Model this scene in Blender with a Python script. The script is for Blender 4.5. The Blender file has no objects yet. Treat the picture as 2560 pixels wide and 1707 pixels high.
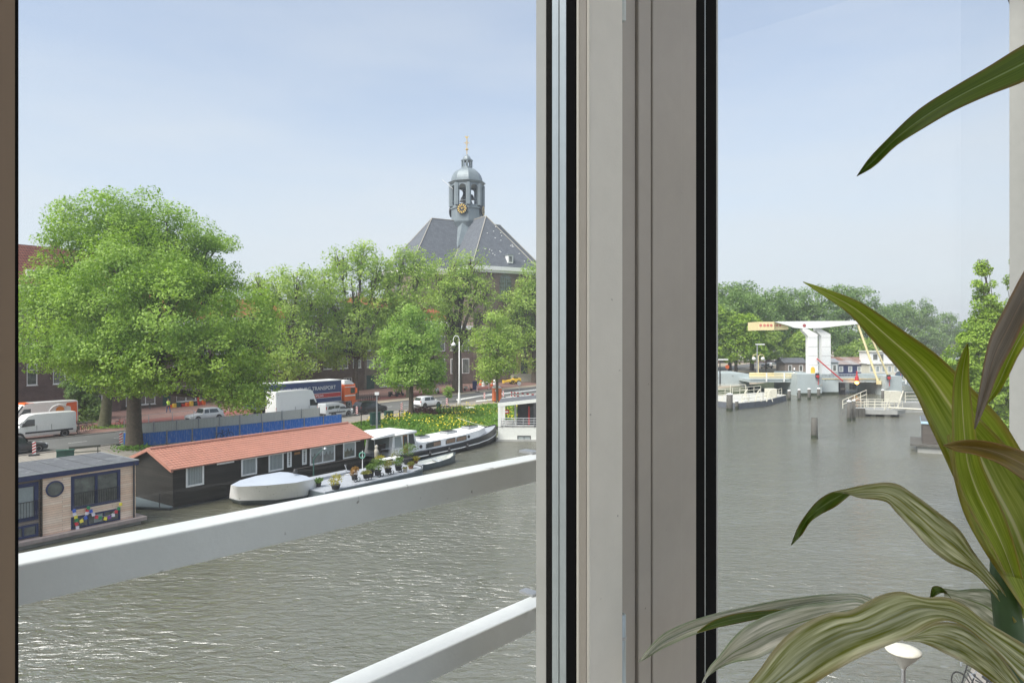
import bpy, bmesh, math, random
import numpy as np
from mathutils import Vector, Matrix
random.seed(7); rng = np.random.default_rng(7)
R = math.radians
scene = bpy.context.scene
COL = scene.collection
# ---------------------------------------------------------------- camera
CZ, FP, HZ = 11.0, 1707.0, 845.0          # eye height over the water, focal length and horizon row of the photograph
cam_d = bpy.data.cameras.new('camera'); cam = bpy.data.objects.new('camera', cam_d); COL.objects.link(cam)
cam_d.sensor_width = 36; cam_d.lens = 24.0; cam_d.shift_y = -0.0033
cam_d.clip_start = 0.05; cam_d.clip_end = 6000
cam.location = (0, 0, CZ); cam.rotation_euler = (R(90), 0, 0)
scene.camera = cam
# ---------------------------------------------------------------- sky and sun
SUN_EL, SUN_AZ = 51.0, 229.0               # azimuth clockwise from +Y (view direction)
world = bpy.data.worlds.new("World"); scene.world = world; world.use_nodes = True
nt = world.node_tree; nt.nodes.clear()
n_out = nt.nodes.new('ShaderNodeOutputWorld'); n_bg = nt.nodes.new('ShaderNodeBackground')
n_sky = nt.nodes.new('ShaderNodeTexSky'); n_sky.sky_type = 'NISHITA'; n_sky.sun_disc = False
n_sky.sun_elevation = R(SUN_EL); n_sky.sun_rotation = R(SUN_AZ)
n_sky.air_density = 1.0; n_sky.dust_density = 1.5; n_sky.ozone_density = 2.5
# thin high cloud veil, mixed over the clear sky
tc = nt.nodes.new('ShaderNodeTexCoord'); mp = nt.nodes.new('ShaderNodeMapping'); mp.inputs['Scale'].default_value = (1.0, 1.0, 4.5)
nz = nt.nodes.new('ShaderNodeTexNoise'); nz.inputs['Scale'].default_value = 1.6; nz.inputs['Detail'].default_value = 5; nz.inputs['Roughness'].default_value = .55
rp = nt.nodes.new('ShaderNodeMapRange'); rp.inputs[1].default_value = .38; rp.inputs[2].default_value = .72; rp.inputs[3].default_value = -.12; rp.inputs[4].default_value = .14
mx = nt.nodes.new('ShaderNodeMixRGB'); mx.inputs[2].default_value = (3.85, 4.05, 4.28, 1); mx.use_clamp = False
nt.links.new(tc.outputs['Generated'], mp.inputs['Vector']); nt.links.new(mp.outputs[0], nz.inputs['Vector'])
sx_ = nt.nodes.new('ShaderNodeSeparateXYZ'); nt.links.new(tc.outputs['Generated'], sx_.inputs[0])
mz = nt.nodes.new('ShaderNodeMapRange'); mz.inputs[1].default_value = 0; mz.inputs[2].default_value = .42; mz.inputs[3].default_value = .93; mz.inputs[4].default_value = .48; nt.links.new(sx_.outputs[2], mz.inputs[0])
sm = nt.nodes.new('ShaderNodeMath'); sm.use_clamp = True; nt.links.new(nz.outputs[0], rp.inputs[0]); nt.links.new(rp.outputs[0], sm.inputs[0]); nt.links.new(mz.outputs[0], sm.inputs[1]); nt.links.new(sm.outputs[0], mx.inputs[0])
nt.links.new(n_sky.outputs[0], mx.inputs[1]); nt.links.new(mx.outputs[0], n_bg.inputs[0])
n_bg.inputs[1].default_value = 0.076
nt.links.new(n_bg.outputs[0], n_out.inputs[0])
sun_d = bpy.data.lights.new('sun', 'SUN'); sun = bpy.data.objects.new('sun', sun_d); COL.objects.link(sun)
sun_d.energy = 2.2; sun_d.angle = R(42); sun_d.color = (1, .96, .9)
_sd = Vector((math.sin(R(SUN_AZ))*math.cos(R(SUN_EL)), math.cos(R(SUN_AZ))*math.cos(R(SUN_EL)), math.sin(R(SUN_EL))))
sun.rotation_euler = _sd.to_track_quat('Z', 'Y').to_euler(); sun.location = (0, -20, 60)
scene.view_settings.view_transform = 'Standard'; scene.view_settings.look = 'None'
scene.view_settings.exposure = 1.5; scene.view_settings.gamma = 1.0
scene.cycles.max_bounces = 8; scene.cycles.transparent_max_bounces = 12; scene.cycles.diffuse_bounces = 4
scene.cycles.caustics_reflective = False; scene.cycles.caustics_refractive = False
scene.cycles.sample_clamp_indirect = 4.0
scene.cycles.use_denoising = True
# ---------------------------------------------------------------- geometry of the place
CAM = Vector((0, 0, CZ))
def ray(x, y): return Vector(((x-1280)/FP, 1, (HZ-y)/FP))
def P(x, y, z):
    r = ray(x, y); return CAM + r*((z-CZ)/r.z)
def A(x, y, Y): return CAM + ray(x, y)*Y
GZ = 1.3                                    # street level
def G(x, y): return P(x, y, GZ)
U = Vector((.575, .818, 0)); N = Vector((-.818, .575, 0))   # along the quay / across the canal
ANG_U = math.atan2(U.y, U.x)
def ST(s, t, z=0.0): return U*s + N*t + Vector((0, 0, z))
def onplane(x, y, p0, d):
    r = ray(x, y); n = Vector((d.y, -d.x, 0)); return CAM + r*(n.dot(p0-CAM)/n.dot(r))
# ---------------------------------------------------------------- tagging
def tag(o, label=None, cat=None, group=None, kind=None):
    if label: o['label'] = label
    if cat: o['category'] = cat
    if group: o['group'] = group
    if kind: o['kind'] = kind
    return o
def empty(name, loc=(0, 0, 0), rz=0, label=None, cat=None, group=None):
    o = bpy.data.objects.new(name, None); COL.objects.link(o); o.location = loc; o.rotation_euler = (0, 0, rz)
    o.empty_display_size = .3
    return tag(o, label, cat, group)
def kids(o): return [c for c in bpy.data.objects if c.parent == o]
KID = {}
def reg(o, parent):
    if parent is not None:
        o.parent = parent; KID.setdefault(parent.name, []).append(o)
def dup(root, loc, rz=None, label=None, group=None, scale=None):
    r = root.copy(); COL.objects.link(r); r.location = loc
    if rz is not None: r.rotation_euler = (0, 0, rz)
    if scale: r.scale = (scale,)*3 if isinstance(scale, (int, float)) else scale
    if label: r['label'] = label
    if group: r['group'] = group
    for ch in KID.get(root.name, []):
        c = ch.copy(); COL.objects.link(c); reg(c, r)
        for g in KID.get(ch.name, []):
            d = g.copy(); COL.objects.link(d); reg(d, c)
    return r
# ---------------------------------------------------------------- materials
def nmat(name):
    m = bpy.data.materials.new(name); m.use_nodes = True
    return m, m.node_tree, m.node_tree.nodes['Principled BSDF']
def mat(name, col, rough=.6, metal=0, var=.12, scale=3, bump=0, bscale=40, spec=.5, var2=None, coat=0, emis=None):
    m, t, b = nmat(name); b.inputs['Roughness'].default_value = rough; b.inputs['Metallic'].default_value = metal
    b.inputs['Specular IOR Level'].default_value = spec; b.inputs['Coat Weight'].default_value = coat
    tcn = t.nodes.new('ShaderNodeTexCoord')
    if var:
        n = t.nodes.new('ShaderNodeTexNoise'); n.inputs['Scale'].default_value = scale; n.inputs['Detail'].default_value = 6; n.inputs['Roughness'].default_value = .65
        t.links.new(tcn.outputs['Object'], n.inputs['Vector'])
        r = t.nodes.new('ShaderNodeValToRGB'); r.color_ramp.elements[0].position = .3; r.color_ramp.elements[1].position = .7
        c2 = var2 or tuple(min(1, c*(1+var)) for c in col[:3])
        r.color_ramp.elements[0].color = tuple(c*(1-var) for c in col[:3])+(1,); r.color_ramp.elements[1].color = tuple(c2)+(1,)
        t.links.new(n.outputs[0], r.inputs[0]); t.links.new(r.outputs[0], b.inputs['Base Color'])
    else: b.inputs['Base Color'].default_value = tuple(col[:3])+(1,)
    if bump:
        n2 = t.nodes.new('ShaderNodeTexNoise'); n2.inputs['Scale'].default_value = bscale; n2.inputs['Detail'].default_value = 4
        t.links.new(tcn.outputs['Object'], n2.inputs['Vector'])
        bp = t.nodes.new('ShaderNodeBump'); bp.inputs['Strength'].default_value = bump; bp.inputs['Distance'].default_value = .02
        t.links.new(n2.outputs[0], bp.inputs['Height']); t.links.new(bp.outputs[0], b.inputs['Normal'])
    if emis:
        b.inputs['Emission Color'].default_value = tuple(emis[:3])+(1,); b.inputs['Emission Strength'].default_value = emis[3]
    return m
def wallvec(t, sx=1, sz=1):
    tcn = t.nodes.new('ShaderNodeTexCoord'); s = t.nodes.new('ShaderNodeSeparateXYZ'); a = t.nodes.new('ShaderNodeMath'); a.operation = 'ADD'
    c = t.nodes.new('ShaderNodeCombineXYZ')
    t.links.new(tcn.outputs['Object'], s.inputs[0]); t.links.new(s.outputs[0], a.inputs[0]); t.links.new(s.outputs[1], a.inputs[1])
    t.links.new(a.outputs[0], c.inputs[0]); t.links.new(s.outputs[2], c.inputs[1])
    m = t.nodes.new('ShaderNodeMapping'); m.inputs['Scale'].default_value = (sx, sz, 1)
    t.links.new(c.outputs[0], m.inputs[0]); return m.outputs[0]
def bricky(name, c1, c2, mortar, bw=.22, bh=.065, rough=.85, ms=.006, noise=.35, offset=.5, bump=.3):
    m, t, b = nmat(name); b.inputs['Roughness'].default_value = rough; b.inputs['Specular IOR Level'].default_value = .25
    v = wallvec(t)
    k = t.nodes.new('ShaderNodeTexBrick'); k.inputs['Color1'].default_value = (*c1, 1); k.inputs['Color2'].default_value = (*c2, 1); k.inputs['Mortar'].default_value = (*mortar, 1)
    k.inputs['Scale'].default_value = 1; k.inputs['Mortar Size'].default_value = ms; k.inputs['Brick Width'].default_value = bw; k.inputs['Row Height'].default_value = bh; k.offset = offset
    k.inputs['Bias'].default_value = 0
    t.links.new(v, k.inputs['Vector'])
    n = t.nodes.new('ShaderNodeTexNoise'); n.inputs['Scale'].default_value = .7; n.inputs['Detail'].default_value = 8; n.inputs['Roughness'].default_value = .7
    t.links.new(v, n.inputs['Vector'])
    mr = t.nodes.new('ShaderNodeMapRange'); mr.inputs[1].default_value = .25; mr.inputs[2].default_value = .75; mr.inputs[3].default_value = 1-noise; mr.inputs[4].default_value = 1+noise
    t.links.new(n.outputs[0], mr.inputs[0])
    mm = t.nodes.new('ShaderNodeMixRGB'); mm.blend_type = 'MULTIPLY'; mm.inputs[0].default_value = 1
    t.links.new(k.outputs[0], mm.inputs[1]); t.links.new(mr.outputs[0], mm.inputs[2]); t.links.new(mm.outputs[0], b.inputs['Base Color'])
    bp = t.nodes.new('ShaderNodeBump'); bp.inputs['Strength'].default_value = bump; bp.inputs['Distance'].default_value = .01
    t.links.new(k.outputs[0], bp.inputs['Height']); t.links.new(bp.outputs[0], b.inputs['Normal'])
    return m
def glassmat(name, refl=.06, tint=(1, 1, 1), rough=0.0):
    m, t, b = nmat(name); t.nodes.remove(b); o = t.nodes['Material Output']
    tr = t.nodes.new('ShaderNodeBsdfTransparent'); tr.inputs[0].default_value = (*tint, 1)
    gl = t.nodes.new('ShaderNodeBsdfGlossy'); gl.inputs['Roughness'].default_value = rough
    fr = t.nodes.new('ShaderNodeFresnel'); fr.inputs[0].default_value = 1.45
    mu = t.nodes.new('ShaderNodeMath'); mu.operation = 'MULTIPLY'; mu.inputs[1].default_value = refl/.08
    mi = t.nodes.new('ShaderNodeMixShader')
    t.links.new(fr.outputs[0], mu.inputs[0]); t.links.new(mu.outputs[0], mi.inputs[0]); t.links.new(tr.outputs[0], mi.inputs[1]); t.links.new(gl.outputs[0], mi.inputs[2])
    t.links.new(mi.outputs[0], o.inputs[0]); return m
def leafmat(name, c1, c2, trans=.35, rough=.5, nscale=.35):
    m, t, b = nmat(name); o = t.nodes['Material Output']
    geo = t.nodes.new('ShaderNodeNewGeometry'); tcn = t.nodes.new('ShaderNodeTexCoord')
    n = t.nodes.new('ShaderNodeTexNoise'); n.inputs['Scale'].default_value = nscale; n.inputs['Detail'].default_value = 3
    t.links.new(tcn.outputs['Object'], n.inputs['Vector'])
    ad = t.nodes.new('ShaderNodeMath'); ad.operation = 'MULTIPLY_ADD'; ad.inputs[1].default_value = .34; ad.inputs[2].default_value = -.17
    a2 = t.nodes.new('ShaderNodeMath'); a2.operation = 'ADD'
    t.links.new(geo.outputs['Random Per Island'], ad.inputs[0]); t.links.new(ad.outputs[0], a2.inputs[0]); t.links.new(n.outputs[0], a2.inputs[1])
    r = t.nodes.new('ShaderNodeValToRGB'); r.color_ramp.elements[0].position = .25; r.color_ramp.elements[1].position = .8
    r.color_ramp.elements[0].color = (*c1, 1); r.color_ramp.elements[1].color = (*c2, 1)
    t.links.new(a2.outputs[0], r.inputs[0]); t.links.new(r.outputs[0], b.inputs['Base Color'])
    b.inputs['Roughness'].default_value = rough; b.inputs['Specular IOR Level'].default_value = .35
    tl = t.nodes.new('ShaderNodeBsdfTranslucent'); mi = t.nodes.new('ShaderNodeMixShader'); mi.inputs[0].default_value = trans
    hs = t.nodes.new('ShaderNodeHueSaturation'); hs.inputs['Saturation'].default_value = 1.15; hs.inputs['Value'].default_value = 1.5
    t.links.new(r.outputs[0], hs.inputs['Color']); t.links.new(hs.outputs[0], tl.inputs[0])
    t.links.new(b.outputs[0], mi.inputs[1]); t.links.new(tl.outputs[0], mi.inputs[2]); t.links.new(mi.outputs[0], o.inputs[0])
    return m
M = {}
def scuffed(name, c1, c2):
    m, t, b = nmat(name); b.inputs['Roughness'].default_value = .5
    tcn = t.nodes.new('ShaderNodeTexCoord'); mp_ = t.nodes.new('ShaderNodeMapping'); mp_.inputs['Scale'].default_value = (5, 5, .8); n = t.nodes.new('ShaderNodeTexNoise'); n.inputs['Scale'].default_value = 2.2; n.inputs['Detail'].default_value = 7; n.inputs['Roughness'].default_value = .7
    t.links.new(tcn.outputs['Object'], mp_.inputs[0]); t.links.new(mp_.outputs[0], n.inputs['Vector']); r = t.nodes.new('ShaderNodeValToRGB'); r.color_ramp.elements[0].position = .52; r.color_ramp.elements[1].position = .72
    r.color_ramp.elements[0].color = (*c1, 1); r.color_ramp.elements[1].color = (*c2, 1); t.links.new(n.outputs[0], r.inputs[0]); t.links.new(r.outputs[0], b.inputs['Base Color']); return m
M['white'] = mat('white_paint', (.82, .82, .80), .45, var=.05)
M['cream'] = mat('cream_paint', (.66, .63, .52), .5, var=.08)
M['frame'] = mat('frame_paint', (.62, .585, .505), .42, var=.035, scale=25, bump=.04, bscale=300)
M['frame_b'] = mat('frame_paint_shaded', (.33, .295, .25), .45, var=.04, scale=20)  # darker copy of the frame paint, shade put into recess and bead
M['frame_dim'] = mat('frame_paint_dim', (.19, .128, .075), .5, var=.05)  # dim warm light on the left stile put into its colour
M['outer'] = mat('outer_frame_shaded', (.40, .40, .37), .45, var=.04, scale=20)  # darkened grey: shade put into strips and jamb, offsetting the sun
M['alu'] = mat('aluminium', (.46, .50, .50), .38, metal=.6, var=.05, scale=60)
M['trailer'] = mat('trailer_curtain', (.035, .06, .17), .45, var=.08, scale=.8)
M['railm'] = mat('rail_powder_coat', (.76, .78, .76), .38, var=.09, scale=4, bump=.05, bscale=160)
M['gasket'] = mat('black_rubber', (.006, .006, .006), .9, var=0, spec=.08)
M['steel'] = mat('galvanised_steel', (.42, .43, .44), .45, metal=.6, var=.1, scale=8)
M['black'] = mat('black_metal', (.02, .02, .022), .45, var=.1)
M['dark'] = mat('dark_plastic', (.035, .036, .04), .6, var=.1)
M['tyre'] = mat('tyre_rubber', (.018, .018, .018), .85, var=.1)
M['rim'] = mat('wheel_rim', (.36, .36, .37), .35, metal=.7, var=.05)
M['cglass'] = mat('vehicle_glass', (.035, .045, .048), .06, var=0, spec=.9)
M['wpane'] = mat('window_pane', (.115, .125, .112), .08, var=.6, scale=1.6, spec=.9)
M['curtain'] = mat('net_curtain', (.31, .345, .34), .8, var=.12, scale=14)
M['red'] = mat('red_paint', (.50, .03, .03), .45)
M['orange'] = mat('orange_paint', (.80, .15, .03), .4, var=.05)
M['yellow'] = mat('yellow_paint', (.78, .52, .05), .45, var=.08)
M['pyellow'] = mat('pale_yellow_paint', (.80, .68, .38), .5, var=.06)
M['navy'] = mat('navy_paint', (.018, .03, .10), .4, var=.1)
M['blue'] = scuffed('blue_sheet', (.05, .24, .72), (.55, .65, .8))
M['greysheet'] = scuffed('grey_sheet', (.62, .62, .55), (.72, .72, .68))
M['green'] = mat('green_cabinet', (.018, .07, .055), .5)
M['lead'] = mat('lead_sheet', (.20, .235, .25), .5, var=.14, scale=.6, metal=.15)
M['slate'] = bricky('roof_slates', (.105, .115, .13), (.14, .15, .165), (.07, .08, .09), .5, .3, .7, .02, .18)
M['gold'] = mat('gilding', (.75, .5, .12), .35, metal=.5, var=.05)
M['stone'] = mat('stone', (.40, .37, .31), .8, var=.15, scale=2, bump=.2)
M['concrete'] = mat('concrete', (.33, .33, .31), .8, var=.16, scale=.8, bump=.2, bscale=12)
M['bridgegrey'] = mat('bridge_grey_paint', (.40, .45, .45), .55, var=.08, scale=.5)
M['pier'] = mat('pile_timber', (.095, .09, .078), .85, var=.35, scale=3, bump=.5, bscale=12)
M['bark'] = mat('bark', (.085, .068, .05), .9, var=.35, scale=5, bump=.8, bscale=14)
M['barkgreen'] = mat('mossy_bark', (.085, .085, .045), .9, var=.4, scale=4, bump=.8, bscale=14)
M['asphalt'] = mat('asphalt', (.125, .125, .12), .85, var=.14, scale=.35, bump=.2, bscale=30)
M['paving'] = bricky('grey_paving', (.27, .245, .215), (.31, .285, .25), (.2, .18, .15), .3, .3, .85, .012, .2)
M['paving'].node_tree.nodes['Brick Texture'].name = 'paving'
M['redpave'] = mat('red_brick_paving', (.20, .115, .095), .85, var=.2, scale=.6, bump=.2, bscale=20)
M['bikered'] = mat('red_asphalt', (.23, .075, .06), .85, var=.12, scale=.6)
M['sand'] = mat('sandy_verge', (.33, .28, .21), .9, var=.22, scale=.5, bump=.2, bscale=20)
M['kerb'] = mat('kerb_stone', (.36, .33, .30), .8, var=.12)
M['mark'] = mat('road_marking_paint', (.7, .7, .67), .6, var=.12, scale=2)
M['earth'] = mat('bank_earth', (.055, .07, .03), .95, var=.3, scale=1.5)
M['brick_brown'] = bricky('brown_brick', (.105, .075, .058), (.14, .10, .078), (.16, .14, .12))
M['brick_grey'] = bricky('grey_brick', (.175, .15, .125), (.21, .185, .155), (.2, .18, .16))
M['brick_dark'] = bricky('dark_brick', (.10, .062, .055), (.135, .085, .072), (.14, .12, .11))
M['brick_church'] = bricky('church_brick', (.15, .108, .09), (.19, .138, .115), (.2, .17, .15))
M['roofred'] = bricky('red_roof_tiles', (.20, .065, .045), (.25, .09, .06), (.07, .03, .025), .3, .36, .75, .04, .2)
M['rooforange'] = bricky('orange_roof_tiles', (.42, .13, .06), (.48, .17, .08), (.2, .07, .04), .3, .36, .75, .03, .2)
M['bitumen'] = mat('bitumen_roof', (.105, .11, .12), .8, var=.14, scale=1.2)
M['tile_boat'] = mat('terracotta_roof_tile', (.39, .18, .13), .5, var=.10, scale=1.5)
M['blackwood'] = bricky('black_weatherboard', (.026, .025, .022), (.038, .035, .031), (.016, .015, .013), 5, .15, .6, .010, .2, bump=.02)
M['brownwood'] = bricky('dark_weatherboard', (.055, .042, .032), (.075, .058, .043), (.022, .018, .015), 5, .14, .7, .018, .3, bump=.3)
M['cedar'] = bricky('cedar_cladding', (.84, .59, .43), (.95, .78, .63), (.5, .34, .24), 2.6, .125, .7, .008, .2, bump=.2)
M['greywood'] = bricky('weathered_boards', (.25, .205, .175), (.32, .27, .23), (.1, .08, .07), 2.6, .12, .8, .01, .25)
M['deckgrey'] = mat('grey_deck_paint', (.36, .38, .41), .55, var=.1, scale=1.5)
M['coverblue'] = mat('boat_cover_top', (.40, .44, .50), .55, var=.06, scale=1.2)
M['coverwhite'] = mat('boat_cover_side', (.84, .83, .81), .55, var=.06, scale=1.2)
M['hullblack'] = mat('hull_black', (.022, .026, .032), .4, var=.3, scale=1.5)
M['hullgrey'] = mat('hull_grey', (.10, .125, .135), .5, var=.15)
M['offwhite'] = mat('off_white_render', (.68, .69, .64), .6, var=.05)
M['wood'] = mat('varnished_wood', (.33, .15, .04), .4, var=.15, scale=6)
M['greenbench'] = mat('dark_green_wood', (.06, .065, .05), .6)
M['terracotta'] = mat('clay_pot', (.35, .17, .09), .7)
M['leaf_elm'] = leafmat('elm_leaves', (.13, .235, .03), (.38, .54, .10), .32)
M['leaf_mid'] = leafmat('row_tree_leaves', (.18, .285, .055), (.45, .57, .14), .42)
M['leaf_lime'] = leafmat('young_tree_leaves', (.16, .28, .05), (.40, .55, .14), .42)
M['leaf_far'] = leafmat('far_leaves', (.10, .18, .05), (.25, .37, .10), .3)
M['leaf_yel'] = leafmat('yellow_green_leaves', (.16, .28, .03), (.36, .50, .07), .3)
M['leaf_red'] = leafmat('purple_leaves', (.08, .04, .04), (.16, .08, .07), .1)
M['grassm'] = leafmat('bank_grass', (.10, .22, .03), (.26, .42, .07), .3)
M['flower'] = mat('yellow_petals', (.85, .68, .03), .6, var=.1)
M['skin'] = mat('skin', (.5, .32, .24), .6, var=.05)
M['jeans'] = mat('denim', (.05, .09, .19), .8)
M['hivis'] = mat('hi_vis_fabric', (.55, .85, .08), .7, var=.05)
# ---------------------------------------------------------------- mesh builder
def specks(m, thr=.71, col=(.08, .07, .06), sc=55):
    t = m.node_tree; b = t.nodes['Principled BSDF']; src = b.inputs['Base Color'].links[0].from_socket; tcn = t.nodes.new('ShaderNodeTexCoord')
    n = t.nodes.new('ShaderNodeTexNoise'); n.inputs['Scale'].default_value = sc; n.inputs['Detail'].default_value = 2; t.links.new(tcn.outputs['Object'], n.inputs['Vector'])
    r = t.nodes.new('ShaderNodeMapRange'); r.inputs[1].default_value = thr; r.inputs[2].default_value = thr+.03; r.inputs[4].default_value = .7; t.links.new(n.outputs[0], r.inputs[0])
    x = t.nodes.new('ShaderNodeMixRGB'); x.inputs[2].default_value = (*col, 1); t.links.new(r.outputs[0], x.inputs[0]); t.links.new(src, x.inputs[1]); t.links.new(x.outputs[0], b.inputs['Base Color'])
specks(M['frame'], .76); specks(M['frame_b'], .76); specks(M['railm'], .73, (.2, .2, .18), 45); specks(M['coverwhite'], .68, (.4, .4, .38), 6); specks(M['tile_boat'], .66, (.20, .12, .10), 4); specks(M['van_dirt'], .7, (.3, .28, .26), 4) if 'van_dirt' in M else None
specks(M['white'], .72, (.45, .43, .38), 5); specks(M['bridgegrey'], .66, (.22, .23, .22), .9); specks(M['bitumen'], .64, (.2, .21, .21), 2.2); specks(M['deckgrey'], .64, (.2, .2, .2), 3)
class MB:
    def __init__(s): s.v = []; s.f = []; s.m = []; s.cur = 0; s.T = Matrix.Identity(4); s.sm = []; s.smooth = False
    def mi(s, i): s.cur = i; return s
    def add(s, vs, fs):
        o = len(s.v); s.v += [tuple(s.T @ Vector(p)) for p in vs]
        for f in fs: s.f.append([o+i for i in f]); s.m.append(s.cur); s.sm.append(s.smooth)
        return s
    def box(s, a, b):
        x0, y0, z0 = a; x1, y1, z1 = b
        if x0 > x1: x0, x1 = x1, x0
        if y0 > y1: y0, y1 = y1, y0
        if z0 > z1: z0, z1 = z1, z0
        return s.add([(x0,y0,z0),(x1,y0,z0),(x1,y1,z0),(x0,y1,z0),(x0,y0,z1),(x1,y0,z1),(x1,y1,z1),(x0,y1,z1)],
            [(0,3,2,1),(4,5,6,7),(0,1,5,4),(1,2,6,5),(2,3,7,6),(3,0,4,7)])
    def prism(s, poly, z0, z1):            # polygon in xy, CCW
        n = len(poly); vs = [(p[0], p[1], z0) for p in poly]+[(p[0], p[1], z1) for p in poly]
        return s.add(vs, [tuple(range(n-1, -1, -1)), tuple(range(n, 2*n))]+[(i, (i+1) % n, n+(i+1) % n, n+i) for i in range(n)])
    def prismy(s, poly, y0, y1):           # polygon in xz, extruded along y
        n = len(poly); vs = [(p[0], y0, p[1]) for p in poly]+[(p[0], y1, p[1]) for p in poly]
        return s.add(vs, [tuple(range(n)), tuple(range(2*n-1, n-1, -1))]+[((i+1) % n, i, n+i, n+(i+1) % n) for i in range(n)])
    def loft(s, rings, cap=True, closed=True):
        n = len(rings[0]); vs = [p for r in rings for p in r]; fs = []
        for k in range(len(rings)-1):
            for i in range(n if closed else n-1):
                j = (i+1) % n; fs.append((k*n+i, k*n+j, (k+1)*n+j, (k+1)*n+i))
        if cap: fs.append(tuple(range(n-1, -1, -1))); fs.append(tuple((len(rings)-1)*n+i for i in range(n)))
        return s.add(vs, fs)
    def lathe(s, prof, n=16, c=(0, 0, 0), phase=0, cap=True, axis='z'):
        rings = []
        for r, z in prof:
            ring = []
            for i in range(n):
                a = phase+2*math.pi*i/n; x, y = r*math.cos(a), r*math.sin(a)
                ring.append((c[0]+x, c[1]+y, c[2]+z) if axis == 'z' else (c[0]+x, c[1]+z, c[2]-y) if axis == 'y' else (c[0]+z, c[1]+x, c[2]+y))
            rings.append(ring)
        return s.loft(rings, cap)
    def tube(s, pts, r, n=6, cap=True):
        pts = [Vector(p) for p in pts]; rs = r if isinstance(r, (list, tuple)) else [r]*len(pts); rings = []
        up = None
        for i, p in enumerate(pts):
            d = (pts[min(i+1, len(pts)-1)]-pts[max(i-1, 0)])
            if d.length < 1e-9: d = Vector((0, 0, 1))
            d.normalize()
            if up is None: up = Vector((0, 0, 1)) if abs(d.z) < .9 else Vector((1, 0, 0))
            a = d.cross(up).normalized() if d.cross(up).length > 1e-4 else d.orthogonal().normalized()
            b = a.cross(d).normalized(); up = b
            rings.append([tuple(p+a*(rs[i]*math.cos(2*math.pi*k/n))+b*(rs[i]*math.sin(2*math.pi*k/n))) for k in range(n)])
        return s.loft(rings, cap)
    def bar(s, p, q, w=.05): return s.tube([p, q], w/2, 4)
    def build(s, name, mats, parent=None, loc=None, rz=0):
        me = bpy.data.meshes.new(name); me.from_pydata(s.v, [], s.f)
        for m in (mats if isinstance(mats, (list, tuple)) else [mats]): me.materials.append(m)
        me.polygons.foreach_set('material_index', s.m); me.polygons.foreach_set('use_smooth', s.sm)
        me.update(); o = bpy.data.objects.new(name, me); COL.objects.link(o)
        if loc is not None: o.location = loc; o.rotation_euler = (0, 0, rz)
        reg(o, parent); return o
def one(name, mats, parent, fn, *a, smooth=False, **k):
    b = MB(); b.smooth = smooth; getattr(b, fn)(*a, **k); return b.build(name, mats, parent)
def struct(o): return tag(o, kind='structure')
def bevel(o, w=.01, seg=2):
    md = o.modifiers.new('bevel', 'BEVEL'); md.width = w; md.segments = seg; md.limit_method = 'ANGLE'; return o
def text(name, body, size, m, parent, loc, rot, extrude=.004, align='CENTER'):
    cu = bpy.data.curves.new(name, 'FONT'); cu.body = body; cu.size = size; cu.extrude = extrude; cu.align_x = align; cu.align_y = 'CENTER'
    t = bpy.data.objects.new(name+'_tmp', cu); COL.objects.link(t); bpy.context.view_layer.update()
    me = bpy.data.meshes.new_from_object(t.evaluated_get(bpy.context.evaluated_depsgraph_get())); bpy.data.objects.remove(t)
    me.materials.clear(); me.materials.append(m); o = bpy.data.objects.new(name, me); COL.objects.link(o); reg(o, parent)
    o.location = loc; o.rotation_euler = rot; return o
def quadmesh(name, V, mats, parent=None, mi=None, nper=4):
    n = len(V)//nper; me = bpy.data.meshes.new(name); me.vertices.add(len(V)); me.vertices.foreach_set('co', V.astype(np.float32).ravel())
    me.loops.add(n*nper); me.loops.foreach_set('vertex_index', np.arange(n*nper, dtype=np.int32))
    me.polygons.add(n); me.polygons.foreach_set('loop_start', np.arange(0, n*nper, nper, dtype=np.int32)); me.polygons.foreach_set('loop_total', np.full(n, nper, dtype=np.int32))
    for m in (mats if isinstance(mats, (list, tuple)) else [mats]): me.materials.append(m)
    if mi is not None: me.polygons.foreach_set('material_index', mi.astype(np.int32))
    me.update(calc_edges=True); o = bpy.data.objects.new(name, me); COL.objects.link(o); reg(o, parent); return o
def leaves(centres, size, updir=None, spread=1.0, aspect=.55, jitter=.35):
    n = len(centres); nrm = rng.normal(size=(n, 3))*spread
    if updir is not None: nrm += updir
    nrm /= np.linalg.norm(nrm, axis=1)[:, None]+1e-9
    d = rng.normal(size=(n, 3)); d -= (d*nrm).sum(1)[:, None]*nrm; d /= np.linalg.norm(d, axis=1)[:, None]+1e-9
    e = np.cross(nrm, d); s = size*(1+jitter*rng.normal(size=n)).clip(.4, 2)[:, None]
    V = np.empty((n, 4, 3)); V[:, 0] = centres-d*s*.5; V[:, 1] = centres+e*s*aspect*.5-d*s*.05; V[:, 2] = centres+d*s*.5; V[:, 3] = centres-e*s*aspect*.5-d*s*.05
    V[:, 1] += nrm*s*.08; V[:, 3] += nrm*s*.08
    return V.reshape(-1, 3)
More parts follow.
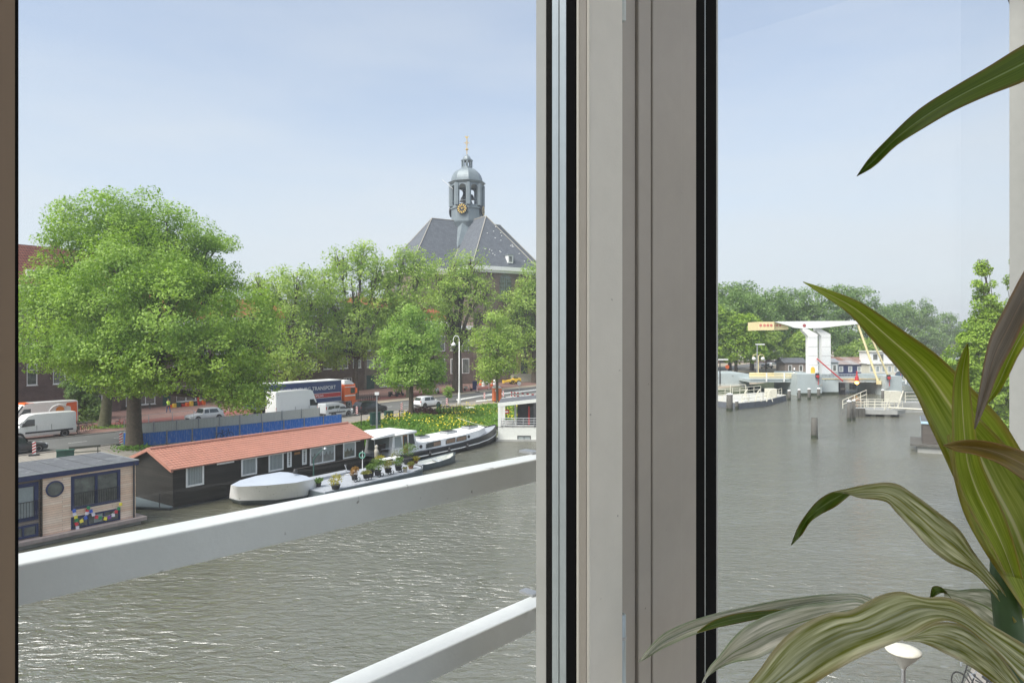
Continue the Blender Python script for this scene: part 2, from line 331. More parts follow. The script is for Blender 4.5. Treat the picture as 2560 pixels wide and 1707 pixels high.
def crown_points(lobes, nclump, per, csize, flat=.6, shell=.55):
    L = np.array(lobes, float); w = (L[:, 3]*L[:, 4]+L[:, 4]*L[:, 5]+L[:, 3]*L[:, 5]); w /= w.sum()
    k = rng.choice(len(L), nclump, p=w); d = rng.normal(size=(nclump, 3)); d /= np.linalg.norm(d, axis=1)[:, None]
    rr = shell+(1-shell)*rng.random(nclump)**.6
    C = L[k, :3]+d*L[k, 3:6]*rr[:, None]
    out = []; up = []
    cs = csize*(.45+1.0*rng.random(nclump)); npk = np.maximum(4, (per*(cs/csize)**2*(.6+.8*rng.random(nclump)))).astype(int)
    idx = np.repeat(np.arange(nclump), npk); off = rng.normal(size=(len(idx), 3)); off /= np.linalg.norm(off, axis=1)[:, None]; off *= (cs[idx]*(.25+.75*rng.random(len(idx))**.5)*.82)[:, None]; off[:, 2] *= flat
    off[:, 2] -= .35*(off[:, 0]**2+off[:, 1]**2)/cs[idx]       # drooping tufts
    pts = C[idx]+off; u = d[idx]*.7+np.array([0, 0, .7])
    return pts, u, C
def tree(name, base, lobes, leafm, barkm, nclump=300, per=60, csize=1.2, lsize=.3, trunk_r=.45, trunk_h=5, label=None, group=None, nbr=60, flat=.6, shell=.5, lean=(0, 0)):
    root = empty(name, base, 0, label, 'tree', group)
    pts, u, C = crown_points(lobes, nclump, per, csize, flat, shell)
    quadmesh('crown', leaves(pts, lsize, u, .6), leafm, root)
    b = MB(); b.smooth = True
    top = Vector((lean[0], lean[1], trunk_h))
    b.tube([(0, 0, -.3), (lean[0]*.05, lean[1]*.05, .25), (lean[0]*.3, lean[1]*.3, trunk_h*.35), (lean[0]*.7, lean[1]*.7, trunk_h*.75), top], [trunk_r*1.5, trunk_r*1.15, trunk_r*.95, trunk_r*.85, trunk_r*.75], 12)
    for l in lobes:
        c = Vector(l[:3]); mid = (top*.5+c*.5)+Vector(rng.normal(size=3)*.5); mid.z = min(mid.z, c.z)
        b.tube([top-Vector((0, 0, trunk_r)), mid, c], [trunk_r*.5, trunk_r*.34, trunk_r*.12], 6)
        near = sorted(range(len(C)), key=lambda i: (Vector(C[i])-c).length + random.random()*2)[:max(3, nbr//len(lobes))]
        for i in near:
            e = Vector(C[i]); m2 = c.lerp(e, .5)+Vector((random.uniform(-.4, .4), random.uniform(-.4, .4), random.uniform(0, .6)))
            b.tube([mid.lerp(c, random.random()), m2, e], [trunk_r*.14, trunk_r*.09, trunk_r*.03], 4)
    b.build('trunk', barkm, root); return root
# ================================================================ the setting: water, ground, streets
def watermat():
    m, t, b = nmat('canal_water'); b.inputs['Base Color'].default_value = (.118, .116, .080, 1); b.inputs['Roughness'].default_value = .13
    b.inputs['IOR'].default_value = 2.2; b.inputs['Specular IOR Level'].default_value = .75
    tcn = t.nodes.new('ShaderNodeTexCoord')
    def nz(sc, mapping, det=3, rough=.5):
        mp = t.nodes.new('ShaderNodeMapping'); mp.inputs['Scale'].default_value = mapping; mp.inputs['Rotation'].default_value = (0, 0, R(25))
        n = t.nodes.new('ShaderNodeTexNoise'); n.inputs['Scale'].default_value = sc; n.inputs['Detail'].default_value = det; n.inputs['Roughness'].default_value = rough; n.inputs['Distortion'].default_value = .6
        t.links.new(tcn.outputs['Object'], mp.inputs[0]); t.links.new(mp.outputs[0], n.inputs['Vector']); return n.outputs[0]
    a = nz(2.3, (.55, 1.35, 1), 4, .6); c = nz(.22, (1, 1.6, 1), 2)
    b1 = t.nodes.new('ShaderNodeBump'); b1.inputs['Strength'].default_value = 1; b1.inputs['Distance'].default_value = .25
    b2 = t.nodes.new('ShaderNodeBump'); b2.inputs['Strength'].default_value = 1; b2.inputs['Distance'].default_value = .15
    wp = nz(.045, (1, 2.2, 1), 3, .6); wm = t.nodes.new('ShaderNodeMapRange'); wm.inputs[1].default_value = .38; wm.inputs[2].default_value = .62; wm.inputs[3].default_value = .5; wm.inputs[4].default_value = 1.0
    t.links.new(wp, wm.inputs[0]); t.links.new(wm.outputs[0], b1.inputs['Strength']); t.links.new(c, b2.inputs['Height']); t.links.new(a, b1.inputs['Height']); t.links.new(b2.outputs[0], b1.inputs['Normal']); t.links.new(b1.outputs[0], b.inputs['Normal'])
    return m
M['water'] = watermat()
one('water', M['water'], None, 'add', [(-1500, -200, 0), (3000, -200, 0), (3000, 3500, 0), (-1500, 3500, 0)], [(0, 1, 2, 3)])['kind'] = 'structure'
def poly_st(name, pts, z, m, thick=None):
    b = MB(); vs = [ST(s, t) for s, t in pts]
    if thick: b.prism([(v.x, v.y) for v in vs], z-thick, z)
    else: b.add([(v.x, v.y, z) for v in vs], [tuple(range(len(vs)))])
    return struct(b.build(name, m))
# far bank: ground slab with a sloping embankment towards the water (polygons are listed counter-clockwise)
EDGE = [(-300, 52), (20, 52), (42, 51.5), (66, 49), (96, 47), (118, 41.5), (150, 38.5), (420, 36), (900, 40)]
TOPE = [(-300, 54.5), (20, 56), (42, 58.5), (66, 58.5), (96, 55), (118, 44.5), (150, 40.5), (420, 37.5), (900, 41.5)]
poly_st('ground', [(s, t) for s, t in TOPE]+[(900, -60), (900, -2000), (3500, -2000), (3500, 3000), (-300, 3000)], GZ-.012, M['sand'])
b = MB()
vs = [tuple(ST(s, t, -1.0)) for s, t in EDGE]+[tuple(ST(s, t, .25)) for s, t in EDGE]+[tuple(ST(s, t, GZ-.012)) for s, t in TOPE]; n = len(EDGE)
b.add(vs, [(i, n+i, n+i+1, i+1) for i in range(n-1)]+[(n+i, 2*n+i, 2*n+i+1, n+i+1) for i in range(n-1)])
struct(b.build('embankment', M['earth']))
# near quay, below our window
poly_st('quay', [(-300, -400), (900, -400), (900, -1), (60, -3.0), (46, -.65), (38, -.3), (24, .5), (16, 1.6), (-300, 2.0)], GZ, M['paving'], 2.5)
# pavement, road, lay-by, bike path and brick pavement, all parallel to the quay
poly_st('pavement', [(-200, 58.8), (120, 60.2), (120, 65.4), (-200, 65.4)], GZ+.004, M['sand'])
poly_st('near_pavement', [(-200, 58.7), (46, 58.7), (58, 62), (120, 63), (120, 65.38), (-200, 65.38)], GZ+.008, M['paving'])
poly_st('road', [(-200, 65.55), (400, 65.55), (400, 74.0), (-200, 74.0)], GZ-.004, M['asphalt'])
poly_st('layby', [(-200, 74.15), (72, 74.15), (72, 77.4), (-200, 77.4)], GZ+.004, M['redpave'])
poly_st('brick_pavement', [(-200, 77.5), (125, 77.5), (125, 110), (-200, 110)], GZ+.02, M['redpave'])
poly_st('bike_path', [(-200, 79.0), (110, 79.0), (110, 82.4), (-200, 82.4)], GZ+.03, M['bikered'])
poly_st('square', [(72, 74.15), (150, 74.15), (150, 110), (125.1, 110), (125.1, 77.4), (72, 77.4)], GZ+.012, M['sand'])
b = MB()
for t0 in (65.4, 74.0):
    b.T = Matrix.Rotation(ANG_U, 4, 'Z'); b.box((-200, t0, GZ-.2), (400, t0+.14, GZ+.11))
struct(b.build('kerb', M['kerb']))
b = MB(); b.T = Matrix.Rotation(ANG_U, 4, 'Z')
for k in range(0, 30): b.add([(x, y, GZ+.001) for x, y in ((-20+k*4, 69.7), (-18.4+k*4, 69.7), (-18.4+k*4, 69.82), (-20+k*4, 69.82))], [(0, 1, 2, 3)])
struct(b.build('lane_marking', M['mark']))
b = MB()
for pts in ([(1205, 988), (1345, 972), (1345, 975), (1205, 991)], [(1140, 998), (1230, 983), (1232, 985), (1142, 1001)], [(1190, 1001), (1341, 985), (1341, 988), (1190, 1004)], [(1255, 992), (1341, 981.5), (1341, 983.5), (1255, 994)]):
    b.add([tuple(P(x, y, GZ+.03)) for x, y in reversed(pts)], [(0, 1, 2, 3)])
struct(b.build('crossing_marking', M['mark']))
b = MB(); b.add([tuple(P(x, y, GZ+.021)) for x, y in [(1130, 1003), (1341, 993), (1560, 985), (1560, 962), (1341, 965), (1200, 985)]], [(0, 1, 2, 3, 4, 5)])
struct(b.build('junction_road', M['asphalt']))
# ================================================================ the window we look through
q = .909; Wd = Vector((q, 1, 0)).normalized(); Md = Vector((-Wd.y, Wd.x, 0)); ANG_W = math.atan2(Wd.y, Wd.x)
def aw(x, d):
    r = Vector(((x-1280)/FP, 1, 0)); return d*Wd.dot(r)/Md.dot(r)
def da(x, a):
    r = Vector(((x-1280)/FP, 1, 0)); return a*Md.dot(r)/Wd.dot(r)
WZ0, WZ1 = 8.80, 13.3; D0 = .50
win = empty('window', (0, 0, 0), ANG_W, 'tall grey framed window with a hinged left sash beside a wide fixed pane, seen from indoors', 'window')
a1, a2 = aw(1474, D0), aw(1558, D0); dd = {x: da(x, a1) for x in (1450, 1440, 1416, 1398, 1381, 1366, 1341)}
sash = MB(); sash.box((a1, D0, WZ0), (a2, dd[1450]-.0006, WZ1)); sash.box((a1-.001, dd[1450], WZ0), (a2-.003, dd[1440], WZ1)); sash.box((a1+.003, dd[1440], WZ0), (a2-.003, dd[1341]-.002, WZ1))
sash = bevel(sash.build('sash', M['frame'], win), .004, 3)
for nm, m, x0, x1 in (('gasket', 'gasket', 1440, 1416), ('spacer_bar', 'alu', 1416, 1399.5), ('spacer_bar', 'alu', 1397, 1381), ('gasket', 'gasket', 1381, 1366), ('outer_frame', 'outer', 1366, 1341)):
    one(nm, M[m], win, 'box', (a1-.0005, dd.get(x0, da(x0, a1))+.0002, WZ0), (a1+.03, dd.get(x1, da(x1, a1)), WZ1))
one('bead_shade', M['frame_b'], win, 'box', (a1-.0012, D0+.0045, WZ0), (a1+.001, dd[1450]-.0008, WZ1))  # thin darker strip over the sash side, painting its shade
# fixed frame right of the sash
df = .52; af = lambda x: aw(x, df)
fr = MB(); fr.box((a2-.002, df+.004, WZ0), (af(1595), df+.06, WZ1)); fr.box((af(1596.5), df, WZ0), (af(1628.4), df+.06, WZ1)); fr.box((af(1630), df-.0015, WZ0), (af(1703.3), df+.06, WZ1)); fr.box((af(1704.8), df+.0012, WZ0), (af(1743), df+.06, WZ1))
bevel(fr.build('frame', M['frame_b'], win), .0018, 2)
one('frame_joint', M['gasket'], win, 'box', (af(1590), df+.007, WZ0), (af(1740), df+.058, WZ1))
one('gasket', M['gasket'], win, 'box', (af(1743)+.0004, df+.006, WZ0), (aw(1762, df+.006), df+.05, WZ1))
one('spacer_bar', M['alu'], win, 'box', (aw(1762, df+.006)+.0002, df+.01, WZ0), (aw(1763.6, df+.01), df+.05, WZ1))
one('gasket', M['gasket'], win, 'box', (aw(1763.6, df+.01)+.0002, df+.012, WZ0), (aw(1791, df+.012), df+.05, WZ1))
one('outer_frame', M['outer'], win, 'box', (aw(1791, df+.012)+.0002, df+.014, WZ0), (aw(1795, df+.014), df+.06, WZ1))
AR = aw(2524, .55)
# left stile, close to the lens
aL = aw(47, D0); aB = aw(37, D0); one('stile', M['frame_dim'], win, 'box', (aL-.12, D0-.0, WZ0), (aB, D0+.05, WZ1)); one('gasket', M['gasket'], win, 'box', (aB+.0002, D0+.001, WZ0), (aL, D0+.06, WZ1))
pane_m = glassmat('pane_glass', .05, (.955, .97, .965))
pane_r = glassmat('wide_pane_glass', .018, (.955, .97, .965))
for nm, x0, x1, d, pm_ in (('glass_pane', aL, a1, dd[1416]+.001, pane_m), ('glass_pane', aw(1791, df+.012), AR+.01, df+.03, pane_r)):
    one(nm, pm_, win, 'add', [(x0, d, WZ0), (x1, d, WZ0), (x1, d, WZ1), (x0, d, WZ1)], [(0, 1, 2, 3)])
jb = MB(); jb.box((AR+.012, .30, WZ0), (AR+.1, .552, WZ1)); jb.build('jamb', M['outer'], win)
hx = aw(1558, D0)+.0062
for z0, z1 in ((CZ+.423, 12.4), (9.3, CZ-.368)):
    r_ = .0055; b = MB(); b.smooth = True; b.lathe([(r_*.6, z0), (r_, z0+.002), (r_, z1-.002), (r_*.6, z1)], 16, (hx, D0+.006, 0)); h = b.build('hinge', M['alu'], win)
one('hinge_collar', M['steel'], win, 'lathe', [(.0062, CZ-.402), (.0062, CZ-.398)], 16, (hx, D0+.006, 0))
# balcony rails outside the left sash
rail = empty('balcony_railing', (0, 0, 0), ANG_W, 'pale grey square tube balcony rails outside the left window', 'railing')
for zt in (CZ-.22, CZ-.489):
    bevel(one('rail', M['railm'], rail, 'box', (-.6, .803, zt-.042), (1.02, .846, zt)), .003, 3)
    one('bracket', M['steel'], rail, 'box', (aw(1319, .85), .838, zt+.0006), (1.0, .872, zt+.005))
# room shell and facade around the window
b = MB(); b.T = Matrix.Rotation(ANG_W, 4, 'Z')
b.box((-16, D0+.01, -1), (aL-.121, .63, 15.2)); b.box((AR+.80, D0+.06, -1), (18, .63, 15.2)); b.box((aL-.121, D0+.01, -1), (AR+.799, .63, WZ0-.003)); b.box((aL-.121, D0+.01, WZ1+.003), (AR+.799, .63, 15.2))
tag(b.build('apartment_facade', M['brick_brown']), 'brick outer wall of our own apartment building around the window', 'wall')
RW = mat('room_wall_paint', (.76, .745, .70), .8, var=.02)
def rbox(nm, a, c, m=RW):
    b = MB(); b.T = Matrix.Rotation(ANG_W, 4, 'Z'); b.box(a, c); return struct(b.build(nm, m))
rbox('floor', (-3, -5, 8.7), (4.2, D0+.009, 8.795), RW); rbox('ceiling', (-3, -1.6, 13.4), (4.2, D0+.009, 13.5))  # unseen ceiling cut short so sky light brightens the room
rbox('wall_right', (AR+.11, -2.5, 8.8), (AR+.25, .49, 13.39)); rbox('wall_left', (-3, -5, 9.21), (-2.9, .49, 13.39))
rbox('wall_front', (-2.89, .40, 8.8), (aL-.121, .505, 13.39))
rbox('wall_back', (-2.89, -5, 8.8), (AR+.1, -4.9, 9.7))  # kept low; added opening above lets sky light in from behind
# ================================================================ trees
def lob(base, Y, items):
    out = []
    for it in items:
        x, y, r = it[:3]; dy = it[3] if len(it) > 3 else 0; p = A(x, y, Y+dy); rr = r*Y/FP
        out.append((p.x-base.x, p.y-base.y, p.z-base.z, rr, rr*.95, rr*.88))
    return out
base = G(335, 1121); Y0 = base.y
big = lob(base, Y0, [(262,590,128,1),(350,560,105,3),(440,600,105,3),(520,650,95,4),(540,740,85,4),(175,640,85,2),(140,730,88,0),(330,700,145,-3),(420,790,135,-5),(250,790,125,-4),
    (600,800,92,1),(628,868,78,0),(618,938,60,-1),(100,830,85,-1),(165,868,72,-2),(290,888,92,-5),(425,888,92,-6),(525,895,82,-5),(70,790,75,2),(590,992,44,-4),(645,972,30,-2),(370,945,42,-6),(230,850,90,5),(420,700,120,6)])
tree('elm_tree', base, big, M['leaf_elm'], M['bark'], 900, 235, 1.5, .205, .64, 6.0, 'huge bright green elm on the quay behind the two houseboats', nbr=260, flat=.72, shell=.58)
base = G(260, 1068)
tree('elm_tree', base, lob(base, base.y, [(240,885,72),(300,870,80),(190,850,68),(270,840,80),(320,930,40)]), M['leaf_elm'], M['barkgreen'], 260, 80, 1.3, .3, .55, 6.5, 'leaning mossy tree trunk behind the road, partly hidden under the huge elm', nbr=40, lean=(.9, 0))
base = G(205, 1050)
tree('ivy_tree', base, lob(base, base.y, [(205,985,32),(215,1015,28),(200,950,35),(225,1035,22)]), M['leaf_far'], M['bark'], 130, 90, .9, .25, .5, 5, 'dark ivy covered trunk beside the orange and white van', nbr=10)
grp = 'street trees in a row across the road'
def rowtree(x, Y, items, label, lm='leaf_mid', n=300, per=30, cs=1.25, ls=.34, tr=.42, th=6.5, g=grp, bark='bark', shell=.4, nbr=120, z=GZ, flat=.75):
    base = A(x, 900, Y); base.z = z
    return tree('street_tree', base, lob(base, Y, items), M[lm], M[bark], n, per, cs, ls, tr, th, label, g, nbr, flat, shell)
rowtree(727, 104, [(690,715,52,2),(745,700,50,-2),(790,740,42,0),(650,735,42,1),(720,780,75),(650,830,55),(790,830,60),(735,890,70,-2),(680,880,50),(640,700,25)], 'thin crowned street tree rising behind the front of the parked trailer', n=640)
rowtree(890, 108, [(850,650,42),(905,640,48,2),(945,680,40),(810,700,42),(885,715,70),(830,760,55),(950,760,55),(880,820,75),(840,880,45),(925,860,40)], 'tall thin crowned street tree in front of the brown brick flats', n=700)
rowtree(1022, 112, [(1000,648,45),(1050,660,50),(960,690,40),(1015,730,75),(1060,770,60),(970,780,50),(1010,850,70,3),(940,820,40,3)], 'street tree standing just left of the church roof, behind the round young tree', n=640, bark='barkgreen')
rowtree(1143, 122, [(1130,670,50),(1180,665,50),(1150,700,55),(1090,710,50),(1120,740,60),(1190,720,50),(1150,740,80),(1215,735,38),(1215,790,48),(1110,810,50),(1170,830,60)], 'street tree with a dark thick trunk in front of the church', n=560, per=30, tr=.9, th=9)
rowtree(1337, 148, [(1335,700,50),(1300,750,50),(1290,820,50),(1350,780,85),(1330,870,60),(1375,700,60)], 'dense street tree at the right edge of the left sash, beside the church door', n=300, per=60, cs=1.9, ls=.45, tr=.7, th=9)
rowtree(1028, 86, [(1025,795,35),(990,835,45),(1065,840,45),(1028,870,65),(975,895,40),(1085,895,38),(1035,930,62),(985,940,32),(1075,945,32)], 'young round bright green tree on the quay behind the white barge', 'leaf_lime', n=190, per=150, cs=1.25, ls=.25, tr=.3, th=5.5, g='young trees on the quay', bark='bark', shell=.5, nbr=60)
rowtree(1243, 103, [(1238,800,32),(1212,845,38),(1272,850,38),(1240,880,52),(1220,920,38),(1265,915,32)], 'loose young tree in front of the orange toilet cabin', 'leaf_mid', n=240, per=44, cs=1.2, ls=.3, tr=.2, th=6.5, g='young trees on the quay', shell=.3, nbr=80)
rowtree(1120, 104, [(1118,975,12),(1124,985,9)], 'tiny sapling at the kerb beside the white lamp post', 'leaf_lime', n=26, per=30, cs=.45, ls=.22, tr=.05, th=1.6, g='young trees on the quay', nbr=12)
# beyond the bridge
g2 = 'tall trees along the far canal bank'
def far(x, Y, items, label, lm='leaf_far', n=330, per=48, cs=2.3, ls=.62, tr=.6, th=9): return rowtree(x, Y, items, label, lm, int(n*1.55), per, cs, ls, tr, th, g2, 'bark', .55, 30, flat=.6)
far(1880, 205, [(1820,745,45),(1880,740,42),(1930,760,45),(1850,800,70),(1920,820,60),(1800,790,50),(1760,760,60),(1740,820,60)], 'big dark tree standing behind the left end of the bridge beam', n=420)
far(2010, 212, [(1975,765,50),(2035,755,48),(2000,820,70),(1960,830,55),(2050,820,50),(2000,880,45)], 'big dark tree right behind the two white bridge towers', n=400)
far(2120, 235, [(2100,755,48),(2150,755,45),(2190,800,45),(2120,820,70),(2180,860,50),(2080,860,50)], 'domed tree right of the bridge towers, behind the moored houseboats', n=400)
far(2275, 262, [(2240,790,38),(2290,780,40),(2270,840,55),(2320,830,45),(2220,850,45)], 'hazy round tree seen above the large plant leaf', n=350)
far(2370, 300, [(2360,810,32),(2410,830,30),(2380,860,40),(2330,850,35),(2430,860,32),(2455,835,28)], 'hazy distant tree left of the tall slender tree', n=350)
far(2520, 280, [(2470,830,35),(2520,820,40),(2500,870,40),(2560,850,45)], 'hazy distant tree behind the tall slender tree', n=260)
far(2170, 222, [(2150,880,32),(2190,870,34),(2230,875,34),(2265,880,32),(2120,890,28)], 'low light green bushy tree above the houseboat roofs', 'leaf_mid', n=260, per=60, tr=.4, th=4)
far(1840, 178, [(1820,815,42),(1865,820,42),(1840,865,50),(1890,865,34),(1795,800,42),(1790,870,30)], 'bright yellowish tree at the left of the bridge approach', 'leaf_yel', n=300, per=46, cs=1.7, ls=.5, tr=.45, th=6)
far(1915, 190, [(1915,850,25),(1935,880,20),(1900,880,20),(1930,835,22)], 'slim young tree beside the double lamp at the bridge approach', 'leaf_mid', n=130, cs=1.4, ls=.5, tr=.2, th=5)
far(1990, 196, [(1990,870,26),(1985,895,20),(2010,850,24)], 'dark trunked tree behind the left bridge tower', 'leaf_mid', n=140, cs=1.6, ls=.5, tr=.8, th=5)
ft = [o for o in bpy.data.objects if o.get('group') == g2][0]
for k_, (s__, t__, sc_, l_) in enumerate(((150, 62, .9, 'leafy tree on the open quay, first one right of the church'), (168, 84, 1.0, 'leafy tree on the open quay, second one right of the church'), (150, 100, .95, 'leafy tree behind the open quay, third one right of the church'), (185, 58, .85, 'leafy tree on the open quay nearest the bridge ramp'), (205, 75, 1.0, 'leafy tree behind the bridge ramp'))):
    dup(ft, ST(s__, t__, GZ), k_*1.3, l_, 'trees on the open quay between church and bridge', sc_)
base = A(2522, 900, 38); base.z = GZ
tree('slender_tree', base, lob(base, 38, [(2460,668,16),(2456,705,22),(2470,755,34),(2455,800,34),(2495,805,36),(2440,850,42),(2500,860,45),(2400,905,42),(2460,915,50),(2520,920,45),(2430,960,45),(2490,975,55),(2535,1010,45),(2500,1045,45),(2540,600,10),(2545,650,14),(2540,700,18),(2548,760,24),(2540,850,30),(2390,950,30),(2510,1110,45)]),
    M['leaf_yel'], M['bark'], 800, 95, .36, .13, .16, 5, 'slender bright green tree with two pointed tops close by at the right window edge', nbr=50, flat=.8, shell=.4)
# ================================================================ wild bank with yellow flowers
def bankpts(n, s0, s1, t0, t1):
    s = s0+(s1-s0)*rng.random(n); te = np.interp(s, [p[0] for p in EDGE], [p[1] for p in EDGE]); tt = np.interp(s, [p[0] for p in TOPE], [p[1] for p in TOPE])
    k = rng.random(n)*1.25; t = te+(tt-te)*k; k2 = np.where(s < 62, np.minimum(k, .98), k); t = te+(tt-te)*k2; z = np.where(k2 < 1, .25+(GZ-.25)*k2, GZ)
    return np.stack([s*U.x+t*N.x, s*U.y+t*N.y, z], 1)
p = bankpts(52000, 47, 110, 0, 0); h = .18+.5*rng.random(len(p))**1.5*(.7+.6*np.sin(p[:, 0]*1.1)*np.cos(p[:, 1]*.9)); p[:, 2] += h*.5
tag(quadmesh('grass', leaves(p, .30, None, 1, .35), M['grassm']), 'tall wild grass and weeds covering the canal bank', 'grass', kind='stuff')
p = bankpts(3600, 53, 100, 0, 0); keep = (np.sin(p[:, 0]*.8+1)+np.cos(p[:, 1]*.7)+rng.normal(size=len(p))*.6) > -.2; p = p[keep]; p[:, 2] += .45+.35*rng.random(len(p))
tag(quadmesh('wildflowers', leaves(p, .12, (0, -.5, 1), .7, .9), M['flower']), 'yellow wildflowers scattered over the grassy bank', 'flowers', kind='stuff')
b_ = G(335, 1121); pp = rng.normal(size=(520, 3))*[.7, .6, .12]+[b_.x+.2, b_.y-.5, GZ+.2]
tag(quadmesh('weeds', leaves(pp, .25, None, 1, .35), M['grassm']), 'green weeds around the foot of the huge elm', 'weeds', kind='stuff')
pp = np.concatenate([rng.normal(size=(260, 3))*[1.2, .5, .08]+[G(x, y).x, G(x, y).y, GZ+.1] for x, y in ((290, 1068), (250, 1070), (205, 1056))])
tag(quadmesh('weeds', leaves(pp, .25, None, 1, .35), M['grassm']), 'dry verge weeds around the leaning mossy trunk', 'weeds', kind='stuff')
bs = G(1055, 1036); root = empty('shrub', bs, 0, 'low purple leaved shrub at the edge of the grassy bank', 'shrub')
pp = rng.normal(size=(1500, 3)); pp /= np.linalg.norm(pp, axis=1)[:, None]; pp = pp*[2.3, 1.0, .95]*(.7+.3*rng.random((1500, 1))); pp = pp[pp[:, 2] > -.1]; quadmesh('foliage', leaves(pp, .28, (0, 0, .3), 1), M['leaf_red'], root)
b = MB(); [b.tube([(0, 0, -.1), (x*1.5, y*.6, .7)], [.03, .01], 5) for x, y in rng.normal(size=(14, 2))*.6]; b.build('stem', M['bark'], root)
# ================================================================ church
CH = Vector((-10.9, 165, 0)); th = R(32)
AL = Vector((-math.cos(th), -math.sin(th), 0)); ARm = Vector((math.sin(th), -math.cos(th), 0))     # arms towards us
church = empty('church', (CH.x, CH.y, GZ), math.atan2(-AL.y, -AL.x), 'domed brick church with grey slate cross roof and clock lantern behind the trees', 'church')
# local frame: -x = left arm, -y = arm towards us/right
RZ, EZ, HW, RL, EL = 39.0-GZ, 27.0-GZ, 8.0, 9.3, 17.8
def arm_roof(b, ang):
    T = Matrix.Rotation(ang, 4, 'Z'); o = b.T; b.T = T; e = .5
    b.add([(0, 0, RZ), (0, -RL, RZ), (-HW-e, -EL-e, EZ-.4), (HW+e, -EL-e, EZ-.4), (HW+e, -HW-e, EZ-.4), (-HW-e, -HW-e, EZ-.4)], [(1, 2, 3), (0, 1, 3, 4), (0, 5, 2, 1)]); b.T = o
b = MB()
for k in range(4): arm_roof(b, k*math.pi/2)
b.build('roof', M['slate'], church)
b = MB()
for k in range(4):
    b.T = Matrix.Rotation(k*math.pi/2, 4, 'Z')
    for p, q_ in (((0, -RL, RZ+.1), (HW+.5, -EL-.5, EZ-.3)), ((0, -RL, RZ+.1), (-HW-.5, -EL-.5, EZ-.3)), ((0, 0, RZ+.1), (0, -RL, RZ+.1))): b.tube([p, q_], .10, 5)
    b.tube([(0, 0, RZ+.05), (HW+.4, -HW-.4, EZ-.3)], .12, 5)
b.build('roof_ridge', M['stone'], church)
b = MB(); holes = []
for k in range(4):
    b.T = Matrix.Rotation(k*math.pi/2, 4, 'Z')
    b.box((-HW, -EL, 0), (HW, -HW, EZ-.6))
b.T = Matrix.Identity(4); b.box((-HW, -HW, 0), (HW, HW, EZ-.7)); b.build('wall', M['brick_church'], church)
b = MB()
for k in range(4):
    b.T = Matrix.Rotation(k*math.pi/2, 4, 'Z'); b.box((-HW-.7, -EL-.7, EZ-1.3), (HW+.7, -HW+.2, EZ-.45)); b.box((-HW-.35, -EL-.35, EZ-1.8), (HW+.35, -HW+.1, EZ-1.3))
b.build('cornice', M['white'], church)
for k in (0, 3):                                 # low corner buildings and arched windows on the arms facing us
    T = Matrix.Rotation(k*math.pi/2, 4, 'Z')
    for x in ((0,) if k == 0 else (0,)):
        for zz, hh, ww in ((EZ-8.0, 4.6, 1.5),):
            a = MB(); a.T = T; pr = [(x-ww, zz), (x+ww, zz)]+[(x+ww*math.cos(t_), zz+hh+ww*math.sin(t_)) for t_ in np.linspace(0, math.pi, 9)]
            a.prismy(pr, -EL-.05, -EL+.3); w_ = a.build('window', M['wpane'], church)
            a = MB(); a.T = T
            for xx in (-.9, -.3, .3, .9): a.box((x+xx-.05, -EL-.12, zz), (x+xx+.05, -EL-.06, zz+hh+.8))
            for z_ in np.arange(zz+.8, zz+hh+1, .9): a.box((x-ww, -EL-.10, z_-.05), (x+ww, -EL-.055, z_+.05))
            a.build('glazing_bar', M['lead'], w_)
b = MB()
b.T = Matrix.Rotation(0, 4, 'Z')
for q0_, q1_ in (((-EL+.2, -EL+.2, 0), (-HW-.01, -HW-.01, 11.5)), ((HW+.01, -EL+.2, 0), (EL-.2, -HW-.01, 11.5)), ((-EL+.2, HW+.01, 0), (-HW-.01, EL-.2, 11.5))): one('corner_block', M['brick_church'], church, 'box', q0_, q1_)
for x_ in (-15.5, -12.5, -9.8):
    for z_ in (2.2, 7.0): o = one('window', M['white'], church, 'box', (x_-.85, -EL+.08, z_), (x_+.85, -EL+.19, z_+3.2)); one('pane', M['wpane'], o, 'box', (x_-.7, -EL+.05, z_+.15), (x_+.7, -EL+.079, z_+3.05))
b = MB()
for sx, sy in ((-1, -1), (1, -1)):
    one('corner_cornice', M['white'], church, 'box', (sx*(EL+.1) if sx < 0 else HW+.02, -EL-.1, 11.5), (-HW-.02 if sx < 0 else EL+.1, -HW-.02, 12.3))
# dormer on the end hip of the right arm, roof hooks
dz = EZ+1.6; dy = -EL-.5+(2.0)*(EL+.5-RL)/(RZ-EZ+.4); b = MB(); b.box((.7, dy-1.0, EZ+.5), (2.0, dy+1.4, EZ+2.3)); dm = b.build('dormer', M['white'], church)
one('pane', M['wpane'], dm, 'box', (.95, dy-1.06, EZ+.8), (1.75, dy-.98, EZ+2.0)); one('dormer_roof', M['lead'], dm, 'prismy', [(.5, EZ+2.302), (2.2, EZ+2.302), (2.2, EZ+2.45), (.5, EZ+2.45)], dy-1.2, dy+2.4)
b = MB()
for _ in range(22):
    v = random.uniform(.1, .9); hw = HW*v*.9; one('roof_hook', M['white'], church, 'box', (x0 := random.uniform(-hw, hw), (yy := -RL-(EL-RL+.5)*v)-.15, (zz := RZ-(RZ-EZ+.4)*v)), (x0+.16, yy+.1, zz+.15))
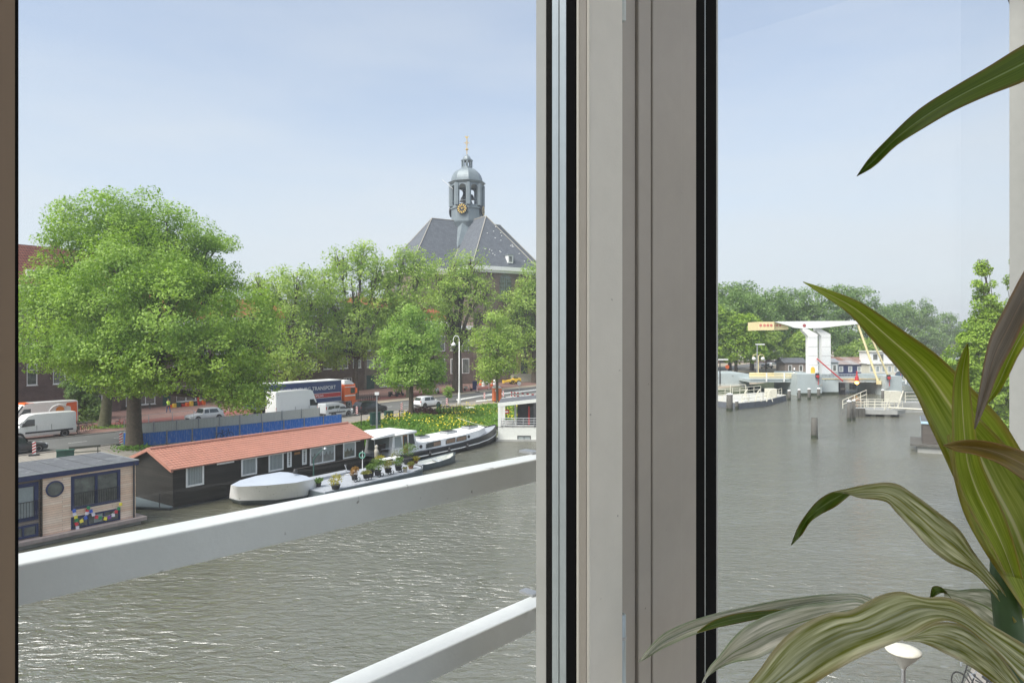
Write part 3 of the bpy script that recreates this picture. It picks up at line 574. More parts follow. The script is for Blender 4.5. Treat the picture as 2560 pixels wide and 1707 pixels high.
# portal
pd = Vector((ray(1310, 900).x, 1, 0))
Tw = church.matrix_basis.inverted() if False else None
ca = church.rotation_euler[2]; Rm = Matrix.Rotation(-ca, 3, 'Z')
def chl(x, y):                                    # pixel -> local position on the front (-y) arm wall plane
    Rw = Matrix.Rotation(ca, 3, 'Z'); p0 = Vector((CH.x, CH.y, 0))+Rw @ Vector((0, -EL, 0)); d = Rw @ Vector((1, 0, 0))
    w = onplane(x, y, p0, d); l = Rm @ (w-Vector((CH.x, CH.y, GZ))); return l.x, l.z
dx0, dz0 = chl(1301, 934); dx1, dz1 = chl(1318, 893); cx = (dx0+dx1)/2; hwd = (dx1-dx0)/2
b = MB(); b.box((cx-hwd-1.0, -EL-.35, dz0-.2), (cx-hwd-.1, -EL-.01, dz1+2.4)); b.box((cx+hwd+.1, -EL-.35, dz0-.2), (cx+hwd+1.0, -EL-.01, dz1+2.4)); b.box((cx-hwd-1.4, -EL-.55, dz1+2.4), (cx+hwd+1.4, -EL-.01, dz1+3.1)); b.box((cx-hwd-.1, -EL-.3, dz1+.02), (cx+hwd+.1, -EL-.01, dz1+.3))
b.build('portal', mat('sandstone', (.52, .43, .25), .8, var=.12), church)
one('door', mat('church_door', (.045, .06, .07), .5, var=.1), church, 'box', (cx-hwd, -EL-.15, dz0), (cx+hwd, -EL-.01, dz1)); one('door_arch_window', M['wpane'], church, 'box', (cx-hwd, -EL-.12, dz1+.32), (cx+hwd, -EL-.01, dz1+2.2))
b = MB()
for k in range(6): b.box((cx-hwd-2.5, -EL-.5-(6-k)*.35, 0), (cx+hwd+2.5, -EL-.5-(5-k)*.35, (k+1)*dz0/6))
b.box((cx-hwd-2.5, -EL-.5, 0), (cx+hwd+2.5, -EL-.011, dz0-.21)); b.build('steps', M['stone'], church)
x0, z0 = chl(1258, 926); x1, z1 = chl(1272, 902); o = one('window', M['white'], church, 'box', (x0-.15, -EL-.1, z0-.15), (x1+.15, -EL-.02, z1+.15)); one('pane', M['wpane'], o, 'box', (x0, -EL-.14, z0), (x1, -EL-.105, z1))
# lantern (axes turned so one clock looks at the camera side)
def zt(y): return CZ+(HZ-y)*165/FP-GZ
lan = MB(); ph = R(22.5)-ca-R(13)+0
def oc(b, prof): b.lathe(prof, 8, (0, 0, 0), ph)
oc(lan, [(1.2, RZ-5.2), (3.4, RZ-1.0), (3.75, RZ-.2), (3.75, zt(526)), (4.0, zt(525)), (4.0, zt(522)), (3.65, zt(521)), (3.65, zt(516))]); lan.build('lantern_base', M['lead'], church)
b = MB(); b.lathe([(.2, RZ-8.5), (2.0, RZ-4.5), (4.0, RZ-.5)], 12); b.T = Matrix.Identity(4)
for k in range(4):
    b.T = Matrix.Rotation(k*math.pi/2+math.pi/4, 4, 'Z'); b.add([(-3.6, 0, RZ-.1), (3.6, 0, RZ-.1), (0, -7.6, RZ-7.2), (0, -3.4, RZ-.1)], [(0, 2, 3), (3, 2, 1)])
b.build('lead_apron', M['lead'], church)
b = MB(); rO = 3.75
zs0, zs1, zs2 = zt(516), zt(474), zt(464)
for k in range(8):
    a = ph+k*math.pi/4; c, s_ = math.cos(a), math.sin(a); b.tube([(rO*c, rO*s_, zs0-.2), (rO*c, rO*s_, zs2)], .62, 6)
b.build('column', M['lead'], church)
for k in range(8):                                # arched spandrels between the columns
    b = MB(); a = ph+(k+.5)*math.pi/4; b.T = Matrix.Rotation(a+math.pi/2, 4, 'Z'); ap = rO*math.cos(math.pi/8); w_ = .95; top = zs2
    arc = [(w_*math.cos(t_), zs1-.3+w_*math.sin(t_)) for t_ in np.linspace(0, math.pi, 9)]
    vs = [(x, y, z) for y in (-ap-.25, -ap+.25) for x, z in arc]+[(x, y, top) for y in (-ap-.25, -ap+.25) for x, z in arc]
    fs = [(i, i+1, 18+i+1, 18+i) for i in range(8)]+[(9+i+1, 9+i, 27+i, 27+i+1) for i in range(8)]+[(i+1, i, 9+i, 9+i+1) for i in range(8)]; b.add(vs, fs)
    b.build('arch', M['lead'], church)
    b = MB(); b.T = Matrix.Rotation(a+math.pi/2, 4, 'Z'); b.box((-1.5, -ap-.2, zt(508)), (1.5, -ap-.1, zt(507.2))); b.build('balustrade', M['lead'], church)
b = MB()
for x, y, z in ((-1, .3, 0), (1.1, -.4, .6), (0, .9, 1.6), (.2, -.9, -.6)): b.lathe([(.75, zs0+1+z), (.6, zs0+1.3+z), (.42, zs0+2+z), (.15, zs0+2.3+z)], 12, (x, y, 0))
for x in (-1.2, 0, 1.2): b.bar((x, -1, zs0), (x*.4, 1, zs1), .25)
b.build('bell_frame', M['black'], church)
b = MB(); oc(b, [(3.9, zs2-.02), (4.25, zt(461)), (4.3, zt(459.5)), (4.55, zt(459)), (4.55, zt(457.3)), (3.95, zt(456))]); b.build('lantern_cornice', M['lead'], church)
b = MB(); b.smooth = True; h0, h1 = zt(456), zt(421)
b.lathe([(3.85*math.cos(t_)**.8, h0+(h1-h0)*math.sin(t_)) for t_ in np.linspace(0, 1.32, 9)]+[(1.25, h1+.1)], 8, (0, 0, 0), ph); o = b.build('dome', M['lead'], church); o.data.polygons.foreach_set('use_smooth', [False]*len(o.data.polygons))
b = MB(); oc(b, [(1.35, h1-.2), (1.3, zt(418))]); oc(b, [(1.25, zt(404)), (1.45, zt(403)), (1.45, zt(400.5)), (1.05, zt(399.5)), (1.0, zt(397)), (.75, zt(392)), (.4, zt(389)), (.12, zt(386))])
for k in range(8): b.tube([(1.15*math.cos(ph+k*math.pi/4), 1.15*math.sin(ph+k*math.pi/4), zt(419)), (1.15*math.cos(ph+k*math.pi/4), 1.15*math.sin(ph+k*math.pi/4), zt(403.5))], .22, 5)
b.build('upper_lantern', M['lead'], church)
b = MB(); b.tube([(0, 0, zt(387)), (0, 0, zt(345))], .09, 6); b.tube([(0, 0, zt(376)), (0, 0, zt(374.5)), (0, 0, zt(373)), (0, 0, zt(371.5))], [.1, .42, .42, .1], 8)
b.T = Matrix.Rotation(-ca, 4, 'Z'); b.bar((-.75, 0, zt(357.5)), (.75, 0, zt(357.5)), .1)
for r_ in (.35,): b.tube([(r_*math.cos(t_), 0, zt(357.5)+r_*math.sin(t_)) for t_ in np.linspace(0, 2*math.pi, 13)], .04, 4)
b.prismy([(-.3, zt(345)), (.1, zt(346)), (.35, zt(343)), (.45, zt(339.5)), (.2, zt(342)), (-.1, zt(342.5)), (-.25, zt(340)), (-.45, zt(341))], -.05, .05)
b.build('weathervane', M['gold'], church)
for k in range(4):                                # four clocks
    a = k*math.pi/2-math.pi/2-R(13)-ca; rC = 1.3; T = Matrix.Rotation(a+math.pi/2, 4, 'Z'); yc = -rO*math.cos(math.pi/8)-.55; zc = zt(529)
    b = MB(); b.T = T; b.lathe([(rC-.05, -.12), (rC, 0), (rC, .1), (rC-.05, .16)], 24, (0, yc, zc), axis='y'); ck = b.build('clock', M['black'], church)
    b = MB(); b.T = T
    for h_ in range(12):
        t_ = h_*math.pi/6; c, s_ = math.sin(t_), math.cos(t_); q1 = Vector((c*.62, yc-.15, zc+s_*.62)); q2 = Vector((c*1.12, yc-.15, zc+s_*1.12)); sd = Vector((s_, 0, -c))*.14
        b.add([tuple(q1-sd*.6), tuple(q1+sd*.6), tuple(q2+sd), tuple(q2-sd)], [(0, 1, 2, 3)])
    b.build('clock_numeral', M['gold'], ck)
    b = MB(); b.T = T
    for t_, ln in ((R(-40), .62), (R(70), .95)): b.prismy([(-.07*math.cos(t_), zc+.07*math.sin(t_)), (.07*math.cos(t_), zc-.07*math.sin(t_)), (ln*math.sin(t_), zc+ln*math.cos(t_))], yc-.22, yc-.18)
    b.lathe([(.13, 0), (.13, .05)], 10, (0, yc-.23, zc), axis='y'); b.build('clock_hand', M['gold'], ck)
one('flagpole', M['white'], church, 'tube', [tuple(Rm @ Vector((-3.2, -2, 0))+Vector((0, 0, zt(477)))), tuple(Rm @ Vector((-5.8, -2, 0))+Vector((0, 0, zt(454))))], .06, 5)
# ================================================================ canal-side houses across the road
def facade(b, x0, x1, z0, z1, holes, rev=.14, y=0):
    xs = sorted({x0, x1} | {h[0] for h in holes} | {h[1] for h in holes}); zs = sorted({z0, z1} | {h[2] for h in holes} | {h[3] for h in holes})
    for i in range(len(xs)-1):
        for j in range(len(zs)-1):
            a, c, e, g = xs[i], xs[i+1], zs[j], zs[j+1]; mxx, mz = (a+c)/2, (e+g)/2
            if any(h[0] < mxx < h[1] and h[2] < mz < h[3] for h in holes): continue
            b.add([(a, y, e), (c, y, e), (c, y, g), (a, y, g)], [(0, 1, 2, 3)])
    for a, c, e, g in holes:
        b.add([(a, y, e), (c, y, e), (c, y, g), (a, y, g), (a, y+rev, e), (c, y+rev, e), (c, y+rev, g), (a, y+rev, g)], [(0, 4, 5, 1), (1, 5, 6, 2), (2, 6, 7, 3), (3, 7, 4, 0)])
def winframe(parent, a, c, e, g, m='white', y=.06, fw=.1, nv=1, top=.28, pane='wpane', name='window', curtain=False):
    b = MB(); w = fw
    b.box((a, y, e), (c, y+.07, e+w)); b.box((a, y, g-w), (c, y+.07, g)); b.box((a, y, e+w), (a+w, y+.07, g-w)); b.box((c-w, y, e+w), (c, y+.07, g-w))
    for k in range(1, nv+1):
        xm = a+(c-a)*k/(nv+1); b.box((xm-w/2, y+.004, e+w), (xm+w/2, y+.066, g-w))
    if top:
        zm = g-(g-e)*top; b.box((a+w, y+.008, zm-w*.4), (c-w, y+.06, zm+w*.4))
    b.box((a-.05, y-.1, e-.08), (c+.05, y+.05, e-.003))
    f = b.build(name, M[m], parent)
    p = MB(); p.add([(a, y+.075, e), (c, y+.075, e), (c, y+.075, g), (a, y+.075, g)], [(0, 1, 2, 3)])
    p.build('pane', [M[pane]], f)
    if curtain:
        p = MB(); p.add([(a+w, y+.072, e+w), (c-w, y+.072, e+w), (c-w, y+.072, e+(g-e)*.55), (a+w, y+.072, e+(g-e)*.55)], [(0, 1, 2, 3)]); p.build('curtain', M['curtain'], f)
    return f
def house(name, label, s0, s1, t, H, wallm, cols, rows, roofm='rooforange', roofh=3.2, depth=11, ww=1.5, wh=1.9, winm='white', nv=1, ground=None, corn='white', dorm=0, g0=3.4, fh=3.1, top=.28):
    o = ST(s0, t, GZ); L = s1-s0
    h = empty(name, o, ANG_U, label, 'house', 'houses facing the canal street')
    holes = []; wins = []
    for r in range(rows):
        z = g0+.8+r*fh
        for c in range(cols):
            x = L*(c+.5)/cols; ex = ww*(.5 if (c % 3) else .62); holes.append((x-ex, x+ex, z, z+wh))
    gh = []
    for gx0, gx1, gz0, gz1, kind in (ground or []): gh.append((gx0, gx1, gz0, gz1))
    b = MB(); facade(b, 0, L, 0, H, holes+gh)
    b.add([(0, depth, 0), (L, depth, 0), (L, depth, H), (0, depth, H), (0, 0, 0), (L, 0, 0), (L, 0, H), (0, 0, H)], [(1, 0, 3, 2), (4, 7, 3, 0), (1, 2, 6, 5)]); b.build('wall', M[wallm], h)
    for i, hh in enumerate(holes): winframe(h, *hh, m=winm, nv=nv if (i % 3 != 1) else 0, top=top, curtain=(i % 4 == 0))
    for (gx0, gx1, gz0, gz1, kind) in (ground or []):
        if kind == 'door': one('door', M['green'], h, 'box', (gx0, .1, gz0), (gx1, .16, gz1))
        else: winframe(h, gx0, gx1, gz0, gz1, m=winm, nv=2, top=0)
    b = MB(); b.box((-.02, -.45, H-.05), (L+.02, .02, H+.35)); b.box((-.01, -.22, H-.6), (L+.01, -.004, H-.051)); b.build('cornice', M[corn], h)
    b = MB(); b.add([(0, -.4, H+.36), (L, -.4, H+.36), (L, 3.4, H+roofh), (0, 3.4, H+roofh), (0, depth, H+.3), (L, depth, H+.3)], [(0, 1, 2, 3), (3, 2, 5, 4)])
    b.add([(0, -.4, H+.36), (0, 3.4, H+roofh), (0, depth, H+.3)], [(0, 1, 2)]); b.add([(L, -.4, H+.36), (L, 3.4, H+roofh), (L, depth, H+.3)], [(0, 2, 1)])
    rf = b.build('roof', M[roofm], h)
    for k in range(2): one('chimney', M['brick_brown'], rf, 'box', (L*(.2+.55*k), 4, H+roofh-1.2), (L*(.2+.55*k)+.9, 4.7, H+roofh+.9))
    for k in range(dorm):
        x = L*(k+.5)/dorm; d = one('dormer', M['white'], h, 'box', (x-.8, .4, H+.6), (x+.8, 3.2, H+2.3)); one('pane', M['wpane'], d, 'box', (x-.6, .36, H+.9), (x+.6, .395, H+2.1))
    return h
# big brick building with red mansard roof, far left
bl = house('brick_building', 'dark brick building with steep red tiled roof at the far left, behind the vans', 18, 44.5, 95, 15.7, 'brick_dark', 9, 4, 'roofred', 5.6, 13, 1.15, 2.6, 'white', 0, [(23.2, 24.6, .4, 2.3, 'w')], dorm=4, g0=3.2, fh=3.2, top=.3)
house('house', 'low shop front house behind the huge elm, with a white shop window', 44.6, 58, 96, 12, 'brick_brown', 4, 2, 'rooforange', 4, 11, 1.8, 2, 'white', 1, [(1, 5, .5, 2.8, 'w'), (6, 7.2, .1, 2.6, 'door'), (8, 12.4, .5, 2.8, 'w')])
house('house', 'brick house with white bay windows behind the middle of the trailer', 58.1, 71.5, 96, 12.6, 'brick_brown', 4, 3, 'rooforange', 3.4, 11, 2.0, 2, 'white', 1, [(1, 4, .6, 2.8, 'w'), (5, 6.2, .1, 2.6, 'door'), (8, 12, .6, 2.8, 'w')], dorm=2)
house('apartment_building', 'dark brown brick flats with white framed windows above the truck cab', 71.6, 88.5, 96, 15.6, 'brick_brown', 5, 4, 'bitumen', .8, 12, 2.0, 1.9, 'white', 1, [(1, 3.2, .8, 2.5, 'w'), (5, 6.2, .1, 2.6, 'door'), (8, 10, 1.2, 2.3, 'w'), (12, 14, .8, 2.5, 'w')], corn='offwhite')
house('apartment_building', 'grey brick flats with a recessed porch, right of the dark brown flats', 88.6, 101, 96, 15.0, 'brick_grey', 4, 4, 'rooforange', 2.6, 12, 1.5, 1.9, 'white', 0, [(.5, 2.6, .1, 2.7, 'door'), (4, 7.5, .3, 2.8, 'w'), (8.5, 12, .3, 2.8, 'w')], corn='stone')
cafe = house('house', 'brown corner house with a teal awning next to the church', 101.1, 113, 96.2, 13, 'brick_brown', 4, 3, 'rooforange', 3, 12, 1.5, 1.9, 'white', 0, [(1, 4, .4, 2.8, 'w'), (5, 6.2, .1, 2.6, 'door'), (7.5, 10.8, .4, 2.8, 'w')])
b = MB(); b.prismy([(0, 0), (.01, 0)], 0, .1) if False else None
b.loft([[(x, -.02-1.5*math.sin(t_), 2.9+1.1*math.cos(t_)) for t_ in np.linspace(0, math.pi/2, 6)] for x in (1, 11)], cap=False, closed=False); b.build('awning', mat('teal_awning', (.02, .17, .16), .7), cafe)
# ================================================================ houseboats and boats
def frame_at(c0, d=U):                            # returns root position and a pixel -> local (x,z) mapper on that facade plane
    def fl(x, y, off=0.0):
        n = Vector((-d.y, d.x, 0)); w = onplane(x, y, c0+n*off, d); return (w-c0).dot(d), w.z
    return fl
Z4 = lambda x, y: (x*.20408, 1100+y*.20408)
Z5 = lambda x, y: (330+x*.26786, 1040+y*.26786)
# --- cedar houseboat (left)
c0 = P(339, 1294, .35); c0.z = 0; fl = frame_at(c0)
def f4(x, y): return fl(*Z4(x, y))
hb = empty('houseboat', c0, ANG_U, 'cedar clad flat roofed houseboat with navy window frames and prayer flags, bottom left', 'houseboat', 'houseboats moored along the far bank')
HT = fl(342, 1150)[1]; D_ = 4.6
xs_ = f4(875, 700)[0]; xe_ = f4(1465, 700)[0]; xm = f4(1165, 700)[0]
zt1, zb1 = f4(1465, 362)[1], f4(1465, 742)[1]; zt2, zb2 = f4(1465, 835)[1], f4(1465, 966)[1]
xl = f4(515, 700)[0]; rc = f4(668, 595); rr = (f4(778, 595)[0]-f4(558, 595)[0])/2
b = MB(); facade(b, xl, 0, .42, HT-.26, [(xs_, xe_, zb1, zt1), (xs_, xe_, zb2, zt2), (rc[0]-rr*.72, rc[0]+rr*.72, rc[1]-rr*.72, rc[1]+rr*.72)], .1)
b.add([(0, 0, .42), (0, D_, .42), (0, D_, HT-.02), (0, 0, HT-.02), (-15, D_, .42), (-15, D_, HT-.02)], [(0, 1, 2, 3), (1, 4, 5, 2)]); b.build('wall', M['cedar'], hb)
b = MB(); xw0, xw1 = f4(100, 700)[0], f4(462, 700)[0]; zu1, zu0 = f4(462, 515)[1], f4(462, 960)[1]; zl1, zl0 = f4(462, 1022)[1], f4(462, 1165)[1]
facade(b, -15, xl-.09, .42, HT-.26, [(xw0, xw1, zu0, zu1), (xw0, xw1, zl0, zl1), (xw0-4, xw1-3.2, zu0, zu1)], .1, y=.05); b.build('side_wall', M['greywood'], hb)
b = MB(); b.box((xl-.09, -.06, .4), (xl-.001, .12, HT-.27)); b.build('corner_post', M['brownwood'], hb)
one('downpipe', M['dark'], hb, 'tube', [(f4(1630, 700)[0], -.09, .42), (f4(1630, 700)[0], -.09, HT-.1)], .05, 6)
b = MB(); b.box((-15, -.12, HT-.26), (.12, -.02, HT)); b.box((.02, -.02, HT-.26), (.12, D_+.1, HT)); b.build('fascia', M['navy'], hb)
b = MB(); b.box((-15, -.14, HT+.002), (.14, -.04, HT+.05)); b.box((.04, -.04, HT+.002), (.14, D_+.1, HT+.05)); b.build('roof_edge', M['steel'], hb)
rf = one('roof', M['bitumen'], hb, 'box', (-15, -.039, HT-.02), (.039, D_+.1, HT+.03))
b = MB()
for k in range(12): b.box((-1.1-k*1.25, 0, HT+.031), (-1.06-k*1.25, D_, HT+.036))
b.build('roof_seam', M['dark'], rf)
def frm(parent, x0, x1, z0, z1, m, w=.1, n=1, y=-.03, d=.09, pane='wpane', nm='window'):
    b = MB(); b.box((x0-.03, y, z0-.03), (x1+.03, y+d, z0+w)); b.box((x0-.03, y, z1-w), (x1+.03, y+d, z1+.03)); b.box((x0-.03, y, z0+w), (x0+w, y+d, z1-w)); b.box((x1-w, y, z0+w), (x1+.03, y+d, z1-w))
    for k in range(1, n+1): xm_ = x0+(x1-x0)*k/(n+1); b.box((xm_-w*.5, y+.003, z0+w), (xm_+w*.5, y+d-.003, z1-w))
    f = b.build(nm, M[m], parent); one('pane', M[pane], f, 'add', [(x0, y+d*.6, z0), (x1, y+d*.6, z0), (x1, y+d*.6, z1), (x0, y+d*.6, z1)], [(0, 1, 2, 3)]); return f
w = frm(hb, xs_, xe_, zb1, zt1, 'navy', .13, 1)
b = MB(); zr = zb1+(zt1-zb1)*.47
b.box((xs_+.08, -.12, zr), (xe_-.08, -.09, zr+.03))
for k in range(26): x = xs_+.1+(xe_-xs_-.2)*k/25; b.box((x-.008, -.115, zb1+.12), (x+.008, -.095, zr))
b.build('window_railing', M['black'], hb)
frm(hb, xs_, xe_, zb2, zt2, 'navy', .06, 2)
one('curtain', M['curtain'], hb, 'box', (f4(1150, 900)[0], -.0, zb2+.1), (f4(1255, 900)[0], .012, zt2-.08))
w = frm(hb, xw0, xw1, zu0, zu1, 'navy', .16, 0, y=.0); one('curtain', M['curtain'], w, 'box', (xw0+.2, .035, zu0+.16), (xw1-.2, .05, zu1-.18))
b = MB(); b.box((xw0, -.08, (zu0+zu1)/2), (xw1, -.05, (zu0+zu1)/2+.03)); [b.box((x, -.075, zu0+.1), (x+.016, -.055, (zu0+zu1)/2)) for x in np.arange(xw0, xw1, .13)]; b.build('window_railing', M['black'], hb)
frm(hb, xw0, xw1, zl0, zl1, 'navy', .09, 1, y=.0); frm(hb, xw0-4, xw1-3.2, zu0, zu1, 'navy', .14, 1, y=.0)
b = MB(); b.smooth = True; b.lathe([(rr*.84, -.02), (rr*.86, .07), (rr, .07), (rr, -.02), (rr*.84, -.02)], 32, (rc[0], -.05, rc[1]), axis='y', cap=False); pw = b.build('porthole', M['navy'], hb)
one('pane', M['wpane'], pw, 'lathe', [(.001, 0), (rr*.86, .0), (rr*.86, .01)], 32, (rc[0], -.03, rc[1]), axis='y')
b = MB(); b.box((-15, -.45, .22), (.45, D_+.3, .415)); b.build('deck_ledge', mat('ledge_wood', (.34, .28, .26), .7, var=.15), hb)
b = MB(); b.box((-15, -.2, -.6), (.2, D_+.2, .218)); b.build('hull', M['concrete'], hb)
# prayer flags
bt = empty('prayer_flags', c0, ANG_U, 'string of colourful prayer flags hung across the low window of the cedar houseboat', 'bunting')
fm = {k: mat('flag_'+k, c, .8, var=.05) for k, c in dict(blue=(.05, .12, .5), white=(.75, .7, .75), red=(.6, .04, .06), green=(.03, .25, .1), yellow=(.85, .72, .08), purple=(.2, .05, .3)).items()}
pts = [(895, 860, 'blue'), (900, 900, 'white'), (915, 935, 'yellow'), (925, 975, 'green'), (925, 1020, 'red'), (935, 1065, 'white'), (985, 985, 'yellow'), (1035, 945, 'blue'), (1050, 890, 'white'), (1055, 850, 'red'), (1070, 825, 'green'), (1100, 865, 'blue'), (1130, 905, 'white'), (1168, 935, 'red'), (1213, 945, 'green'), (1277, 955, 'yellow'), (1325, 940, 'purple'), (1372, 912, 'white'), (1410, 872, 'red'), (1440, 832, 'green'), (1463, 780, 'yellow')]
b = MB(); b.tube([(f4(x, y)[0], -.10, f4(x, y)[1]+.11) for x, y, _ in pts], .006, 4); b.build('string', M['white'], bt)
for i, (x, y, c) in enumerate(pts):
    px, pz = f4(x, y); a = random.uniform(-.35, .35); s_ = .09; b = MB()
    q4 = [(-s_, s_), (s_, s_), (s_, -s_), (-s_, -s_)]; q4 = [(px+u_*math.cos(a)-v_*math.sin(a), -.11-.012*((i+j) % 2)-.03*(v_ < 0), pz+u_*math.sin(a)+v_*math.cos(a)) for j, (u_, v_) in enumerate(q4)]
    b.add(q4, [(3, 2, 1, 0)]); b.build('flag', fm[c], bt)
# --- black houseboat with terracotta roof
c1 = P(432, 1273, 0); fl1 = frame_at(c1)
def f5(x, y): return fl1(*Z5(x, y))
LB = fl1(911, 1130)[0]; EV = 2.72; RG = 3.62; DB = 5.2
bb = empty('houseboat', c1, ANG_U, 'long black weatherboard houseboat with terracotta tiled roof and white windows', 'houseboat', 'houseboats moored along the far bank')
wins = [((505, 470), (665, 632), 0, 1), ((795, 404), (947, 426), 2, 0), ((1021, 388), (1161, 534), 0, 1), ((1276, 356), (1409, 494), 0, 1), ((1449, 330), (1484, 468), 0, 2), ((1589, 309), (1625, 444), 0, 2), ((1661, 288), (1890, 414), 1, 3), ((1971, 250), (2084, 376), 0, 3)]
holes = []
for (xa, ya), (xb, yb), n_, k_ in wins:
    p0 = f5(xa, ya); p1 = f5(xb, yb); holes.append((p0[0], p1[0], p1[1], min(p0[1], EV-.12)))
b = MB(); facade(b, 0, LB, .12, EV, holes, .08)
for x, flip in ((0, 0), (LB, 1)):
    b.add([(x, 0, .12), (x, DB, .12), (x, DB, EV), (x, DB/2, RG-.05), (x, 0, EV)], [(0, 4, 3, 2, 1) if not flip else (0, 1, 2, 3, 4)])
b.add([(0, DB, .12), (LB, DB, .12), (LB, DB, EV), (0, DB, EV)], [(1, 0, 3, 2)]); b.build('wall', M['blackwood'], bb)
for hh, (_, _, n_, k_) in zip(holes, wins):
    f = frm(bb, hh[0], hh[1], hh[2], hh[3], 'white', .085, n_, y=-.04, d=.08)
    w_, h_ = hh[1]-hh[0], hh[3]-hh[2]
    if k_ == 1:
        b = MB(); n2 = 30; pl = [(hh[0]+.08+(w_-.16)*i/n2, -.0+.012*math.sin(i*1.9)) for i in range(n2+1)]
        b.add([(x, y, hh[2]+.08) for x, y in pl]+[(x, y, hh[3]-.08) for x, y in pl], [(i, i+1, n2+2+i, n2+1+i) for i in range(n2)]); b.build('curtain', M['curtain'], f)
    if k_ == 3:
        b = MB(); n2 = 40; pl = [hh[0]+.08+(w_-.16)*i/n2 for i in range(n2+1)]
        b.add([(x, -.002, hh[3]-.08-h_*(.28+.24*abs(math.sin(i/n2*math.pi*(3 if n_ == 0 else 6))))) for i, x in enumerate(pl)]+[(x, -.004, hh[3]-.06) for x in pl], [(i, i+1, n2+2+i, n2+1+i) for i in range(n2)]); b.build('lace_curtain', M['curtain'], f)
    if k_ == 2:
        b = MB(); [b.box((hh[0]+.07, -.035, hh[2]+h_*k/7-.012), (hh[1]-.07, .0, hh[2]+h_*k/7+.012)) for k in range(1, 7)]; b.build('glazing_bar', M['white'], f)
    if k_ == 0:
        b = MB(); [b.box((hh[0]+w_*k/9-.015, -.035, hh[2]+.07), (hh[0]+w_*k/9+.015, .0, hh[3]-.07)) for k in range(1, 9)]; b.build('glazing_bar', M['white'], f)
for xa, xb, ya, yb in ((1015, 1430, 378, 325), (1650, 2120, 292, 222)):
    p0 = f5(xa, ya); p1 = f5(xb, yb); bevel(one('awning_case', M['white'], bb, 'box', (p0[0], -.16, EV-.26), (p1[0], -.045, EV-.13)), .02)
p0 = f5(1512, 360); p1 = f5(1567, 330); one('name_board', M['wood'], bb, 'box', (p0[0], -.04, p0[1]), (p1[0], -.005, p1[1])); 
p0 = f5(1512, 497); p1 = f5(2162, 376); one('rub_strake', M['greywood'], bb, 'box', (p0[0], -.03, p0[1]-.02), (LB, -.002, p0[1]+.03))
# tiled roof: real corrugated tile geometry
def tileroof(x0, x1, y0, z0, y1, z1, pitch=.30, row=.36):
    L = x1-x0; nx = int(L/pitch*6); ny = max(2, int(math.hypot(y1-y0, z1-z0)/row)); V = []; F = []
    nv = Vector((0, -(z1-z0), y1-y0)).normalized()*(1 if y1 > y0 else -1)
    rows = []
    for j in range(ny):
        for e in (0, 1):
            f = (j+e)/ny; lift = .032 if e == 0 else .006
            rows.append([(x0+L*i/nx, y0+(y1-y0)*f, z0+(z1-z0)*f, lift+.017*math.cos(2*math.pi*(x0+L*i/nx)/pitch)) for i in range(nx+1)])
    for r_ in rows: V += [(p[0], p[1]+nv.y*p[3], p[2]+abs(nv.z)*p[3]) for p in r_]
    n = nx+1; F = [(k*n+i, k*n+i+1, (k+1)*n+i+1, (k+1)*n+i) for k in range(len(rows)-1) for i in range(nx)]
    return V, F
b = MB(); ez = EV-.10; ey = -.42
V, F = tileroof(-.35, LB+.75, ey, ez, DB/2, RG, .23, .31); b.add(V, F); V, F = tileroof(-.35, LB+.75, DB+.42, ez, DB/2, RG, .23, .31); b.add(V, F)
b.box((-.35, ey+.02, ez-.05), (LB+.74, ey+.05, ez+.04)); b.add([(-.34, ey, ez-.02), (-.34, DB+.42, ez-.02), (-.34, DB/2, RG-.02), (LB+.74, ey, ez-.02), (LB+.74, DB+.42, ez-.02), (LB+.74, DB/2, RG-.02)], [(0, 3, 5, 2), (1, 2, 5, 4)])
rf = b.build('roof', M['tile_boat'], bb)
b = MB()
for k in range(int((LB+1.1)/.33)): x = -.35+k*.33; b.tube([(x, DB/2, RG+.03), (x+.36, DB/2, RG+.055)], [.11, .12], 8)
b.build('ridge_tile', M['tile_boat'], rf)
b = MB(); xb_ = -.37
for (y0, z0), (y1, z1) in (((ey-.02, ez), (DB/2, RG+.06)), ((DB/2, RG+.06), (DB+.44, ez))): b.add([(xb_, y0, z0-.16), (xb_, y1, z1-.16), (xb_, y1, z1+.06), (xb_, y0, z0+.06), (xb_+.16, y0, z0-.16), (xb_+.16, y1, z1-.16), (xb_+.16, y1, z1+.06), (xb_+.16, y0, z0+.06)], [(0, 3, 2, 1), (4, 5, 6, 7), (3, 7, 6, 2), (0, 1, 5, 4), (0, 4, 7, 3), (1, 2, 6, 5)])
b.build('verge_tile', M['tile_boat'], rf)
b = MB(); b.prism([(-.25, -.12), (LB+.6, -.12), (LB+.6, DB+.1), (-.25, DB+.1), (-1.9, DB*.55)], -.6, .118); b.build('hull', M['hullblack'], bb)
b = MB(); b.prism([(-.3, -.1), (-.01, -.1), (-.01, DB+.1), (-.3, DB+.1), (-1.85, DB*.55)], .12, .2); b.build('bow_deck', M['hullgrey'], bb)
one('mooring_pin', M['black'], bb, 'tube', [(-.6, .5, .2), (-.6, .5, 1.1)], .025, 5)
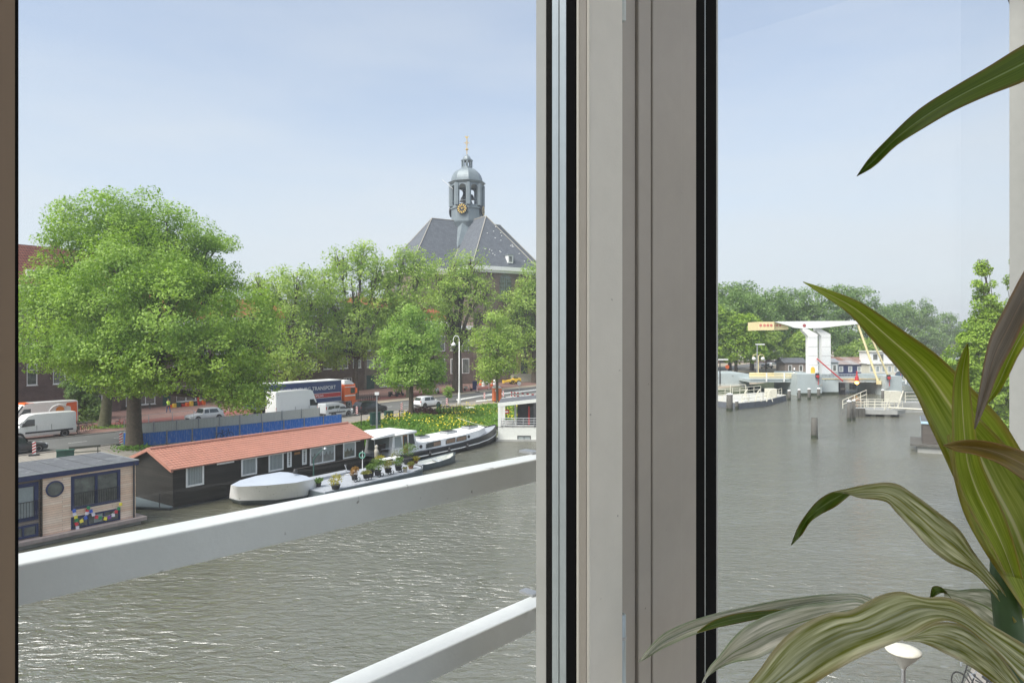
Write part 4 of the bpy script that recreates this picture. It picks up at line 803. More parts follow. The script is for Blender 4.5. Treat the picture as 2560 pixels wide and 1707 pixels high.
# --- covered white boat
root = empty('covered_boat', P(690, 1225, 0), 0, 'boat wrapped in a pale grey and white cover beside the black houseboat', 'boat')
o_ = Vector(root.location)
def rel(x, y, z): p = P(x, y, z); return (p.x-o_.x, p.y-o_.y, z)
top = [rel(577, 1212, 1.35), rel(596, 1216, 1.45), rel(665, 1213, 1.5), rel(740, 1206, 1.5), rel(783, 1197, 1.4), rel(765, 1189, 1.5), rel(720, 1180, 1.7), rel(700, 1179, 1.75), rel(640, 1189, 1.55), rel(600, 1200, 1.42)]
bot = [rel(573, 1244, .35), rel(598, 1251, .35), rel(690, 1249, .35), rel(760, 1240, .35), rel(802, 1226, .35)]
bot += [(t[0]+.25, t[1]+.35, .35) for t in top[5:]]
b = MB(); b.smooth = True; b.add(top+[(sum(t[0] for t in top)/10, sum(t[1] for t in top)/10, 1.75)], [(i, (i+1) % 10, 10) for i in range(10)]); b.build('cover_top', M['coverblue'], root)
b = MB(); b.smooth = True; b.loft([bot, top], cap=False); b.build('cover_side', M['coverwhite'], root)
hull = [((p[0]*.93), p[1]*.93, .0) for p in bot]; low = [((p[0]*.8), p[1]*.8, -.5) for p in bot]; up2 = [(p[0]*1.01, p[1]*1.01, .345) for p in bot]
b = MB(); b.loft([low, hull, up2]); b.build('hull', M['hullgrey'], root)
b = MB(); b.smooth = True; b.lathe([(.14, 0), (.16, .15), (.1, .3), (.0, .34)], 10, rel(738, 1183, 1.7)); b.build('vent', M['black'], root)
# --- plant pontoon
o_ = ST(34, 38.4); root = empty('pontoon', o_, ANG_U, 'low grey deck pontoon crowded with potted plants in front of the black houseboat', 'pontoon')
poly = [(-4.0, -2.1), (4.6, -2.1), (5.7, -1.9), (6.5, -1.2), (6.8, -.2), (6.6, .9), (5.9, 1.9), (5.2, 2.25), (-4.0, 2.25)]
b = MB(); b.prism(poly, -.5, .68); b.build('hull', M['hullgrey'], root); b = MB(); b.prism([(x*.985, y*.96) for x, y in poly], .681, .74); b.build('deck', M['deckgrey'], root)
b = MB(); b.box((-3.8, 1.3, .741), (1.4, 2.1, .93)); b.build('cabin_top', M['deckgrey'], root)
b = MB(); b.tube([(x*1.0, y*1.0, .80) for x, y in poly[1:8]], .045, 5); b.build('rub_rail', M['steel'], root)
def flatleaves(n, r, h, m, parent, size, z0=0, name='foliage', flat=1):
    p = rng.normal(size=(n, 3)); p /= np.linalg.norm(p, axis=1)[:, None]; p *= (.35+.65*rng.random((n, 1))); p = p*[r, r, h/2]; p += rng.normal(size=(1, 3))*0; p[:, 0] += r*.25*np.sin(p[:, 2]*7); p[:, 2] += z0+h/2
    return quadmesh(name, leaves(p, size, (0, 0, .5), 1, .6), m, parent)
M['lf_y'] = leafmat('yellow_shrub_leaves', (.25, .24, .02), (.5, .42, .06)); M['lf_o'] = leafmat('russet_shrub_leaves', (.22, .11, .03), (.35, .22, .06))
M['lf_g'] = leafmat('pot_plant_leaves', (.07, .14, .03), (.19, .27, .06)); M['lf_yg'] = leafmat('olive_shrub_leaves', (.16, .17, .03), (.28, .27, .07))
def pot(x, y, r, h, fr, fh, lm, label, wheels=False, z=.742, pm='dark', stem=False, n=240):
    p = P(x, y, z); root = empty('potted_plant', p, ANG_U, label, 'plant', 'potted plants on the pontoon')
    hz = .14 if wheels else 0
    b = MB(); b.smooth = True; b.lathe([(r*.72, hz), (r*.95, hz+h*.9), (r*1.04, hz+h*.9), (r*1.04, hz+h), (r*.9, hz+h), (r*.85, hz+h*.85), (.001, hz+h*.85)], 14); b.build('pot', M[pm], root)
    if wheels:
        for xx in (-.12, .16): b = MB(); b.lathe([(.13, -.02), (.16, -.02), (.16, .02), (.13, .02), (.13, -.02)], 14, (xx+r*.3, -r*.75, .16), axis='y', cap=False); b.box((xx+r*.3-.13, -r*.75-.01, .15), (xx+r*.3+.13, -r*.75+.01, .17)); b.build('wheel', M['black'], root)
    if stem: one('stem', M['bark'], root, 'tube', [(0, 0, h*.8), (.05, 0, h+fh*.5)], [.04, .02], 5)
    flatleaves(int(n*1.5), fr*1.3, fh*1.25, M[lm], root, .10, hz+h*.85+(.25*fh if stem else 0)); return root
pot(839, 1222, .33, .3, .42, .62, 'lf_y', 'wide dark pot with mixed yellow and russet shrub, nearest the covered boat')
pot(886, 1204, .24, .34, .26, .55, 'lf_o', 'russet shrub in a dark wheeled pot, second from the covered boat', True)
pot(915, 1200, .25, .34, .32, .22, 'lf_yg', 'low yellow sedum in a dark wheeled pot beside the russet shrub', True)
pot(944, 1192, .28, .36, .5, .85, 'lf_g', 'biggest green bush in a dark wheeled pot at the middle of the row', True, n=420)
pot(970, 1186, .28, .36, .38, .55, 'lf_yg', 'olive green bush in a dark wheeled pot right of the biggest bush', True)
pot(996, 1180, .29, .4, .33, .62, 'lf_g', 'upright light green shrub in a dark wheeled pot, fourth wheeled pot to the right', True)
pot(1013, 1180, .17, .3, .15, .12, 'lf_yg', 'small pale ribbed pot with hardly any plant at the rounded end of the pontoon', pm='stone', n=60)
pot(1027, 1171, .22, .22, .24, .3, 'lf_yg', 'squat brown pot with spiky grass at the rounded end of the pontoon', pm='terracotta')
pot(1020, 1160, .4, .5, .6, .9, 'lf_g', 'tall dark tub with a small bushy tree beside the dinghy', stem=True, n=420)
pot(1038, 1158, .25, .22, .3, .35, 'lf_y', 'clay pot with a yellow shrub at the tip of the pontoon', pm='terracotta')
pot(949, 1158, .25, .2, .38, .42, 'lf_y', 'rounded bright yellow shrub beside the white statue')
pot(986, 1152, .14, .2, .35, .6, 'lf_yg', 'small white urn on the table with a thin airy plant', pm='white', z=1.25, n=80)
pot(796, 1216, .2, .25, .26, .34, 'lf_g', 'small green shrub half hidden behind the covered boat')
pot(926, 1192, .3, .6, .3, .4, 'lf_g', 'tall black barrel with a leafy climber behind the biggest bush')
p = P(941, 1153, .742); st = empty('statue', p, 0, 'weathered pale garden statue standing by the yellow shrub', 'statue')
b = MB(); b.smooth = True; b.lathe([(.18, 0), (.2, .1), (.13, .16), (.12, .35), (.19, .5), (.17, .7), (.21, .85), (.13, 1.0), (.08, 1.05), (.14, 1.15), (.13, 1.3), (.04, 1.38)], 12); b.build('figure', M['stone'], st)
b = MB(); b.box((-.16, -.16, 0), (.16, .16, .1)); b.build('base', M['concrete'], st)
p = P(975, 1160, .742); tb = empty('garden_table', p, ANG_U, 'white topped garden table between the potted bushes', 'table')
one('tabletop', M['white'], tb, 'box', (-.9, -.35, .48), (.9, .35, .52)); [one('leg', M['dark'], tb, 'box', (x-.03, y-.03, 0), (x+.03, y+.03, .479)) for x in (-.8, .8) for y in (-.28, .28)]
b = MB(); b.T = Matrix.Translation(P(864, 1187, .742)); b.tube([(0, 0, .02), (.1, 0, .35), (-.1, .1, .75)], .025, 5); b.tube([(-.35, 0, .12), (-.1, 0, .03), (.2, 0, .04), (.42, 0, .2)], .03, 5); b.tube([(0, .1, 0), (0, .1, .8)], .015, 5)
tag(b.build('anchor', M['steel']), 'grey folding anchor lying against the black houseboat wall', 'anchor')
p = P(906, 1176, .742); hr = empty('hose_reel', p, 0, 'green hose hung on a white standpipe by the black houseboat corner', 'hose')
one('pole', M['white'], hr, 'tube', [(0, 0, 0), (0, 0, 1.55)], .03, 6); b = MB(); b.smooth = True; [b.tube([(r_*math.cos(t_), -.06-.03*j, 1.2+r_*math.sin(t_)) for t_ in np.linspace(0, 2*math.pi, 15)], .025, 5) for j, r_ in enumerate((.2, .24, .22))]; b.build('hose', M['lf_g'] if False else mat('hose_green', (.12, .33, .25), .5), hr)
p = P(784, 1192, .742); lp = empty('deck_lamp', p, 0, 'dark green lamp post with slanting arm in front of the houseboat windows', 'lamp post')
px, pz = onplane(780, 1148, p, Vector((1, 0, 0))), None; tz = px.z-.74
b = MB(); b.tube([(0, 0, 0), (0, 0, tz)], [.06, .045], 8); b.tube([(0, 0, tz), (.35, 0, tz+.45), (.8, 0, tz+.82)], .04, 6); b.build('pole', M['green'], lp); one('lamp_head', M['steel'], lp, 'lathe', [(.0, .1), (.08, .08), (.14, -.02), (.0, -.05)], 10, (.85, 0, tz+.8))
# --- white barge with wheelhouse
o_ = ST(41, 44.05); bg = empty('barge', o_, ANG_U, 'long white and black barge with a wheelhouse and wooden door, moored by the grassy bank', 'boat')
def hullsec(x, hw, zt_, zk=-.4, fl_=1.0):
    return [(x, -hw*fl_, zt_), (x, -hw*.98, zt_*.35), (x, -hw*.85, -.1), (x, -hw*.45, zk), (x, hw*.45, zk), (x, hw*.85, -.1), (x, hw*.98, zt_*.35), (x, hw*fl_, zt_)]
secs = [(-.2, 1.2, .95), (.6, 1.8, .88), (2.5, 2.1, .82), (6, 2.15, .80), (10, 2.12, .86), (13, 1.95, 1.0), (15.2, 1.55, 1.18), (16.9, .95, 1.35), (18.0, .4, 1.5), (18.6, .06, 1.62)]
b = MB(); b.smooth = True; b.loft([hullsec(*s_) for s_ in secs], closed=False, cap=False); b.build('hull', M['hullblack'], bg)
b = MB(); b.add([p for x, hw, z_ in secs for p in ((x, -hw*.97, z_-.07), (x, hw*.97, z_-.07))], [(2*i, 2*i+2, 2*i+3, 2*i+1) for i in range(len(secs)-1)]); b.build('deck', M['deckgrey'], bg)
for sgn in (-1, 1):
    b = MB(); b.tube([(x, sgn*hw*1.0, z_+.01) for x, hw, z_ in secs], .05, 5); b.build('gunwale', M['hullblack'], bg)
    b = MB(); b.tube([(x, sgn*(hw*.985+.03), z_*.42+.05) for x, hw, z_ in secs[1:]], .06, 5); b.build('rubbing_strake', M['white'], bg)
tr = [(4.4, 1.72, .82, 1.55), (7, 1.8, .8, 1.52), (11, 1.75, .86, 1.55), (14, 1.45, 1.05, 1.68), (15.5, 1.0, 1.2, 1.78)]
b = MB(); b.loft([[(x, -hw, z0), (x, -hw+.14, z1-.04), (x, -hw+.3, z1), (x, 0, z1+.1), (x, hw-.3, z1), (x, hw-.14, z1-.04), (x, hw, z0)] for x, hw, z0, z1 in tr], closed=True); b.build('cabin_trunk', M['white'], bg)
def side(x): # trunk side half width at x
    xs0 = [t[0] for t in tr]; return np.interp(x, xs0, [t[1] for t in tr]), np.interp(x, xs0, [t[2] for t in tr]), np.interp(x, xs0, [t[3] for t in tr])
def bx(px_, t_=42.3): r = (px_-1280)/FP; Y = t_/(.575-.818*r); return .575*r*Y+.818*Y-41
for xa, xb, cur in ((1065, 1101, 1), (1114, 1138, 2), (1141, 1166, 2)):
    a, c = bx(xa), bx(xb); hw, z0, z1 = side((a+c)/2); h_ = z1-z0; r_ = min(.18, h_*.3)
    b = MB(); pr = [(a, z0+h_*.2), (c, z0+h_*.24), (c, z0+h_*.8), (c-.1, z0+h_*.88), (a+.3, z0+h_*.82), (a+.1, z0+h_*.7)]
    f = b.prismy(pr, -hw-.02, -hw+.14).build('window', M['cglass'], bg)
    m_ = (a+c)/2 if cur == 1 else a+.08; one('curtain', mat('brown_curtain', (.30, .2, .13), .8), f, 'prismy', [(m_, z0+h_*.26), (c-.06, z0+h_*.3), (c-.06, z0+h_*.78), (m_, z0+h_*.76)], -hw-.03, -hw-.021)
for xa in (1053, 1174):
    a = bx(xa); hw, z0, z1 = side(a); one('porthole', M['black'], bg, 'lathe', [(.15, 0), (.15, .1)], 14, (a, -hw-.03, (z0+z1)/2), axis='y')
for xa, xb in ((1045, 1070), (1113, 1139), (1167, 1191)):
    a, c = bx(xa, 43.8), bx(xb, 43.8); z1 = side((a+c)/2)[2]; h = bevel(one('roof_hatch', M['steel'], bg, 'box', (a, -.5, z1+.06), (c, .5, z1+.28)), .05); one('pane', M['cglass'], h, 'box', (a+.12, -.4, z1+.282), (c-.12, .4, z1+.30))
# wheelhouse
w0, w1 = 1.2, 4.4; zr_ = 2.62; hw = 1.7
b = MB()
b.add([(w0, -hw, .8), (w1+.3, -hw, .8), (w1-.35, -hw+.12, zr_), (w0+.3, -hw+.12, zr_), (w0, hw, .8), (w1+.3, hw, .8), (w1-.35, hw-.12, zr_), (w0+.3, hw-.12, zr_)], [(0, 1, 2, 3), (1, 5, 6, 2), (5, 4, 7, 6), (4, 0, 3, 7)]); b.build('wheelhouse', M['white'], bg)
b = MB(); b.prismy([(-.9, 2.50), (w1-.1, zr_), (w1-.1, zr_+.08), (1.5, zr_+.16), (-.9, 2.60)], -hw-.05, hw+.05); b.build('wheelhouse_roof', M['white'], bg)
b = MB(); b.smooth = True; b.lathe([(.09, 0), (.09, 2.6)], 10, (1.5, -hw-.16, zr_-.02), axis='x'); b.build('rolled_awning', M['white'], bg)
for a, c, z0, z1 in ((1.6, 2.45, 1.45, 2.4), (3.35, 4.05, 1.5, 2.45)):
    off = lambda z: -hw+.12*(z-.8)/(zr_-.8)-.015
    f = MB(); f.add([(a, off(z0), z0), (c+.1, off(z0), z0), (c-.05, off(z1), z1), (a+.05, off(z1), z1)], [(0, 1, 2, 3)]); o = f.build('window', M['cglass'] if a > 3 else M['curtain'], bg)
f = MB(); f.add([(w1+.26, -1.5, 1.0+.45), (w1+.26, 1.5, 1.45), (w1-.18, 1.35, 2.45), (w1-.18, -1.35, 2.45)], [(0, 1, 2, 3)]); f.T = Matrix.Translation((.06, 0, 0)); f.build('windscreen', M['cglass'], bg)
off = -hw-.02; b = MB(); b.add([(2.6, off, .85), (3.25, off, .85), (3.2, off+.12, 2.55), (2.65, off+.12, 2.55)], [(0, 1, 2, 3)]); dr = b.build('door', M['wood'], bg)
b = MB(); b.add([(2.72, off+.02, 1.55), (3.14, off+.02, 1.55), (3.12, off+.07, 2.35), (2.74, off+.07, 2.35)], [(0, 1, 2, 3)]); b.build('pane', M['cglass'], dr)
f = MB(); f.add([(w0-.01, -1.3, 1.1), (w0-.01, 1.3, 1.1), (w0+.22, 1.2, 2.4), (w0+.22, -1.2, 2.4)], [(3, 2, 1, 0)]); f.T = Matrix.Translation((-.04, 0, 0)); f.build('aft_curtain', M['curtain'], bg)
b = MB()
for y in (-1.6, 1.6): b.bar((-.7, y, .88), (-.7, y, 2.52), .05)
b.build('canopy_post', M['steel'], bg)
b = MB(); [b.tube([(x, -2.0, .9), (x, -2.0, 1.6)], .018, 4) for x in (1.2, 2.2, 3.6)]; b.tube([(-.2, -1.9, 1.6), (1.2, -2.0, 1.6), (4.4, -2.0, 1.55)], .018, 4); b.build('guard_rail', M['steel'], bg)
bn = empty('garden_bench', ST(41.9, 42.9, .85), ANG_U, 'dark slatted wooden bench on the stern of the white barge', 'bench')
one('seat', M['brownwood'], bn, 'box', (-.6, -.2, .4), (.6, .25, .45)); b = MB(); [b.box((x-.03, .26, .46), (x+.03, .29, .9)) for x in np.linspace(-.55, .55, 11)]; b.box((-.6, .255, .9), (.6, .3, .97)); b.build('backrest', M['brownwood'], bn)
[one('leg', M['brownwood'], bn, 'box', (x-.035, y-.035, 0), (x+.035, y+.035, .399)) for x in (-.55, .55) for y in (-.15, .2)]
for fx in (5.5, 8.2, 11):
    hw_ = np.interp(fx, [s_[0] for s_ in secs], [s_[1] for s_ in secs]); b = MB(); b.smooth = True; b.lathe([(.03, .28), (.11, .2), (.12, -.15), (.03, -.25)], 8, (fx, -hw_-.13, .45)); b.tube([(fx, -hw_-.13, .72), (fx, -hw_, .88)], .012, 4); b.build('fender', M['dark'], bg)
b = MB(); b.tube([(17.6, .3, 1.5), (20, 4, 1.3), (21.5, 8, 1.6)], .02, 4); b.tube([(.2, 1.2, .95), (-2, 6, 1.1), (-3, 10, 1.6)], .02, 4); b.build('mooring_rope', M['cream'], bg)
# --- dinghy
o_ = ST(41.6, 39.3); dg = empty('dinghy', o_, ANG_U+R(2), 'open grey dinghy with a covered outboard motor in front of the barge', 'boat')
ds = [(0, .72, .5), (1, .86, .46), (2.5, .9, .46), (4, .78, .52), (5, .45, .62), (5.6, .08, .72)]
b = MB(); b.smooth = True; b.loft([hullsec(*s_, zk=-.15) for s_ in ds], closed=False, cap=False); b.add(hullsec(*ds[0], zk=-.15), [(0, 1, 2, 3, 4, 5, 6, 7)]); b.build('hull', M['hullgrey'], dg)
b = MB(); b.loft([[(x, -hw*.9, z_), (x, -hw*.8, .18), (x, hw*.8, .18), (x, hw*.9, z_)] for x, hw, z_ in [(s_[0]+.08 if i < 5 else s_[0]-.1, s_[1], s_[2]) for i, s_ in enumerate(ds)]], closed=False, cap=False); b.build('inside', M['offwhite'], dg)
for sgn in (-1, 1): b = MB(); b.tube([(x, sgn*hw, z_+.02) for x, hw, z_ in ds], .045, 5); b.build('gunwale', M['hullgrey'], dg)
b = MB(); b.box((1.2, -.75, .3), (1.5, .75, .34)); b.box((3.3, -.7, .34), (3.6, .7, .38)); b.build('thwart', M['deckgrey'], dg)
b = MB(); b.smooth = True; b.lathe([(.1, 0), (.22, .1), (.26, .3), (.2, .42), (.05, .48)], 12, (.3, .1, .35)); b.build('outboard_cover', mat('tarpaulin_blue_grey', (.12, .17, .19), .6), dg)
# --- white modern houseboat at the right of the left pane
c2 = P(1245, 1102, 0); dX = Vector((1, -.035, 0)).normalized(); fl2 = frame_at(c2, dX); A2 = math.atan2(dX.y, dX.x)
mh = empty('houseboat', c2, A2, 'modern off-white houseboat with an open terrace and horizontal railing, right of the barge', 'houseboat', 'houseboats moored along the far bank')
ZX = lambda x, y: (900+x*.2232, 850+y*.2232)
def f2(x, y, off=0): return fl2(*ZX(x, y), off)
zd = f2(1565, 978)[1]; zf0 = f2(1560, 745)[1]; zt0 = f2(1540, 706)[1]; L2 = 15; tilt = (f2(1975, 700)[1]-zf0)/(f2(1975, 700)[0]-f2(1560, 745)[0]); tilt = min(tilt, .16)
Wl, Wr = f2(1765, 1100)[0], f2(1910, 1100)[0]; wz1, wz0 = f2(1765, 1072)[1], f2(1765, 1130)[1]
b = MB(); facade(b, 0, L2, .2, zd, [(Wl, Wr, wz0, wz1)], .1); b.add([(0, 0, .2), (0, 6, .2), (0, 6, zd), (0, 0, zd), (L2, 6, .2), (L2, 6, zd)], [(1, 0, 3, 2), (4, 1, 2, 5)]); b.build('wall', M['offwhite'], mh)
frm(mh, Wl, Wr, wz0, wz1, 'dark', .05, 1, y=-.02, pane='curtain')
b = MB(); b.box((0, 0, zd+.001), (L2, 6, zd+.1)); b.build('terrace_floor', M['concrete'], mh)
b = MB(); b.add([(-.02, y, z) for y in (-.02, .1) for z in (zf0, zt0)]+[(L2, y, z+tilt*L2) for y in (-.02, .1) for z in (zf0, zt0)], [(0, 4, 5, 1), (3, 7, 6, 2), (1, 5, 7, 3), (0, 2, 6, 4), (0, 1, 3, 2)]); b.build('fascia', M['offwhite'], mh)
b = MB(); b.add([(0, .1, zt0-.03), (L2, .1, zt0-.03+tilt*L2), (L2, 6, zt0-.03+tilt*L2), (0, 6, zt0-.03), (0, .1, zt0-.15), (L2, .1, zt0-.15+tilt*L2), (L2, 6, zt0-.15+tilt*L2), (0, 6, zt0-.15)], [(0, 1, 2, 3), (7, 6, 5, 4), (3, 2, 6, 7), (0, 3, 7, 4)]); b.build('roof', M['bitumen'], mh)
b = MB(); b.box((0, 0, zd+.1), (.3, .3, zf0+.05)); b.box((0, 5.7, zd+.1), (.3, 6, zf0+.05)); b.box((.55, .02, zd+.1), (.75, .22, zf0+.1)); b.build('post', M['offwhite'], mh)
xk = f2(1725, 850)[0]; b = MB(); b.box((xk+.3, 1.6, zd+.1), (L2, 6, zf0+.25)); b.build('cabin', M['dark'], mh); b = MB(); b.box((xk, 1.4, zd+.1), (xk+.22, 1.6, zf0+.2)); b.build('post', M['offwhite'], mh)
xr0 = f2(1870, 850)[0]; one('sliding_door', M['cglass'], mh, 'box', (xr0, 1.5, zd+.1), (xr0+1.3, 1.59, zf0+.1)); one('red_curtain', M['red'], mh, 'box', (xr0+.1, 1.46, zd+.15), (xr0+.3, 1.495, zf0-.1))
b = MB(); b.box((f2(1945, 850)[0], .0, zd+.1), (f2(1945, 850)[0]+.25, .25, zf0+.5)); b.build('column', M['dark'], mh)
b = MB(); zz = [zd+.25, zd+.5, zd+.75, zd+1.0]
for z_ in zz: b.tube([(.3, -.04, z_), (L2, -.04, z_)], .03, 5)
for x in np.arange(.4, L2, 1.15): b.tube([(x, -.04, zd), (x, -.04, zd+1.0)], .03, 5)
b.build('terrace_railing', M['steel'], mh)
b = MB(); b.box((-.2, -.3, -.6), (L2, 6.3, .19)); b.build('hull', M['concrete'], mh)
# ================================================================ vehicles
def wheel(parent, x, y, r=.32, w=.2, rim='rim'):
    b = MB(); b.smooth = True; b.lathe([(r*.62, -w/2), (r*.93, -w/2), (r, -w*.3), (r, w*.3), (r*.93, w/2), (r*.62, w/2)], 20, (x, y, r), axis='y'); o = b.build('wheel', M['tyre'], parent)
    b = MB(); b.lathe([(r*.15, -w*.42), (r*.6, -w*.51), (r*.66, -w*.54), (r*.66, w*.54), (r*.6, w*.51), (r*.15, w*.42)], 16, (x, y, r), axis='y'); b.build('rim', M[rim], o); return o
def body(name, st, m, parent):
    """st: stations (x, half width, z bottom, z belt, z roof, roof half width); roof==belt where there is no cabin"""
    rings = []
    for x, w, zb, zt_, zr, wr in st:
        rings.append([(x, 0, zb), (x, -w*.9, zb), (x, -w, zb+.12), (x, -w*1.0, (zb+zt_)/2), (x, -w*.96, zt_), (x, -wr, zr), (x, -wr*.55, zr+.03), (x, 0, zr+.045), (x, wr*.55, zr+.03), (x, wr, zr), (x, w*.96, zt_), (x, w, (zb+zt_)/2), (x, w, zb+.12), (x, w*.9, zb)])
    b = MB(); b.smooth = True; b.loft(rings); o = b.build(name, M[m] if isinstance(m, str) else m, parent)
    md = o.modifiers.new('split', 'EDGE_SPLIT'); md.split_angle = R(40); return o
def sidepoly(name, poly, yf, m, parent, both=True):
    for sg in ((-1, 1) if both else (-1,)):
        b = MB(); vs = [(x, sg*yf(x, z), z) for x, z in poly]; b.add(vs, [tuple(range(len(vs))) if sg < 0 else tuple(reversed(range(len(vs))))]); b.build(name, M[m], parent)
def lights(parent, xf, xr, w, zf, zr_, hf=.14, hr=.2, pl=True):
    lm = M['hl']; tm = M['tl']
    for sg in (-1, 1):
        one('headlight', lm, parent, 'box', (xf-.12, sg*(w-.32), zf), (xf+.01, sg*(w-.04), zf+hf)); one('tail_light', tm, parent, 'box', (xr-.015, sg*(w-.2), zr_), (xr+.12, sg*(w+.004), zr_+hr))
    if pl: one('licence_plate', M['yellow'], parent, 'box', (xf-.02, -.26, .42), (xf+.03, .26, .53)); one('licence_plate', M['yellow'], parent, 'box', (xr-.03, -.26, .55), (xr+.02, .26, .66))
M['hl'] = mat('headlight_glass', (.6, .62, .63), .1, var=0); M['tl'] = mat('tail_light_glass', (.5, .02, .02), .2, var=0)
for k, c in dict(car_white=(.82, .83, .84), car_silver=(.6, .62, .63), car_black=(.014, .015, .017), car_grey=(.05, .053, .058), van_white=(.86, .86, .84), car_blue=(.05, .09, .13), car_sand=(.3, .3, .28)).items():
    M[k] = mat(k+'_lacquer', c, .28, var=.03, coat=.6)
def car(color, label, L=4.2, W=.86, H=1.48, kind='hatch', group='cars parked and waiting along the street', name='car'):
    root = empty(name, (0, 0, 0), 0, label, 'car', group); h = L/2; zb = .24; bl = .92*H/1.48; hd = .80*H/1.48
    rear = {'hatch': [(-h, W*.8, zb+.1, .78*H/1.48, .80*H/1.48, W*.72), (-h+.06, W*.93, zb, bl*.95, bl, W*.8), (-h+.45, W, zb, bl, H*.93, W*.70), (-h+.9, W, zb, bl, H-.02, W*.73)],
            'suv': [(-h, W*.86, zb+.1, .9, .95, W*.8), (-h+.05, W*.96, zb, bl, bl+.1, W*.84), (-h+.35, W, zb, bl+.02, H*.95, W*.74), (-h+.8, W, zb, bl, H, W*.77)],
            'sedan': [(-h, W*.8, zb+.1, .8, .82, W*.7), (-h+.08, W*.93, zb, .92, .93, W*.75), (-h+.9, W, zb, .93, .97, W*.74), (-h+1.5, W, zb, bl, H*.94, W*.68)]}[kind]
    st = rear+[(-.25, W, zb, bl*.99, H, W*.73), (.35, W, zb, bl*.97, H*.97, W*.71), (h-1.55, W, zb, bl*.96, bl*1.0, W*.80), (h-1.3, W, zb, hd*1.08, hd*1.1, W*.8), (h-.55, W*.98, zb, hd, hd+.01, W*.72), (h-.14, W*.88, zb, hd*.85, hd*.86, W*.65), (h, W*.7, zb+.06, hd*.68, hd*.69, W*.5)]
    bo = body('body', st, color, root)
    def yf(x, z): return W*.96+(W*.735-W*.96)*min(1, max(0, (z-bl)/(H-bl)))+.012
    x2 = -h+(.75 if kind != 'sedan' else 1.5)
    sidepoly('side_window', [(x2, bl+.03), (-.2, bl+.03), (-.2, H-.1), (x2+.18, H-.12)], yf, 'cglass', root); sidepoly('side_window', [(-.12, bl+.03), (h-1.62, bl+.03), (.38, H-.12), (-.12, H-.1)], yf, 'cglass', root)
    b = MB(); b.add([(h-1.5, -W*.78, bl+.03), (h-1.5, W*.78, bl+.03), (.44, W*.66, H-.06), (.44, -W*.66, H-.06)], [(0, 1, 2, 3)]); b.T = Matrix.Identity(4); o = b.build('windscreen', M['cglass'], root); o.location = (.045, 0, .02)
    zr0 = bl+.08; xr1 = -h+(.42 if kind != 'sedan' else 1.45)
    b = MB(); b.add([(-h+(.08 if kind != 'sedan' else .95), -W*.74, zr0), (-h+(.08 if kind != 'sedan' else .95), W*.74, zr0), (xr1, W*.64, H*.9), (xr1, -W*.64, H*.9)], [(3, 2, 1, 0)]); o = b.build('rear_window', M['cglass'], root); o.location = (-.06, 0, .02)
    for x in (-h+.78, h-.82):
        for sg in (-1, 1):
            wheel(root, x, sg*(W-.09)); 
            b = MB(); b.lathe([(.37, 0), (.37, .012)], 18, (x, sg*(W+.004)-.006, .33), axis='y'); b.build('wheel_arch', M['dark'], root)
    lights(root, h-.08, -h+.05, W*.93, .58*H/1.48, .72*H/1.48)
    for sg in (-1, 1): one('mirror', M[color], root, 'box', (.6, sg*W*.98, bl), (.78, sg*(W+.16), bl+.14))
    one('bumper', M['dark'], root, 'box', (-h-.03, -W*.8, .3), (-h+.1, W*.8, .42)); one('grille', M['dark'], root, 'box', (h-.1, -W*.45, .3), (h+.012, W*.45, .48))
    return root
def place(o, gx, gy, head, wy=0, wx=0):
    """put local point (wx,wy,0) of the vehicle on the ground pixel; head measured from +Y towards +X (degrees)"""
    a = R(90-head); o.rotation_euler = (0, 0, a); p = G(gx, gy); o.location = p-Matrix.Rotation(a, 3, 'Z') @ Vector((wx, wy, 0)); o.location.z = GZ+.005; return o
